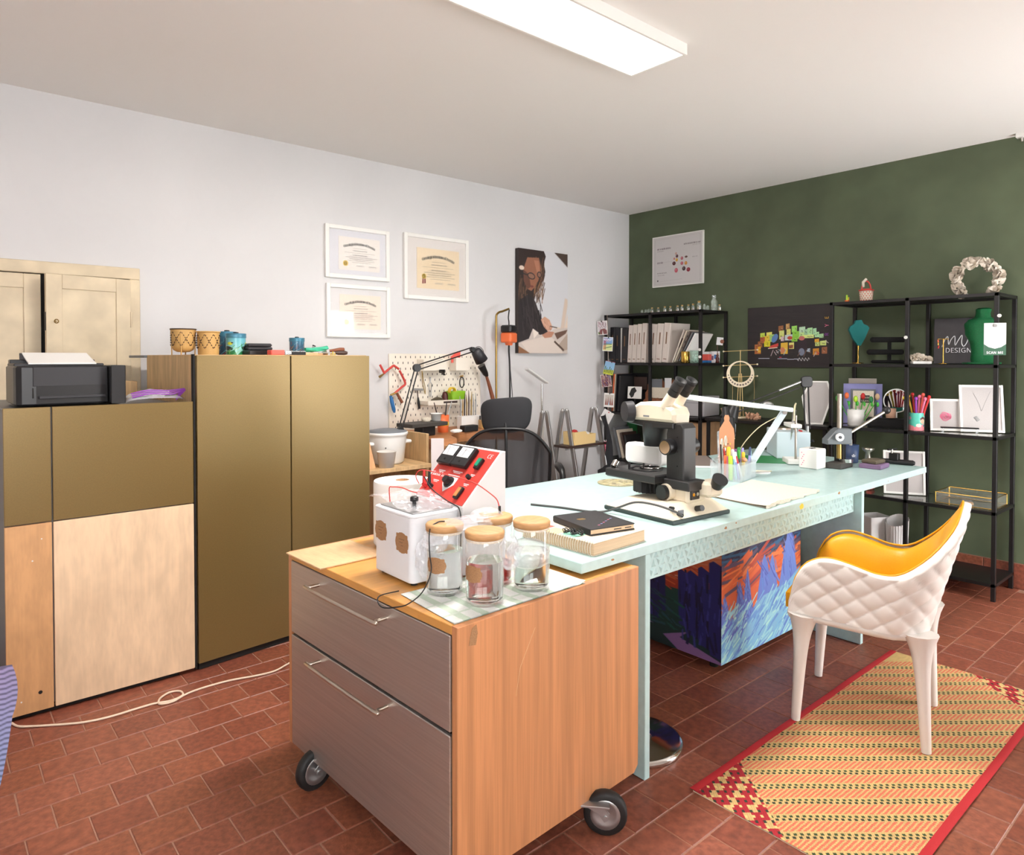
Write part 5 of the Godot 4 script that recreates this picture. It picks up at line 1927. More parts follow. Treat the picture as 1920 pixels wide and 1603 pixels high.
func control_unit():
	var Y := .7285
	var t := thing("control_unit", "red sloping control unit with two meters on the trolley", "control unit", V(-4.04, Y, 2.605))
	# local x back, z along the panel; side profile
	var prof := [Vector2(0, .006), Vector2(.165, .006), Vector2(.165, .357), Vector2(.150, .357), Vector2(0, .206)]
	pprism("case", "unit_grey", t, prof, .26, at3(0, 0, -.13), .002)
	# panel frame: u along +z, v down the slope
	var top := V(.150, .357, -.13)
	var down := V(-.150, -.151, 0)
	var nrm := V(-.151, .150, 0).normalized()
	var len := down.length()
	down = down.normalized()
	var B := Basis(V(0, 0, 1), -down, nrm)
	var on = func(u: float, v: float, lift := 0.0) -> Transform3D:
		return Transform3D(B, top + V(0, 0, .26 * u) + down * len * v + nrm * lift)
	var fp := pbox("front_panel", "red_paint", t, Vector3.ZERO, V(.246, .204, .002), .0005, on.call(.5, .5, .001))
	for k in 2:
		var x: Transform3D = on.call(.19 + k * .30, .235, .002)
		var m := pbox("meter", "black_plastic", t, V(0, 0, .009), V(.074, .076, .018), .003, x)
		pbox("dial_face", "label_white", m, V(0, .013, .0184), V(.058, .038, .0008), 0, x)
		pcyl("needle", "ink", m, x * V(-.004, -.004, .0192), x * V(-.016 + k * .012, .028, .0192), .0005, -1, 5)
		for i in 9:
			var a := lerpf(-.8, .8, i / 8.0)
			pbox("scale_mark", "ink", m, V(sin(a) * .034, -.012 + cos(a) * .034, .0192), V(.0007, .005, .0004), 0, x * Transform3D(Basis(V(0, 0, 1), 0), Vector3.ZERO))
		pcyl("zero_screw", "black_gap", m, x * V(0, -.022, .018), x * V(0, -.022, .0195), .004, -1, 12)
	var g := pbox("rocker_switch", "black_plastic", t, V(0, 0, .006), V(.02, .04, .012), .002, on.call(.8, .29, .002))
	pbox("rocker", "switch_green", g, V(0, .002, .013), V(.014, .03, .006), .0015, on.call(.8, .29, .002))
	g = pbox("rocker_switch", "black_plastic", t, V(0, 0, .005), V(.02, .042, .01), .002, on.call(.8, .81, .002))
	pbox("rocker", "switch_amber", g, V(0, 0, .0115), V(.014, .032, .005), .0015, on.call(.8, .81, .002))
	var x2: Transform3D = on.call(.775, .53, .002)
	pcyl("push_button", "black_plastic", t, x2 * V(0, 0, 0), x2 * V(0, 0, .012), .008, .007, 14)
	x2 = on.call(.48, .67, .002)
	pprism("dial_plate", "label_white", t, P2([-.03, .028, .03, .028, .03, -.006, .0, -.036, -.03, -.006]), .0005, x2)
	s_dial(t, x2)
	lettering("CE", .016, "label_white", t, on.call(.87, .12, .0022), "Droid Sans", 400, .0003)
	lettering("Flash'n", .015, "label_white", t, on.call(.16, .57, .0022), "Droid Serif", 700, .0003)
	for k in [[.2, .5, .035], [.5, .47, .05], [.22, .68, .03], [.48, .93, .04], [.8, .47, .02], [.8, .64, .025]]:
		pbox("print_line", "label_white", t, V(0, 0, 0), V(k[2], .003, .0003), 0, on.call(k[0], k[1], .0022))
		pbox("print_line", "label_white", t, V(0, -.005, 0), V(k[2] * .7, .0025, .0003), 0, on.call(k[0], k[1], .0022))
	for k in [[.12, .82, "red"], [.22, .80, "black_plastic"]]:
		x2 = on.call(k[0], k[1], .002)
		pcyl("terminal", k[2], t, x2 * V(0, 0, 0), x2 * V(0, 0, .016), .008, .0065, 12)
		pcyl("plug", k[2], t, x2 * V(0, .002, .014), x2 * V(-.012, .035, .035), .0055, .004, 10)

func s_dial(t: Node, x: Transform3D):
	var b := pcyl("selector_knob", "black_plastic", t, x * V(0, 0, .0005), x * V(0, 0, .006), .020, .018, 20)
	pcyl("grip", "black_plastic", b, x * V(0, 0, .006), x * V(0, 0, .022), .0145, .012, 16)

# ---------------------------------------------------------------- workbench by the white wall
func arm_lamp_bars(s: SurfaceTool, a: Vector3, b: Vector3, off: Vector3, r := .004):
	cyl(s, a + off, b + off, r, -1, 8)
	cyl(s, a - off, b - off, r, -1, 8)

func a_frame(t: Node, x: float, z: float, spread: float, h: float, lean: float):
	var s := S()
	for k in [-1, 1]:
		var foot := V(x + lean + k * spread * .35, 0, z + k * spread)
		var peak := V(x + k * .012, h, z + k * .01)
		var d := (peak - foot).normalized()
		var f := frame_of(d)
		bx(s, Vector3.ZERO, V(.022, (peak - foot).length(), .03), .002, Transform3D(f, (peak + foot) / 2))
		cyl(s, peak - V(0, .01, 0), peak + V(0, .012, 0), .014, .010, 10)
	put(s, "side_frame", "aluminium", t)

func build_workbench():
	var by := .875
	# bench
	var t := thing("jeweller_bench", "wooden jeweller's bench with curved cutout under the pegboard", "workbench", V(-2.5, 0, .25))
	var pl := [Vector2(-.36, 0), Vector2(.42, 0), Vector2(.42, .44)]
	for i in 13:
		var a := lerpf(-.1, PI * .92, i / 12.0)
		pl.append(Vector2(.09 + cos(a) * .27, .60 - sin(a) * .24))
	pl.append(Vector2(-.20, .62))
	pl.append(Vector2(-.36, .60))
	pprism("top", "bench_wood", t, pl.map(func(v): return Vector2(v.x, -v.y)), .062, flat_xz(by - .062), .006)
	pbox("bench_pin", "plywood", t, V(-.25, by - .05, .635), V(.07, .02, .09), .003)
	for x in [-.33, .38]:
		pbox("leg", "plywood", t, V(x, .406, .06), V(.05, .812, .05), .003)
	pbox("leg", "plywood", t, V(-.33, .406, .55), V(.05, .812, .05), .003)
	pbox("apron", "plywood", t, V(.02, .74, .03), V(.7, .14, .02), .002)
	# pegboard
	t = thing("pegboard", "white slotted pegboard hung with tools on the white wall", "pegboard", V(-2.418, .83, WZ))
	var s := S()
	var w := .79
	var h := .575
	bb(s, V(-w / 2, 0, .002), V(w / 2, h, .012), .002)
	put(s, "board", "peg_white", t)
	s = S()
	for r in 14:
		for k in 19:
			var x := -w / 2 + .03 + k * .0405 + (.02 if r % 2 == 1 else 0.0)
			if x > w / 2 - .02:
				continue
			bx(s, V(x, .025 + r * .0405, .0122), V(.005, .015, .0008), 0)
	var sl := put(s, "slots", "black_gap", t)
	sl.set_meta("kind", "stuff")
	# things on the pegboard
	for k in [[-2.25, 1.283, .115, .095, "white pegboard container beside the carabiner", "right"], [-2.49, 1.285, .19, .08, "wide white pegboard container behind the lamp arm", "left"]]:
		t = thing("pegboard_container", k[4], "container", V(k[0], k[1], WZ + .015), 0, "white containers on the pegboard")
		s = S()
		bb(s, V(-k[2] / 2, 0, 0), V(k[2] / 2, .004, .08), .001)
		for z in [.002, .078]:
			bb(s, V(-k[2] / 2, 0, z - .002), V(k[2] / 2, k[3], z + .002), .001)
		for x in [-k[2] / 2, k[2] / 2]:
			bb(s, V(x - .002, 0, 0), V(x + .002, k[3], .08), .001)
		put(s, "bin", "peg_white", t)
	t = thing("red_pouch", "small red pouch sticking out above the pegboard container", "pouch", V(-2.28, 1.30, WZ + .05), 10)
	pprism("pouch", "coral_red", t, P2([-.045, .04, .04, .055, .045, .12, .02, .125, -.05, .085]), .012, at3(0, 0, -.006), .002)
	t = thing("pegboard_tray", "white pegboard tray carrying the lime green bin", "tray", V(-2.41, 1.045, WZ + .014))
	s = S()
	bb(s, V(-.165, 0, 0), V(.165, .006, .115), .002)
	bb(s, V(-.165, 0, .111), V(.165, .034, .116), .001)
	for x in [-.163, .163]:
		bb(s, V(x - .002, 0, 0), V(x + .002, .03, .115), .001)
	put(s, "tray", "peg_white", t)
	pbox("label_strip", "dark_wood", t, V(.025, .018, .1166), V(.12, .014, .001), 0)
	t = thing("green_bin", "lime green plastic bin on the pegboard tray", "bin", V(-2.297, 1.0515, WZ + .07))
	s = S()
	var rb := rrect(.12, .085, .012, 3)
	prism(s, rb, .004, flat_xz(0))
	for i in rb.size():
		var a: Vector2 = rb[i]
		var b: Vector2 = rb[(i + 1) % rb.size()]
		quad_s(s, V(a.x * .9, 0, a.y * .9), V(b.x * .9, 0, b.y * .9), V(b.x * 1.05, .085, b.y * 1.05), V(a.x * 1.05, .085, a.y * 1.05), V(a.x, 0, a.y), 0)
	put(s, "bin", "lime", t)
	t = thing("measuring_tape", "yellow coiled tape rising out of the green bin", "tape", V(-2.325, 1.056, WZ + .07), 15)
	for k in 3:
		var ring := []
		for i in 16:
			ring.append(V(cos(TAU * i / 16.0) * .032 - .004 * k, .082 + sin(TAU * i / 16.0) * .024, -.012 + k * .012))
		ptube("coil", "yellow", t, ring, .005, 6, true)
	t = thing("brown_bottle", "small brown lacquered bottle on the pegboard tray", "bottle", V(-2.39, 1.0515, WZ + .07))
	plathe("bottle", "dark_red", t, [Vector2(0, 0), Vector2(.02, 0), Vector2(.022, .01), Vector2(.022, .06), Vector2(.015, .08), Vector2(0, .085)], 16)
	t = thing("grey_stone", "grey sharpening stone lying on the pegboard tray", "stone", V(-2.455, 1.0515, WZ + .065))
	pprism("stone", "stone", t, P2([-.045, 0, .045, 0, .045, .035, .0, .048, -.045, .03]), .03, at3(0, 0, -.015), .003)
	# red saw frames
	for k in [[-2.865, 1.30, 0.0, "red jeweller's saw frame with brass screw at the pegboard's edge"], [-2.80, 1.19, 1.0, "red jeweller's saw frame with blue handle on the pegboard"]]:
		t = thing("saw_frame", k[3], "saw", V(k[0], k[1], WZ + .06), 0, "red saw frames on the pegboard")
		if k[2] == 0.0:
			s = S()
			for seg in [[V(-.045, .03, 0), V(-.01, -.03, 0)], [V(-.01, -.022, 0), V(.06, .025, 0)], [V(.06, .025, 0), V(.10, -.0, 0)]]:
				tube(s, [seg[0], seg[1]], .008, 8)
			put(s, "frame", "red_paint", t)
			pcyl("screw", "brass", t, V(-.012, -.028, 0), V(-.05, -.052, .0), .004, .009, 10)
		else:
			ptube("frame", "red_paint", t, smooth_path([V(.04, .10, 0), V(.085, .015, 0), V(.06, -.012, 0), V(.0, -.055, 0)], 4), .008, 8)
			pcyl("screw", "brass", t, V(-.03, -.065, 0), V(.015, -.05, 0), .006, .009, 10)
			ptube("handle", "blue", t, [V(-.03, -.07, 0), V(-.02, -.11, 0), V(-.005, -.165, 0), V(.0, -.185, 0)], [.009, .014, .013, .007], 10)
			pcyl("second_grip", "leather_brown", t, V(.02, -.055, .0), V(.06, -.12, .0), .009, .011, 10)
	t = thing("small_hammer", "small hammer with black handle hanging on the pegboard", "hammer", V(-2.60, 1.02, WZ + .04), 0)
	pcyl("head", "aluminium", t, V(-.04, .137, 0), V(.04, .133, 0), .008)
	pcyl("shaft", "dark_wood", t, V(-.005, .13, 0), V(.002, .07, 0), .004)
	ptube("grip", "black_plastic", t, [V(.002, .08, 0), V(.006, .04, 0), V(.014, .0, 0)], [.006, .010, .007], 10)
	t = thing("pliers", "thin steel pliers hanging at the middle of the pegboard", "pliers", V(-2.49, 1.10, WZ + .03), 0)
	for k in [-1, 1]:
		ptube("arm", "aluminium", t, [V(k * .004, .14, 0), V(k * .001, .11, .002 * k), V(-k * .014, .09, 0), V(-k * .008, .05, 0), V(-k * .006, 0, 0)], .0035, 6)
	t = thing("long_tweezers", "long curved steel tweezers hanging behind the lamp arm", "tweezers", V(-2.54, 1.13, WZ + .03), 0)
	for k in [-1, 1]:
		ptube("prong", "brass", t, smooth_path([V(-.02, .17, 0), V(k * .004 - .012, .1, 0), V(k * .007, .04, 0), V(.008, -.01, 0)], 4), .0025, 6)
	t = thing("bulldog_clip", "dark metal clip hanging from the white container", "clip", V(-2.445, 1.252, WZ + .105), 30)
	pprism("jaw", "black_metal", t, P2([-.035, .03, .025, -.0, .03, .006, -.028, .04]), .02, at3(0, 0, 0), .002)
	pcyl("spring", "black_metal", t, V(-.01, .03, -.01), V(-.01, .03, .03), .012, -1, 12)
	t = thing("carabiner", "black carabiner ring hanging over the green bin", "carabiner", V(-2.226, 1.155, WZ + .05), 0)
	var ring2 := []
	for i in 20:
		ring2.append(V(cos(TAU * i / 20.0) * .019, .042 + sin(TAU * i / 20.0) * .038, 0))
	ptube("loop", "black_metal", t, ring2, .004, 8, true)
	pcyl("peg", "bamboo", t, V(0, .084, -.02), V(0, .09, .012), .006)
	# things on the bench top
	t = thing("steel_block", "dark flat plate on a low black stand on the bench", "plate", V(-2.79, by, .62), 8)
	pbox("plate", "slate", t, V(0, .075, 0), V(.30, .024, .16), .003)
	pbox("stand", "black_metal", t, V(.02, .031, 0), V(.11, .062, .09), .006)
	t = thing("white_pot", "white pot standing on the dark flat plate", "pot", V(-2.66, by + .0875, .585))
	plathe("pot", "white_plastic", t, [Vector2(0, 0), Vector2(.03, 0), Vector2(.036, .045), Vector2(.038, .045), Vector2(.038, .05), Vector2(0, .052)], 24)
	t = thing("cream_pot", "low cream pot on the dark flat plate", "pot", V(-2.74, by + .0875, .585))
	plathe("pot", "cream_paper", t, [Vector2(0, 0), Vector2(.028, 0), Vector2(.032, .026), Vector2(0, .028)], 24)
	t = thing("orange_cup", "orange cup holding hand tools on the bench", "cup", V(-2.56, by, .52))
	plathe("cup", "orange", t, [Vector2(0, 0), Vector2(.036, 0), Vector2(.042, .115), Vector2(.039, .115), Vector2(.034, .01), Vector2(0, .01)], 24)
	plathe("band", "yellow", t, [Vector2(.0385, .045), Vector2(.0405, .046), Vector2(.0415, .068), Vector2(.0395, .069)], 24)
	for k in [[-2.572, .515, -.03, "dark_wood", "dark file standing tilted in the orange cup"], [-2.555, .525, .012, "black_plastic", "black scriber standing in the orange cup"], [-2.547, .51, .035, "aluminium", "steel rod with white tip in the orange cup"]]:
		t = thing("hand_tool", k[4], "tool", V(k[0], by + .012, k[1]), 0, "tools in the orange cup")
		ptube("shaft", k[3], t, [V(0, 0, 0), V(k[2], .10, 0), V(k[2] * 1.9, .19, 0)], [.006, .005, .003], 8)
	t = thing("white_saucer", "white crumpled cloth on the bench by the orange cup", "cloth", V(-2.565, by, .68))
	s = S()
	crumple(s, V(0, .02, 0), V(.045, .014, .03), 41, .3, 20, 12)
	put(s, "cloth", "paper", t)
	t = thing("file_box", "white box holding a row of needle files", "box", V(-2.265, by, .42))
	s = S()
	bb(s, V(-.085, 0, -.03), V(.085, .09, .03), .004)
	put(s, "box", "white_plastic", t)
	var fx := [-.075, -.055, -.04, -.02, -.002, .02, .04, .06]
	for k in 8:
		t = thing("needle_file", ["thin needle file with plain shaft, first in the white box", "flat needle file, second in the white box", "dark needle file, third in the white box", "brass needle file, fourth in the white box", "tallest needle file in the middle of the white box", "brass rod file, right of the tallest one", "thin round file, seventh in the white box", "wire needle file, last in the white box"][k], "file", V(-2.265 + fx[k], by + .0905, .42), 0, "needle files in the white box")
		var hh: float = [.14, .12, .16, .15, .18, .17, .15, .16][k]
		ptube("shaft", ["aluminium", "bamboo", "black_metal", "brass", "dark_wood", "brass", "aluminium", "aluminium"][k], t, [V(0, 0, 0), V(.002, hh * .6, 0), V(.006 * (k % 3 - 1), hh, 0)], [.004, .005, .0015], 6)
	t = thing("black_block", "black rubber block on the front of the bench", "block", V(-2.40, by, .60), 5)
	pbox("block", "rubber", t, V(0, .021, 0), V(.125, .042, .06), .006)
	t = thing("stamp_rack", "wooden rack packed with steel punches on the bench", "rack", V(-2.175, by, .50), -15)
	pbox("rack", "bamboo", t, V(0, .03, 0), V(.09, .06, .06), .003)
	for r in 3:
		for k in 6:
			pcyl("punch", "aluminium" if (k + r) % 3 else "black_metal", t, V(-.036 + k * .0145, .055, -.02 + r * .02), V(-.036 + k * .0145, .088 + .01 * ((k * 7 + r * 3) % 3), -.02 + r * .02), .0048, -1, 8)
	# arm lamp on the bench
	t = thing("arm_lamp", "black sprung arm lamp reaching over the bench", "lamp", V(-3.09, .93, .84))
	var A := V(0, .02, 0)
	var Bp := V(.135, .385, -.03)
	var Cp := V(.575, .50, -.05)
	pbox("clamp", "black_metal", t, V(0, -.03, 0), V(.05, .08, .04), .004)
	s = S()
	arm_lamp_bars(s, A, Bp, V(.012, -.002, 0))
	put(s, "lower_arm", "black_metal", t)
	s = S()
	arm_lamp_bars(s, Bp, Cp, V(-.003, .014, 0))
	put(s, "upper_arm", "black_metal", t)
	for k in [[A, .024], [Bp, .03], [Cp, .02]]:
		pcyl("joint", "black_plastic", t, k[0] + V(0, 0, -.012), k[0] + V(0, 0, .012), k[1] * .8, -1, 16)
	for k in [[A, Bp], [Bp, Cp]]:
		var ps := []
		var d: Vector3 = k[1] - k[0]
		for i in 73:
			var f := i / 72.0
			ps.append(k[0] + d * (.15 + .3 * f) + V(cos(i * 1.1), 0, sin(i * 1.1)) * .005)
		ptube("spring", "aluminium", t, ps, .001, 4)
	s = S()
	lathe(s, [Vector2(0, .05), Vector2(.028, .045), Vector2(.036, .03), Vector2(.044, -.045), Vector2(.041, -.045), Vector2(.03, .0), Vector2(0, .01)], 20, Transform3D(Basis.from_euler(V(0, 0, .62)), V(.625, .462, -.05)))
	put(s, "lamp_head", "dark_plastic", t)
	ptube("lamp_neck", "black_metal", t, [Cp, V(.60, .495, -.05), V(.625, .49, -.05)], .006, 8)
	ptube("cable", "black_cord", t, smooth_path([Cp + V(.02, .01, 0), V(.63, .52, -.05), V(.665, .49, -.05), V(.66, .44, -.05)], 5), .002, 6)
	t = thing("long_mallet", "mallet with long brown handle hanging below the black lamp head", "mallet", V(-1.99, 1.05, .34), 0)
	ptube("grip", "black_plastic", t, [V(-.10, .27, 0), V(-.06, .21, 0), V(-.045, .19, 0)], [.03, .022, .012], 10)
	ptube("handle", "leather_brown", t, [V(-.05, .19, 0), V(-.02, .11, 0), V(.01, .02, 0), V(.03, -.06, 0)], [.011, .014, .016, .014], 10)
	# hanging drill motor
	t = thing("motor_stand", "tall bronze hook pole standing behind the bench", "stand", V(-1.955, 0, .35))
	ptube("pole", "brass", t, [V(0, 0, 0), V(0, 1.66, 0)] + smooth_path([V(0, 1.67, 0), V(.004, 1.70, 0), V(.03, 1.72, 0), V(.06, 1.728, 0), V(.125, 1.75, 0)], 4), .008, 10)
	plathe("foot", "black_metal", t, [Vector2(0, 0), Vector2(.10, 0), Vector2(.10, .012), Vector2(.01, .02)], 24)
	t = thing("drill_motor", "orange and black hanging drill motor with flexible shaft", "drill", V(-1.83, 1.48, .35), 20)
	pprism("lower_shell", "orange", t, rrect(.112, .095, .02, 4), .075, flat_xz(.012), .008, true)
	pprism("upper_shell", "black_plastic", t, rrect(.114, .097, .022, 4), .058, flat_xz(.087), .010, true)
	pcyl("collar", "orange", t, V(0, -.008, 0), V(0, .014, 0), .026, .032)
	ptube("hook", "black_metal", t, smooth_path([V(0, .14, 0), V(0, .17, 0), V(-.008, .20, 0), V(-.002, .235, 0), V(.006, .262, 0)], 4), .005, 8)
	ptube("flex_shaft", "black_cord", t, smooth_path([V(0, -.005, 0), V(0, -.05, 0), V(.012, -.16, 0), V(.016, -.34, 0), V(.012, -.5, 0)], 5), .007, 8)
	ptube("mains_lead", "dark_plastic", t, smooth_path([V(.01, -.005, 0), V(.01, -.12, 0), V(.03, -.24, 0), V(.055, -.40, 0), V(.06, -.6, 0)], 5), .003, 6)
	# slim desk light
	t = thing("slim_lamp", "slender white reading lamp with tilted flat head by the wall", "lamp", V(-1.505, 0, .37))
	plathe("base", "white_paint", t, [Vector2(0, 0), Vector2(.10, 0), Vector2(.10, .014), Vector2(.02, .02)], 28)
	pcyl("stem", "aluminium", t, V(0, .015, 0), V(0, .82, 0), .013)
	pcyl("sleeve", "white_paint", t, V(0, .72, 0), V(0, .83, 0), .018)
	pcyl("upper_stem", "chrome", t, V(0, .83, 0), V(0, 1.17, 0), .008)
	pbox("head", "white_plastic", t, Vector3.ZERO, V(.25, .014, .05), .005, at3(-.055, 1.235, 0, 0, 0, -28))
	# small plywood shelf with cooker
	t = thing("plywood_shelf", "small open plywood shelf beside the tall cabinet", "shelf", V(-3.16, 0, .80))
	pbox("shelf_board", "plywood", t, V(-.02, .745, 0), V(.42, .024, .38), .002)
	pbox("side_panel", "plywood", t, V(.21, .462, -.03), V(.018, .924, .30), .002)
	pbox("side_panel", "plywood", t, V(-.235, .4, 0), V(.018, .80, .38), .002)
	pbox("back_panel", "plywood", t, V(-.01, .50, -.18), V(.42, .84, .012), .002)
	t = thing("slow_cooker", "white slow cooker with lid on the plywood shelf", "cooker", V(-3.155, .7575, .80))
	s = S()
	lathe(s, [Vector2(0, 0), Vector2(.085, 0), Vector2(.098, .012), Vector2(.112, .15), Vector2(.116, .165), Vector2(.122, .17), Vector2(.122, .182), Vector2(.116, .184)], 36)
	put(s, "body", "white_plastic", t)
	plathe("lid", "grey_plastic", t, [Vector2(.117, .18), Vector2(.114, .19), Vector2(.06, .2), Vector2(0, .203)], 32)
	pbox("handle", "white_plastic", t, V(.125, .12, 0), V(.05, .02, .07), .006)
	pbox("handle", "white_plastic", t, V(-.122, .12, 0), V(.04, .02, .07), .006)
	pcyl("button", "ink", t, V(-.06, .10, .085), V(-.062, .10, .09), .004, -1, 10)
	pbox("print_line", "ink_faint", t, V(-.048, .075, .0905), V(.022, .005, .001), 0, at3(0, 0, 0, -20) * at3(.03, 0, .016))
	t = thing("measuring_beaker", "translucent plastic beaker before the slow cooker", "beaker", V(-3.245, .7575, .945))
	plathe("beaker", "milky_plastic", t, [Vector2(0, 0), Vector2(.042, 0), Vector2(.054, .088), Vector2(.057, .09), Vector2(.052, .09), Vector2(.04, .004), Vector2(0, .004)], 28)
	t = thing("leaning_board", "raw board leaning against the slow cooker", "board", V(-3.33, .7575, .93), 0)
	pbox("board", "birch_dark", t, V(0, .09, 0), V(.045, .19, .008), .001, at3(0, .002, 0, 0, -12, 8))
	t = thing("printed_bag", "white paper bag printed with red branches beside the plywood shelf", "bag", V(-2.925, .0, .985), -38)
	var im := canvas(96, 220, c8(230, 224, 226))
	for k in 26:
		var x := rng.randf_range(.1, .9)
		var y := rng.randf_range(.05, .95)
		for j in 4:
			dline(im, x, y, x + rng.randf_range(-.15, .15), y + rng.randf_range(-.08, .08), .02, c8(186, 40, 66))
			dell(im, x + rng.randf_range(-.1, .1), y + rng.randf_range(-.05, .05), .03, .014, c8(150, 24, 54))
	var bm := picture("red_branch_print", im, .7)
	s = S()
	card(s, .075, .90, at3(0, .45, .0), .008)
	put(s, "paper", bm, t)
	# trestles beyond the office chair
	t = thing("trestle", "silver folding trestle holding a board with a yellow box", "trestle", V(0, 0, 0))
	a_frame(t, -1.50, .62, .17, .975, 0.0)
	a_frame(t, -1.17, .62, .17, .975, 0.02)
	pbox("board", "dark_wood", t, V(-1.325, .700, .62), V(.44, .018, .15), .002)
	pbox("cross_bar", "aluminium", t, V(-1.33, .683, .66), V(.40, .015, .015), .001)
	t = thing("trestle", "second silver folding trestle beside the white reading lamp", "trestle", V(0, 0, 0))
	a_frame(t, -1.655, .56, .16, .965, 0.0)
	t = thing("yellow_box", "open pale yellow box on the trestle board", "box", V(-1.335, .7095, .625), 4)
	s = S()
	for z in [-.055, .055]:
		prism(s, P2([-.13, 0, .12, 0, .125, .075, .02, .075, .0, .10, -.135, .10]), .004, at3(0, 0, z - .002), .0005)
	bb(s, V(-.135, 0, -.055), V(-.13, .10, .055), .001)
	bb(s, V(.12, 0, -.055), V(.125, .075, .055), .001)
	bb(s, V(-.13, 0, -.055), V(.12, .004, .055), .001)
	put(s, "carton", "pale_yellow", t)
	t = thing("red_wrapper", "crumpled red and white wrapping in the yellow box", "wrapping", V(-1.40, .716, .625))
	s = S()
	crumple(s, V(0, .075, 0), V(.04, .03, .03), 17, .35, 18, 12)
	put(s, "red_paper", "red", t)
	s = S()
	crumple(s, V(.11, .065, 0), V(.06, .02, .03), 18, .35, 18, 12)
	put(s, "white_paper", "paper", t)
	t = thing("black_cloth", "black cloth strip draped over the trestle leg", "cloth", V(-1.155, 0, .70))
	s = S()
	grid(s, func(u: float, v: float): return V(-.05 + .07 * u + .10 * v + .02 * sin(v * 5.0), .92 - .50 * v + .02 * u, .02 + .015 * sin(u * 4.0 + v * 6.0)), 8, 20, 1.0)
	put(s, "cloth", "black_fabric", t)
	t = thing("orange_bucket", "orange plastic bucket behind the table", "bucket", V(-1.52, 0, .86))
	plathe("bucket", "orange", t, [Vector2(0, 0), Vector2(.07, 0), Vector2(.09, .46), Vector2(.094, .46), Vector2(.094, .47), Vector2(.086, .47), Vector2(.068, .01), Vector2(0, .01)], 24)
	t = thing("black_bag", "black fabric bag standing behind the table by the corner shelf", "bag", V(-1.13, 0, .80), -10)
	s = S()
	grid(s, func(u: float, v: float):
		var a := u * TAU
		var k := .8 + .2 * v
		return V(cos(a) * .15 * k + .008 * sin(a * 5.0), .52 * v + .015 * sin(a * 3.0) * v, sin(a) * .07 * k), 28, 10, -1.0)
	put(s, "bag", "black_fabric", t)
	t = thing("white_bin", "translucent white bin behind the table beside the orange bucket", "bin", V(-1.69, 0, .88))
	plathe("bin", "milky_plastic", t, [Vector2(0, 0), Vector2(.07, 0), Vector2(.085, .44), Vector2(.08, .44), Vector2(.066, .01), Vector2(0, .01)], 24)

# ---------------------------------------------------------------- on the work table
const TT := 0.7725

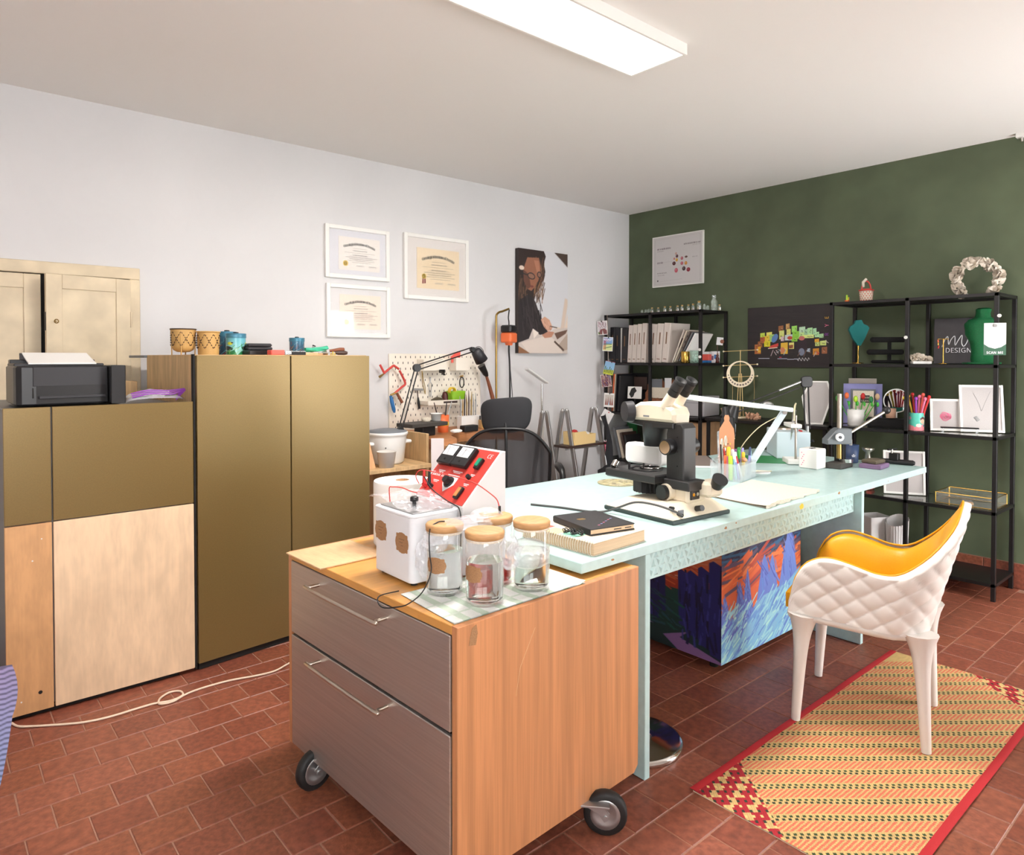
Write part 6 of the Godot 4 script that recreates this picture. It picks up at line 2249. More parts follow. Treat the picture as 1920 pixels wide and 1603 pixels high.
func microscope():
	var t := thing("stereo_microscope", "cream and black stereo microscope on a wide lit base", "microscope", V(-3.022, TT, 2.70), -4)
	# foot: black rim and cream sloping cover, long side along z
	var s := S()
	var lo := P2([-.165, -.175, .165, -.175, .165, .175, -.165, .175])
	prism(s, lo.map(func(v): return Vector2(v.x, -v.y)), .016, flat_xz(0), .003)
	put(s, "foot", "scope_dark", t)
	s = S()
	var a := [V(-.16, .016, -.17), V(.16, .016, -.17), V(.16, .016, .17), V(-.16, .016, .17)]
	var b := [V(-.105, .052, -.11), V(.12, .052, -.11), V(.12, .060, .115), V(-.105, .060, .115)]
	poly(s, b, V(0, 1, 0))
	for i in 4:
		poly(s, [a[i], a[(i + 1) % 4], b[(i + 1) % 4], b[i]], (a[i] + a[(i + 1) % 4]) / 2 * V(1, 0, 1) + V(0, .1, 0))
	put(s, "base_cover", "scope_cream", t)
	pcyl("base_knob", "black_plastic", t, V(-.01, .038, .155), V(-.015, .046, .185), .011, -1, 14)
	pbox("socket", "grey_plastic", t, V(-.10, .033, .155), V(.028, .022, .006), .001, at3(0, 0, 0))
	pcyl("plug", "black_plastic", t, V(-.115, .032, .155), V(-.12, .03, .178), .007, -1, 10)
	pcyl("plug", "black_plastic", t, V(-.13, .052, .13), V(-.135, .054, .15), .006, -1, 10)
	# cream lower body and its round side knob
	pbox("lamp_house", "scope_cream", t, V(.02, .085, .085), V(.11, .07, .10), .012)
	pbox("lamp_house_step", "scope_cream", t, V(.07, .105, .15), V(.09, .06, .07), .012)
	pcyl("side_drum", "scope_cream", t, V(-.06, .088, .045), V(.03, .088, .045), .032, -1, 24)
	pcyl("side_knob", "black_plastic", t, V(-.078, .088, .040), V(-.06, .088, .042), .028, -1, 24)
	pcyl("lens_tube", "black_plastic", t, V(.06, .12, .19), V(.05, .15, .215), .022, .03, 20)
	pbox("switch_plate", "black_plastic", t, V(.0, .088, .138), V(.05, .04, .008), .002)
	for x in [-.011, .011]:
		pcyl("socket_hole", "chrome", t, V(x, .088, .141), V(x, .088, .1435), .007, -1, 12)
	# stage with clips and a ribbed heat sink under it
	pprism("stage", "scope_black", t, P2([-.10, -.235, .10, -.235, .10, .03, -.10, .03]).map(func(v): return Vector2(v.x, -v.y)), .034, flat_xz(.118), .005)
	pcyl("stage_plate", "black_plastic", t, V(0, .152, -.10), V(0, .155, -.10), .062, -1, 32)
	var ring := []
	for i in 24:
		ring.append(V(cos(TAU * i / 24.0) * .04 + .02, .159, -.10 + sin(TAU * i / 24.0) * .04))
	ptube("specimen_ring", "chrome", t, ring, .003, 6, true)
	ptube("stage_clip", "black_metal", t, [V(-.05, .155, -.15), V(-.03, .163, -.13), V(.0, .157, -.09)], .004, 6)
	pcyl("clip_post", "black_metal", t, V(-.05, .152, -.15), V(-.05, .18, -.15), .005, -1, 8)
	pcyl("clip_post", "black_metal", t, V(-.02, .152, -.10), V(-.02, .178, -.10), .004, -1, 8)
	pcyl("clamp_bracket", "chrome", t, V(-.08, .155, -.21), V(-.06, .175, -.21), .014, -1, 12)
	s = S()
	var fins := []
	for i in 48:
		var an := TAU * i / 48.0
		var r := .066 if i % 2 == 0 else .056
		fins.append(Vector2(cos(an) * r, sin(an) * r))
	prism(s, fins, .052, flat_xz(.0), .001)
	var hs := put(s, "heat_sink", "scope_black", t)
	hs.position = V(0, .066, -.085)
	# column
	pbox("column_foot", "scope_black", t, V(0, .121, .085), V(.10, .036, .13), .004)
	pprism("column", "scope_black", t, P2([.03, .135, .115, .135, .115, .335, .10, .352, .045, .352, .03, .31]), .074, Transform3D(Basis(V(0, 0, 1), V(0, 1, 0), V(-1, 0, 0)), V(.037, 0, 0)), .004)
	for y in [.19, .245, .30]:
		pcyl("screw", "black_gap", t, V(-.0375, y, .085), V(-.039, y, .085), .003, -1, 8)
	var fk := pcyl("focus_knob", "black_plastic", t, V(-.037, .262, .055), V(-.072, .262, .055), .03, -1, 28)
	pcyl("knob_face", "chrome", fk, V(-.072, .262, .055), V(-.075, .262, .055), .0245, -1, 28)
	pcyl("focus_knob", "black_plastic", t, V(.037, .262, .075), V(.072, .262, .075), .03, -1, 28)
	# arm and head
	pprism("arm", "scope_black", t, P2([.07, .33, .07, .352, -.16, .352, -.165, .338, -.05, .325]), .09, Transform3D(Basis(V(0, 0, 1), V(0, 1, 0), V(-1, 0, 0)), V(.045, 0, 0)), .004)
	s = S()
	lathe(s, [Vector2(0, .345), Vector2(.052, .345), Vector2(.052, .345), Vector2(.044, .252), Vector2(.041, .252), Vector2(.041, .252), Vector2(.036, .262), Vector2(0, .262)], 28, at3(0, 0, -.058))
	put(s, "objective_barrel", "scope_black", t)
	pprism("head", "scope_cream", t, P2([-.155, .353, .078, .353, .082, .385, .07, .408, .04, .422, -.05, .428, -.10, .425, -.15, .40]), .10, Transform3D(Basis(V(0, 0, 1), V(0, 1, 0), V(-1, 0, 0)), V(.05, 0, 0)), .012)
	pcyl("zoom_drum", "dark_plastic", t, V(-.055, .386, -.132), V(-.085, .386, -.145), .043, .04, 28)
	pbox("maker_badge", "grey_plastic", t, V(-.0505, .372, -.06), V(.001, .006, .03), 0)
	for k in [-1, 1]:
		var p0 := V(k * .032, .412, .02)
		var d := V(0, .80, .60).normalized()
		var e := pcyl("eyepiece_tube", "scope_cream", t, p0, p0 + d * .06, .023, .020, 20)
		pcyl("eyepiece", "black_plastic", e, p0 + d * .06, p0 + d * .085, .0215, -1, 20)
		pcyl("eyepiece_ring", "scope_black", e, p0 + d * .087, p0 + d * .115, .0225, -1, 20)
		plathe("eyecup", "rubber", e, [Vector2(.020, 0), Vector2(.024, .018), Vector2(.022, .019), Vector2(.015, .006), Vector2(0, .005)], 20, Transform3D(frame_of(d), p0 + d * .113))
	# bracket lamp beside the stage
	pprism("side_lamp", "white_plastic", t, rrect(.20, .085, .02, 5), .055, Transform3D(Basis(V(0, 0, 1), V(0, 1, 0), V(-1, 0, 0)), V(.105, .20, -.175)), .008)
	pprism("side_lamp_back", "dark_plastic", t, rrect(.195, .08, .02, 5), .05, Transform3D(Basis(V(0, 0, 1), V(0, 1, 0), V(-1, 0, 0)), V(.16, .195, -.205)), .005)
	ptube("side_lamp_stem", "black_metal", t, [V(.09, .15, -.16), V(.09, .17, -.17), V(.085, .19, -.175)], .008, 8)
	ptube("cable", "scope_cable", t, smooth_path([V(-.12, .03, .178), V(-.155, .05, .17), V(-.18, .065, .10), V(-.195, .062, .02), V(-.20, .03, -.06), V(-.215, .006, -.12), V(-.26, .004, -.16), V(-.30, .004, -.28), V(-.36, .004, -.40)], 6), .0042, 8)

func build_table_items():
	rng.seed = 5
	mat("scope_cream", c8(224, 212, 190), .38)
	mat("scope_black", c8(38, 37, 38), .42)
	mat("scope_dark", c8(52, 62, 60), .5)
	mat("scope_cable", c8(74, 72, 72), .5)
	microscope()
	# notebooks at the near end
	var t := thing("spiral_notebook", "thick spiral notebook with worn page edges at the table end", "notebook", V(-3.576, TT, 2.778), 2)
	pbox("pages", "page_edge", t, V(.0, .0195, 0), V(.256, .035, .31), .002)
	pbox("cover", "cream_paper", t, V(.0, .0385, 0), V(.26, .002, .314), .0005)
	pbox("back_cover", "cream_paper", t, V(.0, .0012, 0), V(.26, .002, .314), .0005)
	for k in [["coral_red", -.09, -.10], ["pale_yellow", -.10, -.03], ["mint", -.095, .04]]:
		pbox("cover_print", k[0], t, V(k[1], .0398, k[2]), V(.06, .0004, .06), 0)
	for i in 30:
		var ring := []
		var z := -.148 + i * .0102
		for k in 14:
			var a := TAU * k / 14.0
			ring.append(V(-.126 + cos(a) * .012, .020 + sin(a) * .0215, z + .002 * k / 14.0))
		ptube("wire_ring", "wire_white", t, ring, .0011, 5, true)
	t = thing("black_notebook", "black hardcover notebook lying on the spiral notebook", "notebook", V(-3.535, TT + .0402, 2.785), -12)
	pbox("pages", "page_edge", t, V(0, .0105, 0), V(.172, .014, .215), .001)
	pprism("cover", "black_cover", t, rrect(.178, .222, .006, 2), .003, flat_xz(.0176), .0005)
	pprism("cover", "black_cover", t, rrect(.178, .222, .006, 2), .003, flat_xz(.0003), .0005)
	pbox("spine", "black_cover", t, V(-.088, .0105, 0), V(.003, .017, .22), .001)
	pprism("gold_stamp", "gold", t, scalloped(.03, .022), .0003, at3(-.035, .0208, -.02) * Transform3D(Basis(V(1, 0, 0), V(0, 0, -1), V(0, 1, 0)), Vector3.ZERO))
	for k in 6:
		pbox("foil_mark", "lilac" if k % 2 else "pink", t, V(-.03 + k * .018, .0207, .075 - k * .012), V(.008, .0003, .004), 0)
	pbox("page_writing", "ink", t, V(.02, .010, .1077), V(.03, .003, .0003), 0)
	pbox("page_writing", "ink", t, V(.062, .010, .1077), V(.026, .003, .0003), 0)
	t = thing("black_earphones", "tangled black earphone cord beside the black notebook", "earphones", V(-3.665, TT + .0402, 2.82), 0)
	for k in 2:
		var ps := []
		for i in 40:
			var a := i * .55
			ps.append(V(cos(a) * .014 + .006 * sin(i * .9), .007 + .005 * sin(i * 1.7), -.02 + k * .035 + sin(a) * .018))
		ptube("cord", "black_cord", t, smooth_path(ps, 2), .0016, 5)
	# round coaster
	t = thing("round_coaster", "round patterned coaster lying flat behind the microscope", "coaster", V(-2.70, TT, 2.175))
	var im := canvas(128, 128, c8(170, 162, 130))
	strokes(im, 160, 0, 0, 1, 1, .4, .12, .03, [c8(110, 104, 84), c8(206, 198, 170), c8(80, 84, 76), c8(190, 180, 120)])
	var cm := picture("coaster_print", im, .7)
	var s := S()
	prism(s, circle(.095, 40), .004, flat_xz(0))
	put(s, "disc", cm, t)
	# large curled sheet
	t = thing("paper_sheet", "large cream paper with torn edge lying on the table front", "paper", V(0, TT, 0))
	s = S()
	var sheet = func(u: float, v: float) -> Vector3:
		var a := V(-2.689, 0, 2.936).lerp(V(-2.178, 0, 2.911), u)
		var b := V(-2.648, 0, 2.651).lerp(V(-2.160, 0, 2.565), u)
		var p := a.lerp(b, v)
		p.y = .006 + .007 * pow(1.0 - v, 3.0) * sin(u * 5.5 + .6) * .6 + .004 * pow(1.0 - v, 4.0) + .003 * sin(u * 3.0)
		p.z += .004 * sin(u * 23.0) * (1.0 - v) + .003 * sin(u * 51.0) * (1.0 - v)
		return p
	grid(s, sheet, 48, 20, -1.0)
	grid(s, func(u: float, v: float): return sheet.call(u, 0.0) * V(1, v, 1) + V(0, .0004, 0), 48, 2, 1.0)
	grid(s, func(u: float, v: float): return sheet.call(u, v) * V(1, .3, 1), 12, 6, 1.0)
	put(s, "sheet", "sketch_paper", t)
	organizer()
	white_lamp()
	right_end()

func organizer():
	var o := V(-2.15, TT, 2.46)
	var ry := 12.0
	var t := thing("pen_organizer", "clear acrylic organizer full of pens on the table", "organizer", o, ry)
	var s := S()
	var w := .225
	var d := .15
	var h := .10
	bb(s, V(-w / 2, 0, -d / 2), V(w / 2, .003, d / 2), .0005)
	for z in [-d / 2, d / 2]:
		bb(s, V(-w / 2, 0, z - .0012), V(w / 2, h if z < 0 else h * .8, z + .0012), .0005)
	for x in [-w / 2, -.02, .06, w / 2]:
		bb(s, V(x - .0012, 0, -d / 2), V(x + .0012, h * .85, d / 2), .0005)
	put(s, "box", "clear_plastic", t)
	var bs := Basis(V(0, 1, 0), deg_to_rad(ry))
	var pens := [
		["pencil", "long black pencil at the end of the clear organizer", "ink", null, -.105, -.02, .175, -.06, .05, .0035],
		["highlighter", "lime highlighter with square cap, end of the clear organizer", "neon", null, -.095, .02, .12, -.03, .0, .010],
		["pen", "pale blue pen leaning left in the clear organizer", "sky", "label_white", -.075, .04, .15, -.20, .1, .005],
		["pen", "clear pen with violet ink leaning left", "lilac", "label_white", -.06, .05, .13, -.32, .2, .005],
		["pen", "white pen tilted across the organizer's front", "label_white", "red", -.045, .06, .12, -.42, .3, .005],
		["highlighter", "pink highlighter with yellow end in the clear organizer", "pink", "yellow", -.05, -.01, .155, .08, 0, .009],
		["marker", "bright green marker in the middle of the organizer", "bright_green", "label_white", -.02, .0, .14, .10, .05, .008],
		["marker", "dark green marker with glossy cap by the yellow one", "green", "green", .045, .01, .145, .03, .0, .009],
		["marker", "blue marker leaning behind the peach eraser", "blue", "label_white", .0, .02, .13, -.15, .1, .007],
		["marker", "yellow marker standing upright in the organizer", "yellow", "yellow", .03, .04, .125, .10, .1, .008],
		["pen", "grey pen with green grip in the organizer", "grey_plastic", "bright_green", .01, .03, .135, .05, .15, .005],
		["pen", "white pen near the purple sleeve", "label_white", "lilac", .065, .02, .14, .16, .05, .005],
		["pen", "steel blue pen leaning right in the organizer", "lilac", "navy", .085, .045, .14, .34, .1, .006],
		["pen", "grey blue pen beside the lamp post", "grey_plastic", "sky", .095, .05, .125, .30, .2, .006],
		["marker", "orange marker half sunk in the organizer", "orange", "orange", -.03, -.03, .11, .02, 0, .008],
		["pencil", "red pencil behind the scissors", "red", null, -.01, -.04, .14, -.06, 0, .004],
		["ruler", "clear ruler standing tall in the organizer", "clear_plastic", null, -.055, -.05, .235, -.12, 0, .012],
		["highlighter", "narrow neon highlighter strip beside the brown card", "neon", null, .09, -.045, .20, .05, 0, .007]]
	for p in pens:
		var at: Vector3 = o + bs * V(p[4], .0045, p[5])
		var n := thing(p[0], p[1], p[0], at, ry, "pens in the clear organizer")
		var tip: Vector3 = V(sin(p[7]) * p[6], p[6], -p[8] * .05)
		var r: float = p[9]
		if p[0] == "ruler":
			pbox("blade", p[2], n, V(0, p[6] / 2, 0), V(.026, p[6], .002), .0005, at3(0, 0, 0, 0, 0, 6))
			continue
		ptube("barrel", p[2], n, [V(0, 0, 0), tip * .06, tip * .72], [r * .4, r, r], 10)
		ptube("cap" if p[3] != null else "end", p[3] if p[3] != null else p[2], n, [tip * .70, tip * .97, tip], [r * 1.1, r * 1.05, r * .6], 10)
	# peach eraser, purple sleeve, scissors, brown punched card
	var q := thing("peach_eraser", "peach coloured eraser lying among the pens", "eraser", o + bs * V(.01, .095, .052), ry)
	var e := S()
	ball(e, V(0, 0.0, 0), V(.028, .011, .012), 16, 10, at3(0, 0, 0, 10, 0, -14))
	put(e, "eraser", "peach", q)
	q = thing("purple_sleeve", "translucent violet sleeve standing in the organizer's end", "sleeve", o + bs * V(.085, .0045, -.01), ry)
	pbox("sleeve", "violet_clear", q, V(0, .065, 0), V(.045, .13, .05), .002)
	q = thing("scissors", "scissors standing handles up in the organizer", "scissors", o + bs * V(.0, .0045, -.05), ry)
	for k in [-1, 1]:
		var ring := []
		for i in 18:
			ring.append(V(k * .016 + cos(TAU * i / 18.0) * .012, .165 + sin(TAU * i / 18.0) * .024 + (.012 if k > 0 else 0.0), .004 * k))
		ptube("handle", "wire_white", q, ring, .0035, 6, true)
		ptube("blade", "chrome", q, [V(k * .012, .142, .003 * k), V(0, .10, .002 * k), V(-k * .006, .0, .001 * k)], [.004, .005, .002], 6)
	q = thing("brown_card", "tall brown bottle shaped card with punched letters", "card", o + bs * V(.055, .0045, -.055), -42)
	var pl := []
	for v in [[-.036, 0], [.036, 0], [.040, .20], [.036, .235], [.02, .262], [.012, .275], [.014, .29], [.009, .305], [-.009, .305], [-.014, .29], [-.012, .275], [-.02, .262], [-.036, .235], [-.040, .20]]:
		pl.append(Vector2(v[0], v[1]))
	pprism("card", "brown_card", q, pl, .002, at3(0, 0, -.001))
	for k in 16:
		pbox("punched_hole", "black_gap" if k % 3 else "yellow", q, V(-.018 + (k % 4) * .012, .10 + (k / 4) * .019, .0013), V(.004 if k % 2 else .009, .009 if k % 2 else .003, .0006), 0, at3(0, 0, 0))

func white_lamp():
	var t := thing("white_arm_lamp", "white flat arm lamp stretching over the microscope", "lamp", V(-1.95, TT, 2.46))
	pcyl("foot", "white_paint", t, V(.06, 0, 0), V(.06, .005, 0), .05, -1, 32)
	var P0 := V(-.04, .004, -.03)
	var P1 := V(.075, .325, .12)
	var d := (P1 - P0)
	var up := d.normalized()
	var side := V(.758, 0, .652)
	side = (side - up * side.dot(up)).normalized()
	var B := Basis(side, up, side.cross(up))
	pbox("post", "lamp_white", t, Vector3.ZERO, V(.034, d.length(), .016), .003, Transform3D(B, (P0 + P1) / 2))
	pcyl("hinge", "aluminium", t, P1 + B.z * -.014, P1 + B.z * .014, .012, -1, 14)
	var Q0 := V(.105, .335, .14)
	var Q1 := V(-.62, .425, -.02)
	var e := (Q1 - Q0)
	var ex := e.normalized()
	var ey := (V(0, 1, 0) - ex * ex.y).normalized()
	var E := Basis(ex, ey, ex.cross(ey))
	pbox("arm", "lamp_white", t, Vector3.ZERO, V(e.length(), .022, .04), .004, Transform3D(E, (Q0 + Q1) / 2))
	pbox("light_strip", "milky_plastic", t, V(.08, -.0115, 0), V(e.length() * .6, .003, .03), .001, Transform3D(E, (Q0 + Q1) / 2))
	var rp := Q0.lerp(Q1, .22) + V(0, .014, 0)
	var s := S()
	lathe(s, [Vector2(0, .014), Vector2(.012, .012), Vector2(.02, .004), Vector2(.021, 0)], 16, Transform3D(E, rp), 1.6, .9)
	put(s, "hair_clip", "aluminium", t)
	for k in 7:
		pcyl("comb_tooth", "aluminium", t, rp + E * V(-.028 + k * .009, .002, .018), rp + E * V(-.028 + k * .009, -.022, .024), .0016, .001, 6)
	ptube("cable", "pale_cable", t, smooth_path([P1 + V(.0, -.02, -.02), V(.0, .24, .02), V(-.06, .12, -.05), V(-.02, .02, -.06), V(.05, .006, -.02), V(.12, .004, .03)], 6), .0025, 6)

func right_end():
	# grey spiral pad behind
	var t := thing("grey_pad", "grey spiral pad lying at the back of the table", "notepad", V(-1.84, TT, 2.05), 42)
	pbox("pages", "paper", t, V(0, .006, 0), V(.40, .01, .15), .001)
	pbox("cover", "grey_brown", t, V(0, .0125, 0), V(.40, .002, .152), .0005)
	for i in 26:
		var ring := []
		for k in 8:
			ring.append(V(-.19 + i * .015, .007 + sin(TAU * k / 8.0) * .009, .075 + cos(TAU * k / 8.0) * .007))
		ptube("wire_ring", "black_metal", t, ring, .0011, 4, true)
	# black head loupe
	t = thing("loupe_stand", "black binocular loupe with grey clamp behind the pens", "loupe", V(-1.86, TT, 2.24), 40)
	pcyl("foot", "black_metal", t, V(0, 0, 0), V(0, .012, 0), .06, -1, 24)
	pcyl("stem", "black_metal", t, V(0, .01, 0), V(.0, .16, 0), .012)
	pbox("body", "black_plastic", t, V(-.04, .20, 0), V(.09, .12, .07), .012, at3(0, 0, 0, 0, 0, 0) * Transform3D(Basis(V(0, 0, 1), -.5), V(-.10, .02, 0)))
	pbox("bracket", "grey_plastic", t, V(.035, .215, .02), V(.07, .05, .06), .004)
	pcyl("tube", "black_plastic", t, V(.0, .25, 0), V(.05, .32, .0), .024, .02)
	pprism("lens_shield", "steel_blue", t, P2([-.09, .13, -.05, .10, -.04, .16, -.07, .175]), .03, at3(0, 0, -.015), .002)
	ptube("wire", "pale_cable", t, smooth_path([V(.02, .17, .03), V(.05, .15, .05), V(.09, .16, .05), V(.10, .12, .04)], 5), .002, 6)
	# green mat with small stand
	t = thing("green_mat", "green cutting mat under the white soldering stand", "mat", V(-1.44, TT, 2.235), 40)
	pbox("mat", "green", t, V(0, .0015, 0), V(.30, .003, .2), .001)
	t = thing("solder_stand", "white stand with upright rod holding a soldering pen", "stand", V(-1.46, TT + .0032, 2.42), 42)
	pbox("base", "white_paint", t, V(0, .014, 0), V(.13, .028, .09), .003)
	pcyl("rod", "satin_steel", t, V(-.045, .028, 0), V(-.045, .275, 0), .006)
	pbox("top_plate", "white_paint", t, V(.02, .215, 0), V(.16, .022, .06), .003)
	pcyl("pen", "aluminium", t, V(.02, .30, .01), V(.075, .165, .01), .010, .006)
	pcyl("pen_tip", "chrome", t, V(.075, .165, .01), V(.095, .12, .01), .005, .001)
	ptube("pen_cable", "pale_cable", t, smooth_path([V(.02, .30, .01), V(.0, .335, .01), V(-.04, .34, 0), V(-.09, .325, -.02), V(-.12, .25, -.03)], 5), .004, 8)
	t = thing("blue_machine", "pale blue metal machine box with black levers", "machine", V(-1.20, TT, 2.25), 40)
	pbox("case", "pale_blue", t, V(0, .083, 0), V(.30, .16, .19), .004)
	for k in [[-.09, .10], [-.08, .055]]:
		pcyl("lever_boss", "grey_plastic", t, V(k[0], k[1], .095), V(k[0], k[1], .108), .012, -1, 12)
		ptube("lever", "black_plastic", t, [V(k[0], k[1], .106), V(k[0] - .02, k[1] + .01, .116), V(k[0] - .035, k[1] + .008, .118)], .006, 8)
	pcyl("round_lid", "satin_steel", t, V(.05, .163, 0), V(.05, .172, 0), .07, .065, 28)
	for x in [-.12, .12]:
		pcyl("foot", "rubber", t, V(x, 0, .07), V(x, .004, .07), .012, -1, 10)
		pcyl("foot", "rubber", t, V(x, 0, -.07), V(x, .004, -.07), .012, -1, 10)
	pbox("red_tool", "red", t, V(-.10, .166, .05), V(.05, .008, .012), .002)
	# black arm lamp
	t = thing("black_arm_lamp", "black sprung arm lamp clamped at the table's far corner", "lamp", V(-1.05, TT, 2.30))
	pbox("clamp", "black_metal", t, V(0, .01, 0), V(.05, .03, .05), .004)
	pcyl("pivot", "aluminium", t, V(0, .02, 0), V(0, .18, 0), .010)
	var s := S()
	arm_lamp_bars(s, V(0, .16, 0), V(-.005, .44, -.01), V(.012, 0, .009), .005)
	put(s, "lower_arm", "black_metal", t)
	s = S()
	var J := V(-.005, .45, -.01)
	var K := V(-.42, .29, -.23)
	arm_lamp_bars(s, J, K, V(0, .016, 0), .004)
	put(s, "upper_arm", "black_metal", t)
	pcyl("sleeve", "aluminium", t, J.lerp(K, .06) + V(0, .016, 0), J.lerp(K, .40) + V(0, .016, 0), .007)
	pprism("elbow", "black_plastic", t, rrect(.07, .07, .02, 4), .02, Transform3D(Basis(V(.758, 0, .652), V(0, 1, 0), V(-.652, 0, .758)), J + V(0, .005, 0)), .004)
	pcyl("lamp_head", "black_plastic", t, K + V(-.02, .02, -.01), K + V(-.05, -.06, -.03), .03, .055, 24)
	# white cube
	t = thing("white_cube", "white cube box with pink dots on its side", "box", V(-1.535, TT, 2.566), 0)
	pbox("cube", "white_paint", t, V(0, .054, 0), V(.10, .108, .105), .005)
	for k in 7:
		pcyl("pink_dot", "pink", t, V(-.0502, .02 + k * .011, -.035 + .006 * (k % 3)), V(-.0508, .02 + k * .011, -.035 + .006 * (k % 3)), .003, -1, 8)
	pprism("opening", "black_gap", t, P2([-.03, -.01, .01, -.016, .03, .0, .0, .014, -.02, .01]), .0006, flat_xz(.1082))
	# small arbor press
	t = thing("arbor_press", "grey arbor press with long steel lever on the table", "press", V(-1.41, TT, 2.655), 0)
	pbox("base", "slate", t, V(0, .016, .0), V(.15, .03, .085), .003)
	pprism("head", "press_grey", t, P2([-.075, .13, .06, .13, .06, .215, -.01, .218, -.03, .205, -.075, .155]), .07, Transform3D(Basis(V(.758, 0, .652), V(0, 1, 0), V(-.652, 0, .758)), V(.02, 0, -.03)), .004)
	pbox("column", "black_metal", t, V(.035, .08, -.01), V(.035, .11, .05), .003)
	pcyl("rod", "satin_steel", t, V(.0, .13, .0), V(.0, .405, .0), .012)
	pcyl("brass_ram", "brass", t, V(.0, .05, .0), V(.0, .13, .0), .014)
	var hub := V(-.045, .172, .02)
	pcyl("hub", "label_white", t, hub, hub + V(-.652, 0, .758) * .012, .022, -1, 20)
	pcyl("hub_bolt", "dark_plastic", t, hub + V(-.652, 0, .758) * .012, hub + V(-.652, 0, .758) * .016, .008, -1, 12)
	pcyl("lever", "satin_steel", t, V(.02, .18, .03), V(.225, .305, .15), .008)
	s = S()
	ball(s, V(.232, .312, .155), V(.022, .022, .022))
	put(s, "lever_ball", "black_plastic", t)
	pcyl("dish", "chrome", t, V(.02, .031, .03), V(.02, .05, .03), .034, .037, 24)
	pcyl("dish", "chrome", t, V(.05, .031, -.01), V(.05, .045, -.01), .026, .028, 20)
	# wax, stone, cup, tool
	t = thing("wax_slab", "slab of lilac modelling wax near the table's right edge", "wax", V(-1.262, TT, 2.782), 4)
	pprism("slab", "wax", t, P2([-.075, -.055, .068, -.055, .075, .05, -.07, .056]), .024, flat_xz(0), .003)
	t = thing("stone_block", "rough brown stone lying on the lilac wax", "stone", V(-1.258, TT + .0245, 2.775), -6)
	s = S()
	var nz := FastNoiseLite.new()
	nz.frequency = 20.0
	var sb := P2([-.06, -.045, .05, -.04, .062, .02, .03, .045, -.05, .04])
	prism(s, sb, .02, flat_xz(0), .005)
	put(s, "stone", "stone", t)
	t = thing("wax_piece", "small violet wax piece standing behind the press", "wax", V(-1.31, TT, 2.63), 20)
	pbox("piece", "wax", t, V(0, .03, 0), V(.03, .06, .02), .002)
	t = thing("navy_cup", "navy blue cup with small white emblem behind the wax", "cup", V(-1.165, TT, 2.615))
	plathe("cup", "navy", t, [Vector2(0, 0), Vector2(.036, 0), Vector2(.038, .004), Vector2(.042, .102), Vector2(.039, .102), Vector2(.035, .006), Vector2(0, .006)], 28)
	for k in 3:
		pbox("emblem", "label_white", t, V(0, .05 - k * .006, .0405), V([.006, .02, .016][k], .003, .0006), 0, at3(0, 0, 0, -48))
	t = thing("tube_tip", "pale glue tube standing in the navy cup", "tube", V(-1.17, TT + .0065, 2.615))
	pcyl("tube", "milky_plastic", t, V(0, 0, 0), V(.002, .125, 0), .010, .007)
	pcyl("nozzle", "wire_white", t, V(.002, .125, 0), V(.004, .15, 0), .006, .002)
	t = thing("ring_mandrel", "short steel punch with flat head behind the wax", "punch", V(-1.12, TT, 2.69))
	plathe("punch", "satin_steel", t, [Vector2(0, 0), Vector2(.014, 0), Vector2(.016, .03), Vector2(.012, .06), Vector2(.03, .075), Vector2(.032, .085), Vector2(0, .086)], 16)
	t = thing("pink_bead", "small pink block beside the steel punch", "block", V(-1.075, TT, 2.725), 30)
	pbox("block", "skin_pink", t, V(0, .012, 0), V(.05, .024, .025), .006)
	t = thing("bench_clamp", "black tubular clamp lying across the table's right edge", "clamp", V(-1.06, TT, 2.83), 0)
	ptube("tube", "black_metal", t, [V(-.03, .016, -.11), V(.0, .016, -.05), V(.015, .016, .07), V(.02, .016, .08)], [.013, .015, .015, .008], 14)
	ptube("wood_end", "bamboo", t, [V(-.055, .014, -.16), V(-.03, .016, -.11)], [.007, .010], 10)
	pbox("bracket", "black_metal", t, V(.0, .045, -.02), V(.035, .04, .05), .004)
	pcyl("screw", "chrome", t, V(-.01, .03, -.03), V(-.01, .085, -.03), .006)
	pcyl("wing", "black_metal", t, V(-.04, .085, -.04), V(.03, .085, -.02), .005)

# ---------------------------------------------------------------- on the shelves
func slab(called: String, label: String, cat: String, m, pos: Vector3, sz: Vector3, lean := 0.0, group := "", part := "cover") -> Node3D:
	# an upright flat thing: sz.x deep, sz.y high, sz.z thick, leaning along z
	var t := thing(called, label, cat, pos, 0, group)
	pbox(part, m, t, V(0, sz.y / 2, 0), sz, .0015, Transform3D(Basis(V(1, 0, 0), deg_to_rad(lean)), Vector3.ZERO))
	return t

func binder(label: String, z: float, th: float, h: float, m, lean: float, group: String, depth := .27):
	var t := thing("binder", label, "binder", V(-.50, 1.3365, z), 0, group)
	var x := Transform3D(Basis(V(1, 0, 0), deg_to_rad(lean)), V(0, .0 + th / 2 * absf(sin(deg_to_rad(lean))), 0))
	pbox("cover", m, t, V(0, h / 2, 0), V(depth, h, th), .002, x)
	pbox("spine_print", "ink_faint", t, V(-depth / 2 - .0004, h * .62, 0), V(.0006, h * .3, th * .18), 0, x)
	pbox("spine_foot_print", "ink_faint", t, V(-depth / 2 - .0004, h * .09, 0), V(.0006, .006, th * .5), 0, x)
	return t

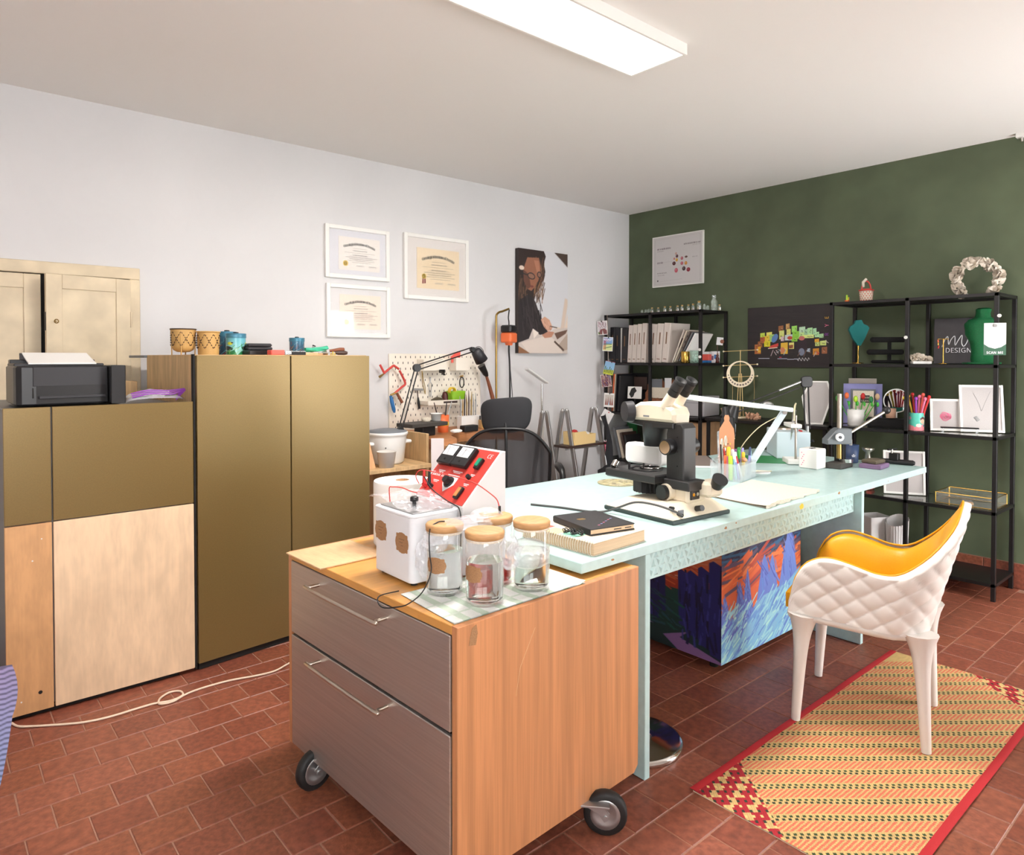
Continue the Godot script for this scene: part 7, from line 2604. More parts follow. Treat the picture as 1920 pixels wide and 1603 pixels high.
func vial(label: String, z: float, h: float, r: float, capped: bool, x := -.44):
	var t := thing("glass_vial", label, "bottle", V(x, 1.7535, z), 0, "little bottles on the corner shelf")
	plathe("glass", "vial_glass", t, [Vector2(0, 0), Vector2(r, 0), Vector2(r, 0), Vector2(r, h * .68), Vector2(r * .55, h * .8), Vector2(r * .55, h * .86)], 14)
	if capped:
		plathe("contents", "coral", t, [Vector2(0, .002), Vector2(r * .86, .002), Vector2(r * .86, h * .45), Vector2(0, h * .47)], 12)
		plathe("cork", "bamboo", t, [Vector2(r * .5, h * .82), Vector2(r * .62, h * .86), Vector2(r * .62, h), Vector2(0, h)], 12)
		var lb := S()
		for i in 8:
			var a0 := PI + .6 + i * .12
			var a1 := a0 + .12
			quad_s(lb, V(cos(a0), 0, -sin(a0)) * r * 1.02 + V(0, h * .15, 0), V(cos(a1), 0, -sin(a1)) * r * 1.02 + V(0, h * .15, 0), V(cos(a1), 0, -sin(a1)) * r * 1.02 + V(0, h * .55, 0), V(cos(a0), 0, -sin(a0)) * r * 1.02 + V(0, h * .55, 0), V(cos(a0), 0, -sin(a0)), 0)
		put(lb, "label", "label_white", t)

func standing_frame(label: String, pos: Vector3, w: float, h: float, ry: float, tilt: float, mark: int, outline = null):
	var t := thing("framed_picture", label, "picture", pos, ry, "white frames on the right shelves")
	var x := Transform3D(Basis(V(1, 0, 0), deg_to_rad(-tilt)), V(0, .012 * sin(deg_to_rad(tilt)), 0))
	var f := .014
	var s := S()
	if outline == null:
		bb(s, V(-w / 2, 0, -.012), V(-w / 2 + f, h, 0), .0015, x)
		bb(s, V(w / 2 - f, 0, -.012), V(w / 2, h, 0), .0015, x)
		bb(s, V(-w / 2 + f, h - f, -.012), V(w / 2 - f, h, 0), .0015, x)
		bb(s, V(-w / 2 + f, 0, -.012), V(w / 2 - f, f, 0), .0015, x)
		put(s, "frame", "white_paint", t)
		pbox("backing", "linen", t, V(0, h / 2, -.008), V(w - 2 * f + .002, h - 2 * f + .002, .006), 0, x)
	else:
		prism(s, outline, .008, x * at3(0, 0, -.012), .001)
		put(s, "backing", "linen", t)
		s = S()
		var n: int = outline.size()
		for i in n:
			var a: Vector2 = outline[i]
			var b: Vector2 = outline[(i + 1) % n]
			var d := b - a
			bx(s, V(0, 0, 0), V(d.length() + .008, .012, .014), .0015, x * Transform3D(Basis(V(0, 0, 1), d.angle()), V((a.x + b.x) / 2, (a.y + b.y) / 2, -.006)))
		put(s, "frame", "white_paint", t)
	var c := V(0, h * .45, -.004)
	if mark == 0:
		for k in 9:
			var ring := []
			for i in 12:
				ring.append(x * (c + V(cos(TAU * i / 12.0) * (.030 - k * .003), sin(TAU * i / 12.0) * (.026 - k * .0026) + .004 * sin(i * 2.0 + k), 0)))
			ptube("pink_rosette", "pink", t, ring, .0012, 4, true)
	elif mark == 1:
		pbox("pendant", "aluminium", t, c + V(0, -.03, 0), V(.02, .03, .004), .002, x * Transform3D(Basis(V(0, 0, 1), .6), V(.03, .0, 0)))
		ptube("chain", "aluminium", t, smooth_path([c + V(-.04, .11, 0), c + V(-.01, .04, 0), c + V(0, .0, 0), c + V(.02, .05, 0), c + V(.05, .12, 0)].map(func(p): return x * p), 5), .0009, 4)
	elif mark == 2:
		ptube("chain", "aluminium", t, smooth_path([c + V(-.05, .07, 0), c + V(-.06, .0, 0), c + V(-.02, -.05, 0), c + V(.04, -.03, 0), c + V(.05, .05, 0)].map(func(p): return x * p), 5), .0009, 4)
	else:
		pbox("leather_strip", "leather_brown", t, c + V(0, .06, 0), V(.10, .006, .003), .001, x)
	return t

func build_shelf_items():
	rng.seed = 9
	mat("linen", c8(206, 200, 198), .85, 0, "fine", 6.0)
	mat("binder_white", c8(216, 206, 198), .6)
	mat("binder_black", c8(26, 26, 32), .5)
	pane("vial_glass", Color(.85, .92, .88), .25, .04)
	left_unit()
	console_items()
	right_unit()

func left_unit():
	var bl := ["first tiny empty vial at the corner end of the shelf top", "second tiny empty vial from the corner", "third tiny empty vial from the corner", "corked vial right after the empty ones", "corked vial standing alone, fifth from the corner", "corked vial with pale label, sixth from the corner", "corked vial, seventh from the corner", "corked vial left of the close pair", "corked vial leaning on the pair, ninth from the corner", "corked vial with larger label, tenth from the corner", "corked vial with mottled contents, eleventh from the corner", "tall corked bottle with white label on the corner shelf", "clear empty vial beside the tall labelled bottle", "small clear vial, last before the big bottle"]
	var bz := [.515, .556, .588, .622, .688, .757, .814, .886, .931, .993, 1.038, 1.095, 1.145, 1.176]
	for k in 14:
		vial(bl[k], bz[k], [.05, .052, .055, .058, .055, .06, .058, .06, .062, .062, .065, .085, .066, .05][k], .013 if k != 11 else .018, k > 2 and k < 12)
	vial("large clear bottle with stopper at the end of the shelf top", 1.222, .115, .026, false, -.42)
	plathe("stopper", "clear_plastic", get_node("glass_vial_014"), [Vector2(.012, .098), Vector2(.017, .105), Vector2(.017, .122), Vector2(0, .124)], 14)
	vial("short corked vial beside the large clear bottle", 1.245, .05, .012, true, -.38)
	# top shelf
	binder("black binder with broad spine, first by the white wall", .345, .05, .31, "binder_black", 0, "binders on the corner shelf")
	binder("black binder beside the white sheet on the corner shelf", .40, .048, .305, "binder_black", 0, "binders on the corner shelf")
	slab("white_folder", "thin white folder squeezed between black binders", "folder", "paper", V(-.5, 1.3365, .436), V(.26, .30, .006), 0)
	binder("charcoal binder right of the thin white folder", .475, .06, .296, "black_cover", 2, "binders on the corner shelf")
	for k in 4:
		binder(["first narrow off-white binder after the charcoal one", "second narrow off-white binder on the corner shelf", "third narrow off-white binder on the corner shelf", "fourth narrow off-white binder by the middle post"][k], .534 + k * .049, .045, .318 + .004 * k, "binder_white", 3, "binders on the corner shelf")
	for k in 3:
		binder(["first wide white binder after the middle post", "second wide white binder after the middle post", "third wide white binder, next to the magazines"][k], .77 + k * .066, .060, .318 + .003 * k, "binder_white", 5, "binders on the corner shelf")
	for k in 5:
		var t := thing("magazine", ["brown and white magazine leaning on the last white binder", "cream magazine, second in the leaning row", "dark spotted magazine, third in the leaning row", "grey magazine, fourth in the leaning row", "thin curled magazine, last of the leaning row"][k], "magazine", V(-.51, 1.3365, .975 + k * .02), 0, "leaning magazines")
		var x := Transform3D(Basis(V(1, 0, 0), deg_to_rad(23 + k * 2)), V(0, .006, 0))
		pbox("pages", ["binder_white", "cream_paper", "grey_brown", "grey_plastic", "paper"][k], t, V(0, .14, 0), V(.24, .28 - .008 * k, .011), .001, x)
		if k == 0:
			pbox("cover_print", "dark_wood", t, V(-.03, .17, .006), V(.17, .08, .0006), 0, x)
		if k == 2:
			for j in 4:
				pbox("spine_mark", "ink", t, V(-.1202, .08 + j * .05, 0), V(.0006, .018, .008), 0, x)
	var t := thing("gold_tin", "gold cylinder tin before the leaning magazines", "tin", V(-.61, 1.3365, 1.085))
	plathe("tin", "gold", t, [Vector2(0, 0), Vector2(.033, 0), Vector2(.034, .002), Vector2(.034, .088), Vector2(.031, .092), Vector2(0, .092)], 28)
	t = thing("green_tumbler", "clear greenish tumbler beside the gold tin", "glass", V(-.59, 1.3365, 1.155))
	plathe("tumbler", "green_glass", t, [Vector2(0, 0), Vector2(.03, 0), Vector2(.036, .098), Vector2(.034, .098), Vector2(.028, .004), Vector2(0, .004)], 24)
	t = thing("red_carton", "small red and white carton by the shelf's end", "carton", V(-.40, 1.3365, 1.140), 5)
	pbox("carton", "coral_red", t, V(0, .045, 0), V(.05, .05, .065), .002)
	pbox("carton_top", "label_white", t, V(0, .08, 0), V(.05, .02, .065), .002)
	pbox("carton_foot", "blue", t, V(0, .01, 0), V(.05, .02, .065), .002)
	t = thing("picture_card", "small card with pale animals leaning behind the red carton", "card", V(-.355, 1.3365, 1.19), -70)
	pbox("card", "label_white", t, V(0, .047, 0), V(.075, .094, .003), .0005, at3(0, 0, 0, 0, -6))
	for k in 3:
		pbox("print", ["wax", "blue", "coral"][k], t, V(-.02 + k * .02, .04 + .01 * k, .002), V(.016, .035, .0006), 0, at3(0, 0, 0, 0, -6))
	t = thing("photo_clip", "little portrait photo held on a beaded clip stand", "photo holder", V(-.375, 1.3365, 1.225), -58)
	plathe("stand", "dark_red", t, [Vector2(0, 0), Vector2(.016, 0), Vector2(.012, .02), Vector2(.016, .035), Vector2(.008, .05), Vector2(.012, .06), Vector2(.003, .07), Vector2(.002, .14)], 14)
	pbox("photo", "label_white", t, V(.0, .175, 0), V(.05, .062, .002), .0005, at3(0, 0, 0, 0, 0, -6))
	pprism("portrait", "leather_brown", t, circle(.016, 16, -.002, .172), .0004, at3(.02, 0, .0012, 0, 0, -6))
	# middle shelf y .91
	for k in 3:
		slab("colour_folder", ["orange folder leaning in the corner shelf's middle row", "beige folder beside the orange one", "navy folder leaning against the beige one"][k], "folder", ["orange", "cord", "binder_black"][k], V(-.52, .9125, .345 + k * .016), V(.24, .325, .008), 4, "folders in the middle row")
	t = slab("black_album", "large black album standing behind the photo frames", "album", "binder_black", V(-.40, .9125, .45), V(.02, .33, .20), 0)
	slab("black_album", "slim black album leaning beside the folders", "album", "black_cover", V(-.52, .9125, .405), V(.22, .31, .02), 4)
	t = thing("brown_photo", "dark brown framed photo above the black and white cards", "photo", V(-.47, .9125, .525), -90)
	pbox("photo", "dark_wood", t, V(0, .245, 0), V(.14, .11, .006), .001)
	pbox("easel", "black_metal", t, V(0, .10, -.01), V(.02, .2, .006), .001)
	t = thing("ink_card", "black and white ink drawing card in the middle row", "card", V(-.56, .9125, .525), -75)
	pbox("card", "paper", t, V(0, .165, 0), V(.13, .105, .003), .0005, at3(0, 0, 0, 0, -5))
	pbox("easel", "black_metal", t, V(0, .055, -.02), V(.015, .11, .005), .001)
	pprism("drawing", "ink", t, P2([-.05, .15, -.03, .2, .0, .212, .02, .18, .0, .16, -.01, .13, -.03, .12]), .0005, at3(0, 0, .002, 0, -5))
	t = thing("letter_rack", "brown wooden letter rack with scalloped edge and cards", "letter rack", V(-.50, .9125, .755), -75)
	for k in 3:
		var h: float = [.29, .21, .13][k]
		var pl := [Vector2(-.13, 0), Vector2(.13, 0), Vector2(.13, h * .8)]
		for i in 9:
			pl.append(Vector2(lerpf(.10, -.10, i / 8.0), h * (.93 + .07 * cos(i * PI))))
		pl.append(Vector2(-.13, h * .8))
		pprism("divider", "rack_wood", t, pl, .008, at3(0, 0, -.05 + k * .045), .001)
	pbox("bottom", "rack_wood", t, V(0, .004, -.005), V(.26, .008, .10), .001)
	for k in 3:
		pbox("card", ["grey_plastic", "label_white", "cream_paper"][k], t, V([-.05, .06, .0][k], [.24, .25, .17][k], [-.035, -.03, .01][k]), V([.11, .06, .2][k], .09, .003), .0005)
	t = thing("metal_case", "pale grey metal case with latch on the middle row", "case", V(-.45, .9125, 1.075), 0)
	pbox("case", "case_grey", t, V(0, .08, 0), V(.22, .16, .30), .004)
	pbox("seam", "grey_plastic", t, V(-.111, .105, 0), V(.001, .003, .30), 0)
	pbox("latch", "aluminium", t, V(-.114, .10, -.02), V(.006, .03, .014), .002)
	ptube("latch_loop", "aluminium", t, [V(-.116, .09, -.025), V(-.125, .075, -.025), V(-.125, .075, -.012), V(-.116, .09, -.012)], .0015, 6)
	# lower shelf y .505
	t = thing("drawer_chest", "small plywood chest of drawers on the lower shelf", "chest", V(-.47, .5075, 1.08), 0)
	pbox("body", "chest_wood", t, V(0, .18, 0), V(.30, .36, .30), .003)
	for k in 3:
		for j in 2:
			var d := pbox("drawer", "chest_wood", t, V(-.152, .07 + k * .115, -.074 + j * .148), V(.012, .108, .142), .002)
			pbox("finger_notch", "black_gap", d, V(-.1585, .118 + k * .115, -.074 + j * .148), V(.002, .012, .014), .0005)
	slab("green_board", "dark green board standing at the back of the lower row", "board", "green", V(-.38, .5075, .36), V(.02, .29, .10), 0)
	for k in 4:
		slab("old_book", ["grey book leaning left in the lower row", "cream book, second of the leaning lower row", "brown book, third of the leaning lower row", "dark book lying against the chest"][k], "book", ["grey_plastic", "cream_paper", "dark_wood", "black_cover"][k], V(-.52, .5075, .42 + k * .035), V(.20, .27 - .02 * k, .022), -16, "old books in the lower row")
	t = thing("amber_vase", "amber glass vase on the lower shelf behind the microscope", "vase", V(-.58, .5075, .70))
	plathe("vase", "amber", t, [Vector2(0, 0), Vector2(.05, 0), Vector2(.07, .06), Vector2(.055, .14), Vector2(.04, .19), Vector2(.045, .2), Vector2(.036, .19), Vector2(.05, .13), Vector2(.06, .06), Vector2(0, .01)], 24)
	t = thing("gold_tray", "tray of gold brown trinkets on the lower shelf", "tray", V(-.54, .5075, .60), 10)
	pbox("tray", "brass", t, V(0, .01, 0), V(.18, .02, .10), .003)
	for k in 6:
		pcyl("trinket", ["gold", "leather_brown", "bamboo"][k % 3], t, V(-.06 + k * .024, .02, .02 * ((k % 3) - 1)), V(-.055 + k * .024, .05 + .02 * (k % 3), .02 * ((k % 3) - 1)), .012, .008, 10)
	t = thing("amber_vase", "orange brown glass bottle beside the amber vase", "bottle", V(-.55, .5075, .85))
	plathe("bottle", "amber", t, [Vector2(0, 0), Vector2(.04, 0), Vector2(.042, .01), Vector2(.042, .12), Vector2(.015, .17), Vector2(.015, .21), Vector2(0, .21)], 20)
	# round magnets on the posts
	for k in [[-.6725, 1.44, 1.262], [-.6725, 1.385, 1.265]]:
		t = thing("magnet", "small round white magnet on the corner shelf's end post, " + ("upper of two" if k[1] > 1.4 else "lower of two"), "magnet", V(k[0], k[1], k[2]), 0, "white magnets on the shelf posts")
		pcyl("disc", "white_plastic", t, V(0, 0, 0), V(-.006, 0, 0), .011, -1, 14)

func console_items():
	# lacy ring on a cross stand
	var t := thing("earring_stand", "cream metal earring stand with lacy crescent ring", "earring stand", V(-.46, .9165, 1.48), -50)
	pcyl("base", "stand_cream", t, V(0, 0, 0), V(0, .008, 0), .06, -1, 28)
	for x in [-.018, .0, .018]:
		pcyl("stem", "stand_gold", t, V(x * 1.4, .006, 0), V(x * .5, .34 if x != 0 else .52, 0), .003, -1, 8)
	for k in [[.515, .125], [.405, .125], [.315, .125]]:
		pcyl("cross_bar", "stand_gold", t, V(-k[1], k[0] - .006, 0), V(k[1], k[0] + .006, 0), .0028, -1, 8)
		for e in [-1, 1]:
			var b := S()
			ball(b, V(e * k[1], k[0] + e * .006, 0), V(.007, .007, .007), 10, 8)
			put(b, "bead", "stand_cream", t)
	var s := S()
	var n := 48
	for i in n:
		var a0 := TAU * i / n
		var a1 := TAU * (i + 1) / n
		var c := V(0, .335, .006)
		var ci := V(0, .35, .006)
		for zz in [-.003, .003]:
			quad_s(s, c + V(sin(a0) * .102, cos(a0) * .102, zz), c + V(sin(a1) * .102, cos(a1) * .102, zz), ci + V(sin(a1) * .078, cos(a1) * .078, zz), ci + V(sin(a0) * .078, cos(a0) * .078, zz), V(0, 0, signf(zz)), -1)
		quad_s(s, c + V(sin(a0) * .102, cos(a0) * .102, -.003), c + V(sin(a1) * .102, cos(a1) * .102, -.003), c + V(sin(a1) * .102, cos(a1) * .102, .003), c + V(sin(a0) * .102, cos(a0) * .102, .003), V(sin(a0), cos(a0), 0), 0)
		quad_s(s, ci + V(sin(a0) * .078, cos(a0) * .078, -.003), ci + V(sin(a1) * .078, cos(a1) * .078, -.003), ci + V(sin(a1) * .078, cos(a1) * .078, .003), ci + V(sin(a0) * .078, cos(a0) * .078, .003), -V(sin(a0), cos(a0), 0), 0)
	put(s, "crescent_ring", "stand_cream", t)
	for i in 13:
		var a := PI * .55 + i * PI * .9 / 12.0
		var c := V(sin(a) * .089, .3415 + cos(a) * .0895, .0095)
		pprism("filigree", "grey_brown", t, circle(.005 + .003 * sin((a - PI * .55) / .9), 8, c.x, c.y), .0006, at3(0, 0, .0094))
	for x in [-.06, .10]:
		ptube("hanging_chain", "stand_gold", t, smooth_path([V(x, .315, .004), V(x + .004, .2, .004), V(x, .06, .004)], 4), .0012, 5)
	t = thing("coral_branch", "pale branching coral lying on the black console", "coral", V(-.46, .9165, 1.40), 20)
	s = S()
	for k in 46:
		var p := V(rng.randf_range(-.10, .12), .0, rng.randf_range(-.06, .06))
		var q := p + V(rng.randf_range(-.03, .03), rng.randf_range(.03, .075), rng.randf_range(-.03, .03))
		tube(s, [p + V(0, .004, 0), (p + q) / 2 + V(.005, .0, .005), q], [.009, .008, .0075], 6)
	put(s, "branches", "coral", t)
	t = thing("coral_branch", "smaller pink brown coral piece beside the lamp arm", "coral", V(-.48, .9165, 1.60), 0)
	s = S()
	for k in 22:
		var p := V(rng.randf_range(-.05, .05), .004, rng.randf_range(-.07, .07))
		var q := p + V(rng.randf_range(-.02, .02), rng.randf_range(.015, .045), rng.randf_range(-.03, .03))
		tube(s, [p, q], [.010, .007], 6)
	put(s, "branches", "coral_pink", t)
	standing_frame("coffin shaped white frame with a chain leaning on the console", V(-.53, .9165, 2.11), .25, .30, -62, 16, 2, P2([-.06, 0, .035, 0, .10, .20, .07, .30, -.035, .30, -.09, .19]))

func torso_profile(y: float) -> Vector2:
	# half width and half depth of the bust by height 0..1
	var k := [[0, .062, .05], [.06, .066, .05], [.2, .058, .045], [.35, .060, .048], [.55, .085, .06], [.72, .092, .058], [.80, .075, .05], [.85, .042, .036], [.92, .036, .034], [1.0, .040, .036]]
	for i in k.size() - 1:
		if y <= k[i + 1][0]:
			var f: float = smoothstep(k[i][0], k[i + 1][0], y)
			return Vector2(lerpf(k[i][1], k[i + 1][1], f), lerpf(k[i][2], k[i + 1][2], f))
	return Vector2(.04, .036)

func petals(s: SurfaceTool, c: Vector3, r: float, sd: int):
	var g := RandomNumberGenerator.new()
	g.seed = sd
	for k in 5:
		var d := V(g.randf_range(-1, 1), g.randf_range(-.4, 1), g.randf_range(-1, 1)).normalized()
		var f := frame_of(d)
		grid(s, func(u: float, v: float):
			var a := u * TAU * .8 + k
			var rr := r * (.25 + .75 * v) * (1.0 + .12 * sin(a * 3.0))
			return c + f * V(cos(a) * rr, r * .75 * v * v + r * .08 * sin(a * 4.0) * v, sin(a) * rr), 12, 4, 1.0)

func right_unit():
	var y1 := 1.3385
	var y2 := .9315
	var y3 := .5085
	# on top
	var t := thing("toy_cactus", "tiny yellow and red cactus toy on the shelf's top", "toy", V(-.5, 1.7435, 2.297))
	pcyl("pot", "orange", t, V(0, 0, 0), V(0, .02, 0), .012, .015, 12)
	pcyl("cactus", "neon", t, V(-.003, .02, 0), V(-.003, .055, 0), .007, .006, 10)
	pcyl("cactus_arm", "yellow", t, V(.004, .022, .006), V(.006, .04, .008), .005, .004, 8)
	t = thing("red_basket", "little red and cream woven basket with handle on the shelf's top", "basket", V(-.5, 1.7435, 2.42), -40)
	plathe("wall", "cream_paper", t, [Vector2(0, 0), Vector2(.036, 0), Vector2(.042, .075), Vector2(.039, .075), Vector2(.034, .006), Vector2(0, .006)], 24)
	var ring := []
	for i in 24:
		ring.append(V(cos(TAU * i / 24.0) * .042, .076, sin(TAU * i / 24.0) * .042))
	ptube("rim", "red_paint", t, ring, .005, 6, true)
	var s := S()
	for r in 5:
		for i in 14:
			var a := TAU * (i + .5 * (r % 2)) / 14.0
			var rr := lerpf(.0365, .0425, r / 5.0)
			bx(s, V(0, .012 + r * .013, rr), V(.007, .006, .002), .0005, at3(0, 0, 0, rad_to_deg(a)))
	put(s, "red_weave", "red_paint", t)
	var hd := []
	for i in 13:
		hd.append(V(cos(PI * i / 12.0) * .03, .078 + sin(PI * i / 12.0) * .06, 0))
	ptube("handle", "red_paint", t, hd, .005, 8)
	pcyl("lid", "red_paint", t, V(0, .076, 0), V(0, .086, 0), .04, .03, 20)
	ptube("ribbon", "ceramic", t, [V(-.02, .10, 0), V(-.026, .13, .01), V(-.005, .15, .01)], .009, 8)
	t = thing("shell_wreath", "white ceramic wreath of petal shells standing on the shelf's top", "wreath", V(-.45, 1.7435, 3.035), -60)
	var arc := []
	for i in 25:
		var a := lerpf(-.75 * PI, .75 * PI, i / 24.0)
		arc.append(V(sin(a) * .10, .085 + cos(a) * .10 + .012, 0))
	ptube("ring", "ceramic", t, arc, .008, 8)
	ptube("foot_wire", "aluminium", t, smooth_path([arc[0], V(-.03, .004, .01), V(.03, .004, .01), arc[24]], 5), .003, 6)
	for i in 15:
		var a := lerpf(-.75 * PI, .75 * PI, i / 14.0)
		s = S()
		petals(s, V(sin(a) * .112, .097 + cos(a) * .108, .01 * (i % 3 - 1)), .027 + .006 * sin(i * 2.3), 50 + i)
		put(s, "petal_cluster", "ceramic", t)
	# upper shelf
	t = thing("neck_bust", "teal velvet necklace bust on a brass stem", "display bust", V(-.5, y1, 2.372), -52)
	plathe("foot", "gold", t, [Vector2(0, 0), Vector2(.034, 0), Vector2(.034, .004), Vector2(.006, .007)], 24)
	pcyl("stem", "gold", t, V(0, .004, 0), V(0, .16, 0), .004)
	pprism("bust", "teal", t, P2([-.008, .12, .01, .118, .035, .165, .062, .235, .05, .25, .026, .262, .014, .288, -.02, .286, -.03, .262, -.055, .245, -.062, .225, -.04, .17]), .034, at3(0, 0, -.012), .011, true)
	t = thing("bracelet_stand", "black velvet three bar bracelet stand on the upper shelf", "display stand", V(-.47, y1, 2.545), -52)
	for k in [[.155, .105, .0], [.075, .11, -.015], [.012, .10, .0]]:
		pbox("bar", "black_velvet", t, V(k[2], k[0], 0), V(k[1] * 2, .034 if k[0] > .02 else .022, .034), .010)
	pcyl("post", "black_velvet", t, V(.01, .01, 0), V(.01, .15, 0), .012)
	t = thing("ceramic_flower", "white ceramic flower cluster on a small white block", "ceramic flower", V(-.60, y1, 2.785), -50)
	pbox("block", "white_paint", t, V(0, .008, 0), V(.105, .016, .05), .002)
	for k in 5:
		s = S()
		petals(s, V(-.045 + k * .022, .034 + .010 * sin(k * 1.3), .004 * (k % 2)), .021, 80 + k)
		put(s, "petal", "ceramic", t)
	t = thing("jewel_sign", "dark sign panel with white lettering behind the torso bust", "sign", V(-.355, y1, 2.90), -78)
	pbox("panel", "sign_dark", t, V(.03, .143, 0), V(.30, .286, .012), .002, at3(0, 0, 0, 0, -6))
	# brush lettering above DESIGN
	var pts := [V(-.075, .105, 0), V(-.06, .15, 0), V(-.045, .17, 0), V(-.04, .12, 0), V(-.028, .15, 0), V(-.008, .172, 0), V(-.006, .115, 0), V(.012, .15, 0), V(.03, .178, 0), V(.028, .13, 0), V(.04, .108, 0), V(.058, .14, 0), V(.066, .185, 0), V(.078, .12, 0), V(.10, .105, 0), V(.125, .15, 0)]
	ptube("brush_lettering", "label_white", t, smooth_path(pts.map(func(p): return at3(0, 0, 0, 0, -6) * (p + V(0, .0, .0075))), 4), .0024, 5)
	lettering("DESIGN", .03, "label_white", t, at3(.012, .083, .0, 0, -6) * at3(0, 0, .0066), "Droid Sans", 400)
	t = thing("earring_tree", "slim gold earring stand before the dark sign", "earring stand", V(-.56, y1, 2.893), -50)
	plathe("foot", "gold", t, [Vector2(0, 0), Vector2(.024, 0), Vector2(.024, .004), Vector2(.003, .006)], 20)
	pcyl("stem", "gold", t, V(0, .004, 0), V(0, .15, 0), .003)
	pcyl("bar", "gold", t, V(-.032, .15, 0), V(.03, .15, 0), .0028)
	for k in 3:
		pcyl("earring", ["orange", "gold", "red"][k], t, V(-.030 + .003 * k, .145 - k * .018, 0), V(-.029, .130 - k * .018, .002), .003, .004, 8)
	t = thing("torso_bust", "emerald green plaster torso bust on the upper shelf", "display bust", V(-.48, y1, 3.07), -52)
	s = S()
	grid(s, func(u: float, v: float):
		var a := u * TAU
		var w := torso_profile(v)
		return V(cos(a) * w.x - .012 * sin(v * 3.0) + .01, .008 + v * .315, sin(a) * w.y + (.014 * sin(a) * exp(-pow((v - .6) / .1, 2.0)) if sin(a) > 0 else 0.0)), 36, 40, 1.0)
	put(s, "torso", "emerald", t)
	plathe("neck_top", "emerald", t, [Vector2(.040, .322), Vector2(.03, .33), Vector2(0, .332)], 20, at3(.009, 0, 0), )
	pprism("foot", "emerald", t, rrect(.19, .13, .05, 5), .010, flat_xz(0), .002, true)
	t = thing("scan_sign", "white and green sign reading SCAN ME on the shelf post", "sign", V(-.676, 1.39, 3.185), -62)
	pbox("board", "label_white", t, V(0, .09, 0), V(.105, .18, .004), .001)
	pprism("green_band", "sign_green", t, P2([-.0525, 0, .0525, 0, .0525, .062, .03, .045, .0, .036, -.03, .045, -.0525, .062]), .0006, at3(0, 0, .002))
	lettering("SCAN ME", .014, "label_white", t, at3(0, .014, .0027), "Droid Sans", 700)
	pcyl("pin", "aluminium", t, V(0, .165, .002), V(0, .165, .008), .009, -1, 16)
	for k in [[-.674, 1.50, 2.726, "white magnet on the middle post beside the dark sign"], [-.674, 1.61, 3.205, "white magnet high on the end post above the green sign"]]:
		t = thing("magnet", k[3], "magnet", V(k[0], k[1], k[2]), 0, "white magnets on the shelf posts")
		pcyl("disc", "white_plastic", t, V(0, 0, 0), V(-.006, 0, 0), .010, -1, 14)
	# second shelf
	for k in 4:
		t = thing("lilac_folder", ["tall beige folder behind the lilac one", "large lilac folder standing on the second shelf", "grey portfolio before the lilac folder", "cream card with ink stamp before the portfolio"][k], ["folder", "folder", "portfolio", "card"][k], V(-.38 - k * .03, y2, 2.365 + k * .006), -68, "folders on the second shelf")
		var w: float = [.17, .235, .15, .125][k]
		var h: float = [.305, .27, .235, .225][k]
		pbox("cover", ["grey_brown_light", "lilac", "grey_plastic", "cream_paper"][k], t, V(-.012 + .008 * k, h / 2, 0), V(w, h, .006), .001, at3(0, 0, 0, 0, -3))
		if k == 3:
			pbox("stamp", "ink", t, V(.022, .17, .0035), V(.055, .05, .0006), 0, at3(0, 0, 0, 0, -3))
			for j in 10:
				pbox("stamp_gap", "cream_paper", t, V(.004 + (j % 5) * .010, .158 + (j / 5) * .022, .004), V(.004, .012, .0006), 0, at3(0, 0, 0, 0, -3))
	t = thing("white_pot", "white cylinder pot holding flower pens on the second shelf", "pot", V(-.55, y2, 2.385))
	plathe("pot", "white_plastic", t, [Vector2(0, 0), Vector2(.052, 0), Vector2(.055, .105), Vector2(.051, .105), Vector2(.048, .008), Vector2(0, .008)], 28)
	var fl := [[-.03, "bright_green", "leaf green flower pen, first in the white pot"], [-.015, "orange", "orange flower pen, second in the white pot"], [.0, "neon", "lime flower pen, third in the white pot"], [.012, "red", "red tulip pen standing highest in the white pot"], [.025, "green", "deep green flower pen, fifth in the white pot"], [.035, "coral", "brown flower pen leaning out of the white pot"]]
	for k in 6:
		t = thing("flower_pen", fl[k][2], "pen", V(-.55, y2 + .0085, 2.385 + fl[k][0]), 0, "flower pens in the white pot")
		var lean: float = fl[k][0] * 2.6
		pcyl("stem", "bright_green", t, V(0, 0, 0), V(-.01, .15, lean), .003, -1, 8)
		s = S()
		ball(s, V(-.012, .165 + .02 * (k % 2), lean * 1.1), V(.014, .022, .014), 10, 8)
		put(s, "flower", fl[k][1], t)
		s = S()
		ball(s, V(-.012, .135, lean + .012), V(.005, .016, .009), 8, 6)
		put(s, "leaf", "bright_green", t)
	t = thing("round_mirror", "small round mirror on the second shelf", "mirror", V(-.41, y2, 2.58), -58)
	pcyl("disc", "white_paint", t, V(0, .165, -.006), V(0, .165, 0), .078, -1, 40)
	pcyl("glass", "mirror", t, V(0, .165, 0), V(0, .165, .001), .072, -1, 40)
	pcyl("stem", "white_paint", t, V(0, .0, -.003), V(0, .09, -.003), .006)
	pbox("foot", "white_paint", t, V(0, .004, 0), V(.09, .008, .06), .002)
	t = thing("black_cushion", "long black velvet display cushion on the second shelf", "cushion", V(-.56, y2, 2.575), -72)
	s = S()
	prism(s, [Vector2(-.03, 0), Vector2(.04, 0), Vector2(.045, .02), Vector2(.03, .055), Vector2(-.02, .062), Vector2(-.035, .03)], .23, Transform3D(Basis(V(0, 0, 1), V(0, 1, 0), V(-1, 0, 0)), V(.115, 0, 0)), .012, true)
	put(s, "cushion", "black_velvet", t)
	t = thing("beige_cup", "small matte beige cup standing on the black cushion", "cup", V(-.555, y2 + .0622, 2.60))
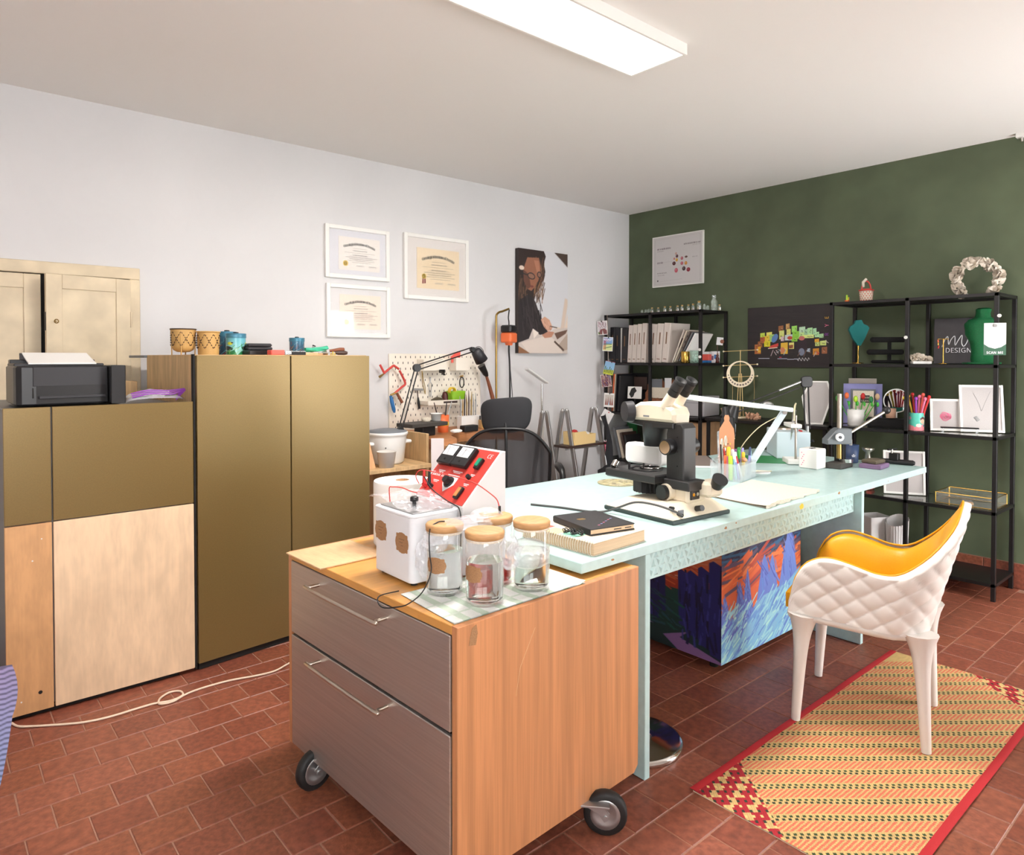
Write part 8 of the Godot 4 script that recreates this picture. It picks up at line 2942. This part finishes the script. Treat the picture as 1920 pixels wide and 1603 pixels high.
	plathe("cup", "skin_beige", t, [Vector2(0, 0), Vector2(.028, 0), Vector2(.030, .06), Vector2(.027, .06), Vector2(.025, .006), Vector2(0, .006)], 24)
	t = thing("printed_cup", "turquoise and pink printed cup full of pink pens", "cup", V(-.60, y2, 2.765))
	var im := canvas(128, 96, c8(90, 196, 176))
	for k in 2:
		dpoly(im, P2([.0 + k * .5, .75, .25 + k * .5, .6, .5 + k * .5, .8, .5 + k * .5, 1, k * .5, 1]), c8(236, 140, 150))
		dell(im, .12 + k * .5, .3, .06, .1, c8(232, 180, 200))
		dell(im, .4 + k * .5, .7, .06, .1, c8(236, 226, 210))
		dell(im, .3 + k * .5, .45, .07, .16, c8(226, 176, 150))
		dpoly(im, P2([.22 + k * .5, .3, .3 + k * .5, .2, .38 + k * .5, .3, .37 + k * .5, .42, .3 + k * .5, .32, .23 + k * .5, .42]), c8(84, 44, 44))
		dell(im, .24 + k * .5, .72, .05, .06, c8(40, 130, 140))
	var pm := picture("cup_print", im, .4)
	s = S()
	for i in 28:
		var a0 := TAU * i / 28.0
		var a1 := TAU * (i + 1) / 28.0
		quad_s(s, V(cos(a0) * .04, 0, sin(a0) * .04), V(cos(a1) * .04, 0, sin(a1) * .04), V(cos(a1) * .042, .108, sin(a1) * .042), V(cos(a0) * .042, .108, sin(a0) * .042), V(cos(a0), 0, sin(a0)), 0, [Vector2(i / 28.0, 1), Vector2((i + 1) / 28.0, 1), Vector2((i + 1) / 28.0, 0), Vector2(i / 28.0, 0)])
	put(s, "wall", pm, t)
	pcyl("bottom", "label_white", t, V(0, 0, 0), V(0, .004, 0), .0395, -1, 24)
	var pk := [[-.032, "ink", "dark topped pen, first in the printed cup"], [-.022, "yellow", "yellow pen, second in the printed cup"], [-.012, "red", "red pen, third in the printed cup"], [.0, "purple", "purple pen, fourth in the printed cup"], [.008, "pink", "pink pen, fifth in the printed cup"], [.016, "coral_red", "coral pen, sixth in the printed cup"], [.024, "pink", "hot pink pen with round top in the printed cup"], [.033, "red", "red pen leaning far out of the printed cup"]]
	for k in 8:
		t = thing("cup_pen", pk[k][2], "pen", V(-.60 + .008 * (k % 3 - 1), y2 + .0045, 2.765 + pk[k][0] * .6), 0, "pens in the printed cup")
		var lean: float = pk[k][0] * 1.5
		ptube("barrel", pk[k][1], t, [V(0, 0, 0), V(0, .12, lean * .5), V(-.005, .185 + .012 * (k % 3), lean)], [.004, .006, .006], 8)
		s = S()
		ball(s, V(-.005, .19 + .012 * (k % 3), lean), V(.010, .012, .010), 10, 8)
		put(s, "topper", pk[k][1] if k != 0 else "yellow", t)
	standing_frame("small white frame with pink rosette on the second shelf", V(-.53, y2, 2.905), .165, .195, -62, 10, 0)
	standing_frame("large white frame with silver pendant on the second shelf", V(-.46, y2, 3.075), .225, .285, -62, 12, 1)
	t = thing("acrylic_riser", "black bar display on clear acrylic feet before the frames", "display riser", V(-.615, y2, 3.00), -66)
	pbox("bar", "black_metal", t, V(0, .033, 0), V(.19, .008, .028), .002)
	for x in [-.085, .085]:
		pbox("foot", "clear_plastic", t, V(x, .0145, 0), V(.012, .029, .026), .001)
	# third shelf
	standing_frame("white frame with leather strip leaning on the third shelf", V(-.51, y3, 2.67), .235, .275, -62, 10, 3)
	t = thing("gold_glass_box", "open glass box with gold edges on the third shelf", "box", V(-.50, y3, 3.03), 0)
	s = S()
	var bx3 := .24
	var bz := .30
	var bh := .065
	for x in [-bx3 / 2, bx3 / 2]:
		for y in [.003, bh]:
			cyl(s, V(x, y, -bz / 2), V(x, y, bz / 2), .0028, -1, 6)
		for z in [-bz / 2, bz / 2]:
			cyl(s, V(x, .003, z), V(x, bh, z), .0028, -1, 6)
	for z in [-bz / 2, bz / 2]:
		for y in [.003, bh]:
			cyl(s, V(-bx3 / 2, y, z), V(bx3 / 2, y, z), .0028, -1, 6)
	put(s, "gold_edges", "gold", t)
	for k in 4:
		var horizontal := k < 2
		var e := -1.0 if k % 2 == 0 else 1.0
		pbox("pane", "pane_glass", t, V(0 if horizontal else e * bx3 / 2, bh / 2, e * bz / 2 if horizontal else 0), V(bx3 if horizontal else .002, bh, .002 if horizontal else bz), 0)
	t = thing("ring_card", "small kraft and grey card lying in the glass box", "card", V(-.52, y3 + .003, 3.02), 20)
	pbox("kraft_half", "board", t, V(-.03, .005, 0), V(.05, .01, .05), .001)
	pbox("grey_half", "grey_plastic", t, V(.035, .004, .0), V(.08, .008, .05), .001)
	t = thing("red_gem_box", "small red object at the back of the third shelf", "box", V(-.48, y3, 2.45), 0)
	pbox("box", "coral_red", t, V(0, .012, 0), V(.05, .024, .04), .006)
	# bottom shelf
	t = thing("white_carton", "white open carton standing on the bottom shelf", "box", V(-.48, .1015, 2.475), -30)
	s = S()
	for k in 4:
		var e := -1.0 if k % 2 == 0 else 1.0
		if k < 2:
			bb(s, V(-.075, 0, e * .07 - .002), V(.075, .24, e * .07 + .002), .0005)
		else:
			bb(s, V(e * .075 - .002, 0, -.07), V(e * .075 + .002, .24, .07), .0005)
	bb(s, V(-.075, 0, -.07), V(.075, .004, .07), 0)
	put(s, "carton", "carton_white", t)
	t = thing("fluted_planter", "white fluted planter with slanting rim on the bottom shelf", "planter", V(-.50, .1015, 2.625), -40)
	s = S()
	grid(s, func(u: float, v: float):
		var a := u * TAU
		var r := .065 * (1.0 + .03 * cos(a * 26.0)) * lerpf(.86, 1.0, v)
		return V(cos(a) * r, v * (.235 + .03 * cos(a + .6)), sin(a) * r), 104, 8, -1.0)
	grid(s, func(u: float, v: float):
		var a := u * TAU
		return V(cos(a) * .06 * lerpf(.86, 1.0, v), .01 + v * (.225 + .03 * cos(a + .6)), sin(a) * .06 * lerpf(.86, 1.0, v)), 36, 6, 1.0)
	put(s, "planter", "carton_white", t)
	pcyl("bottom", "carton_white", t, V(0, 0.0, 0), V(0, .012, 0), .054, -1, 24)
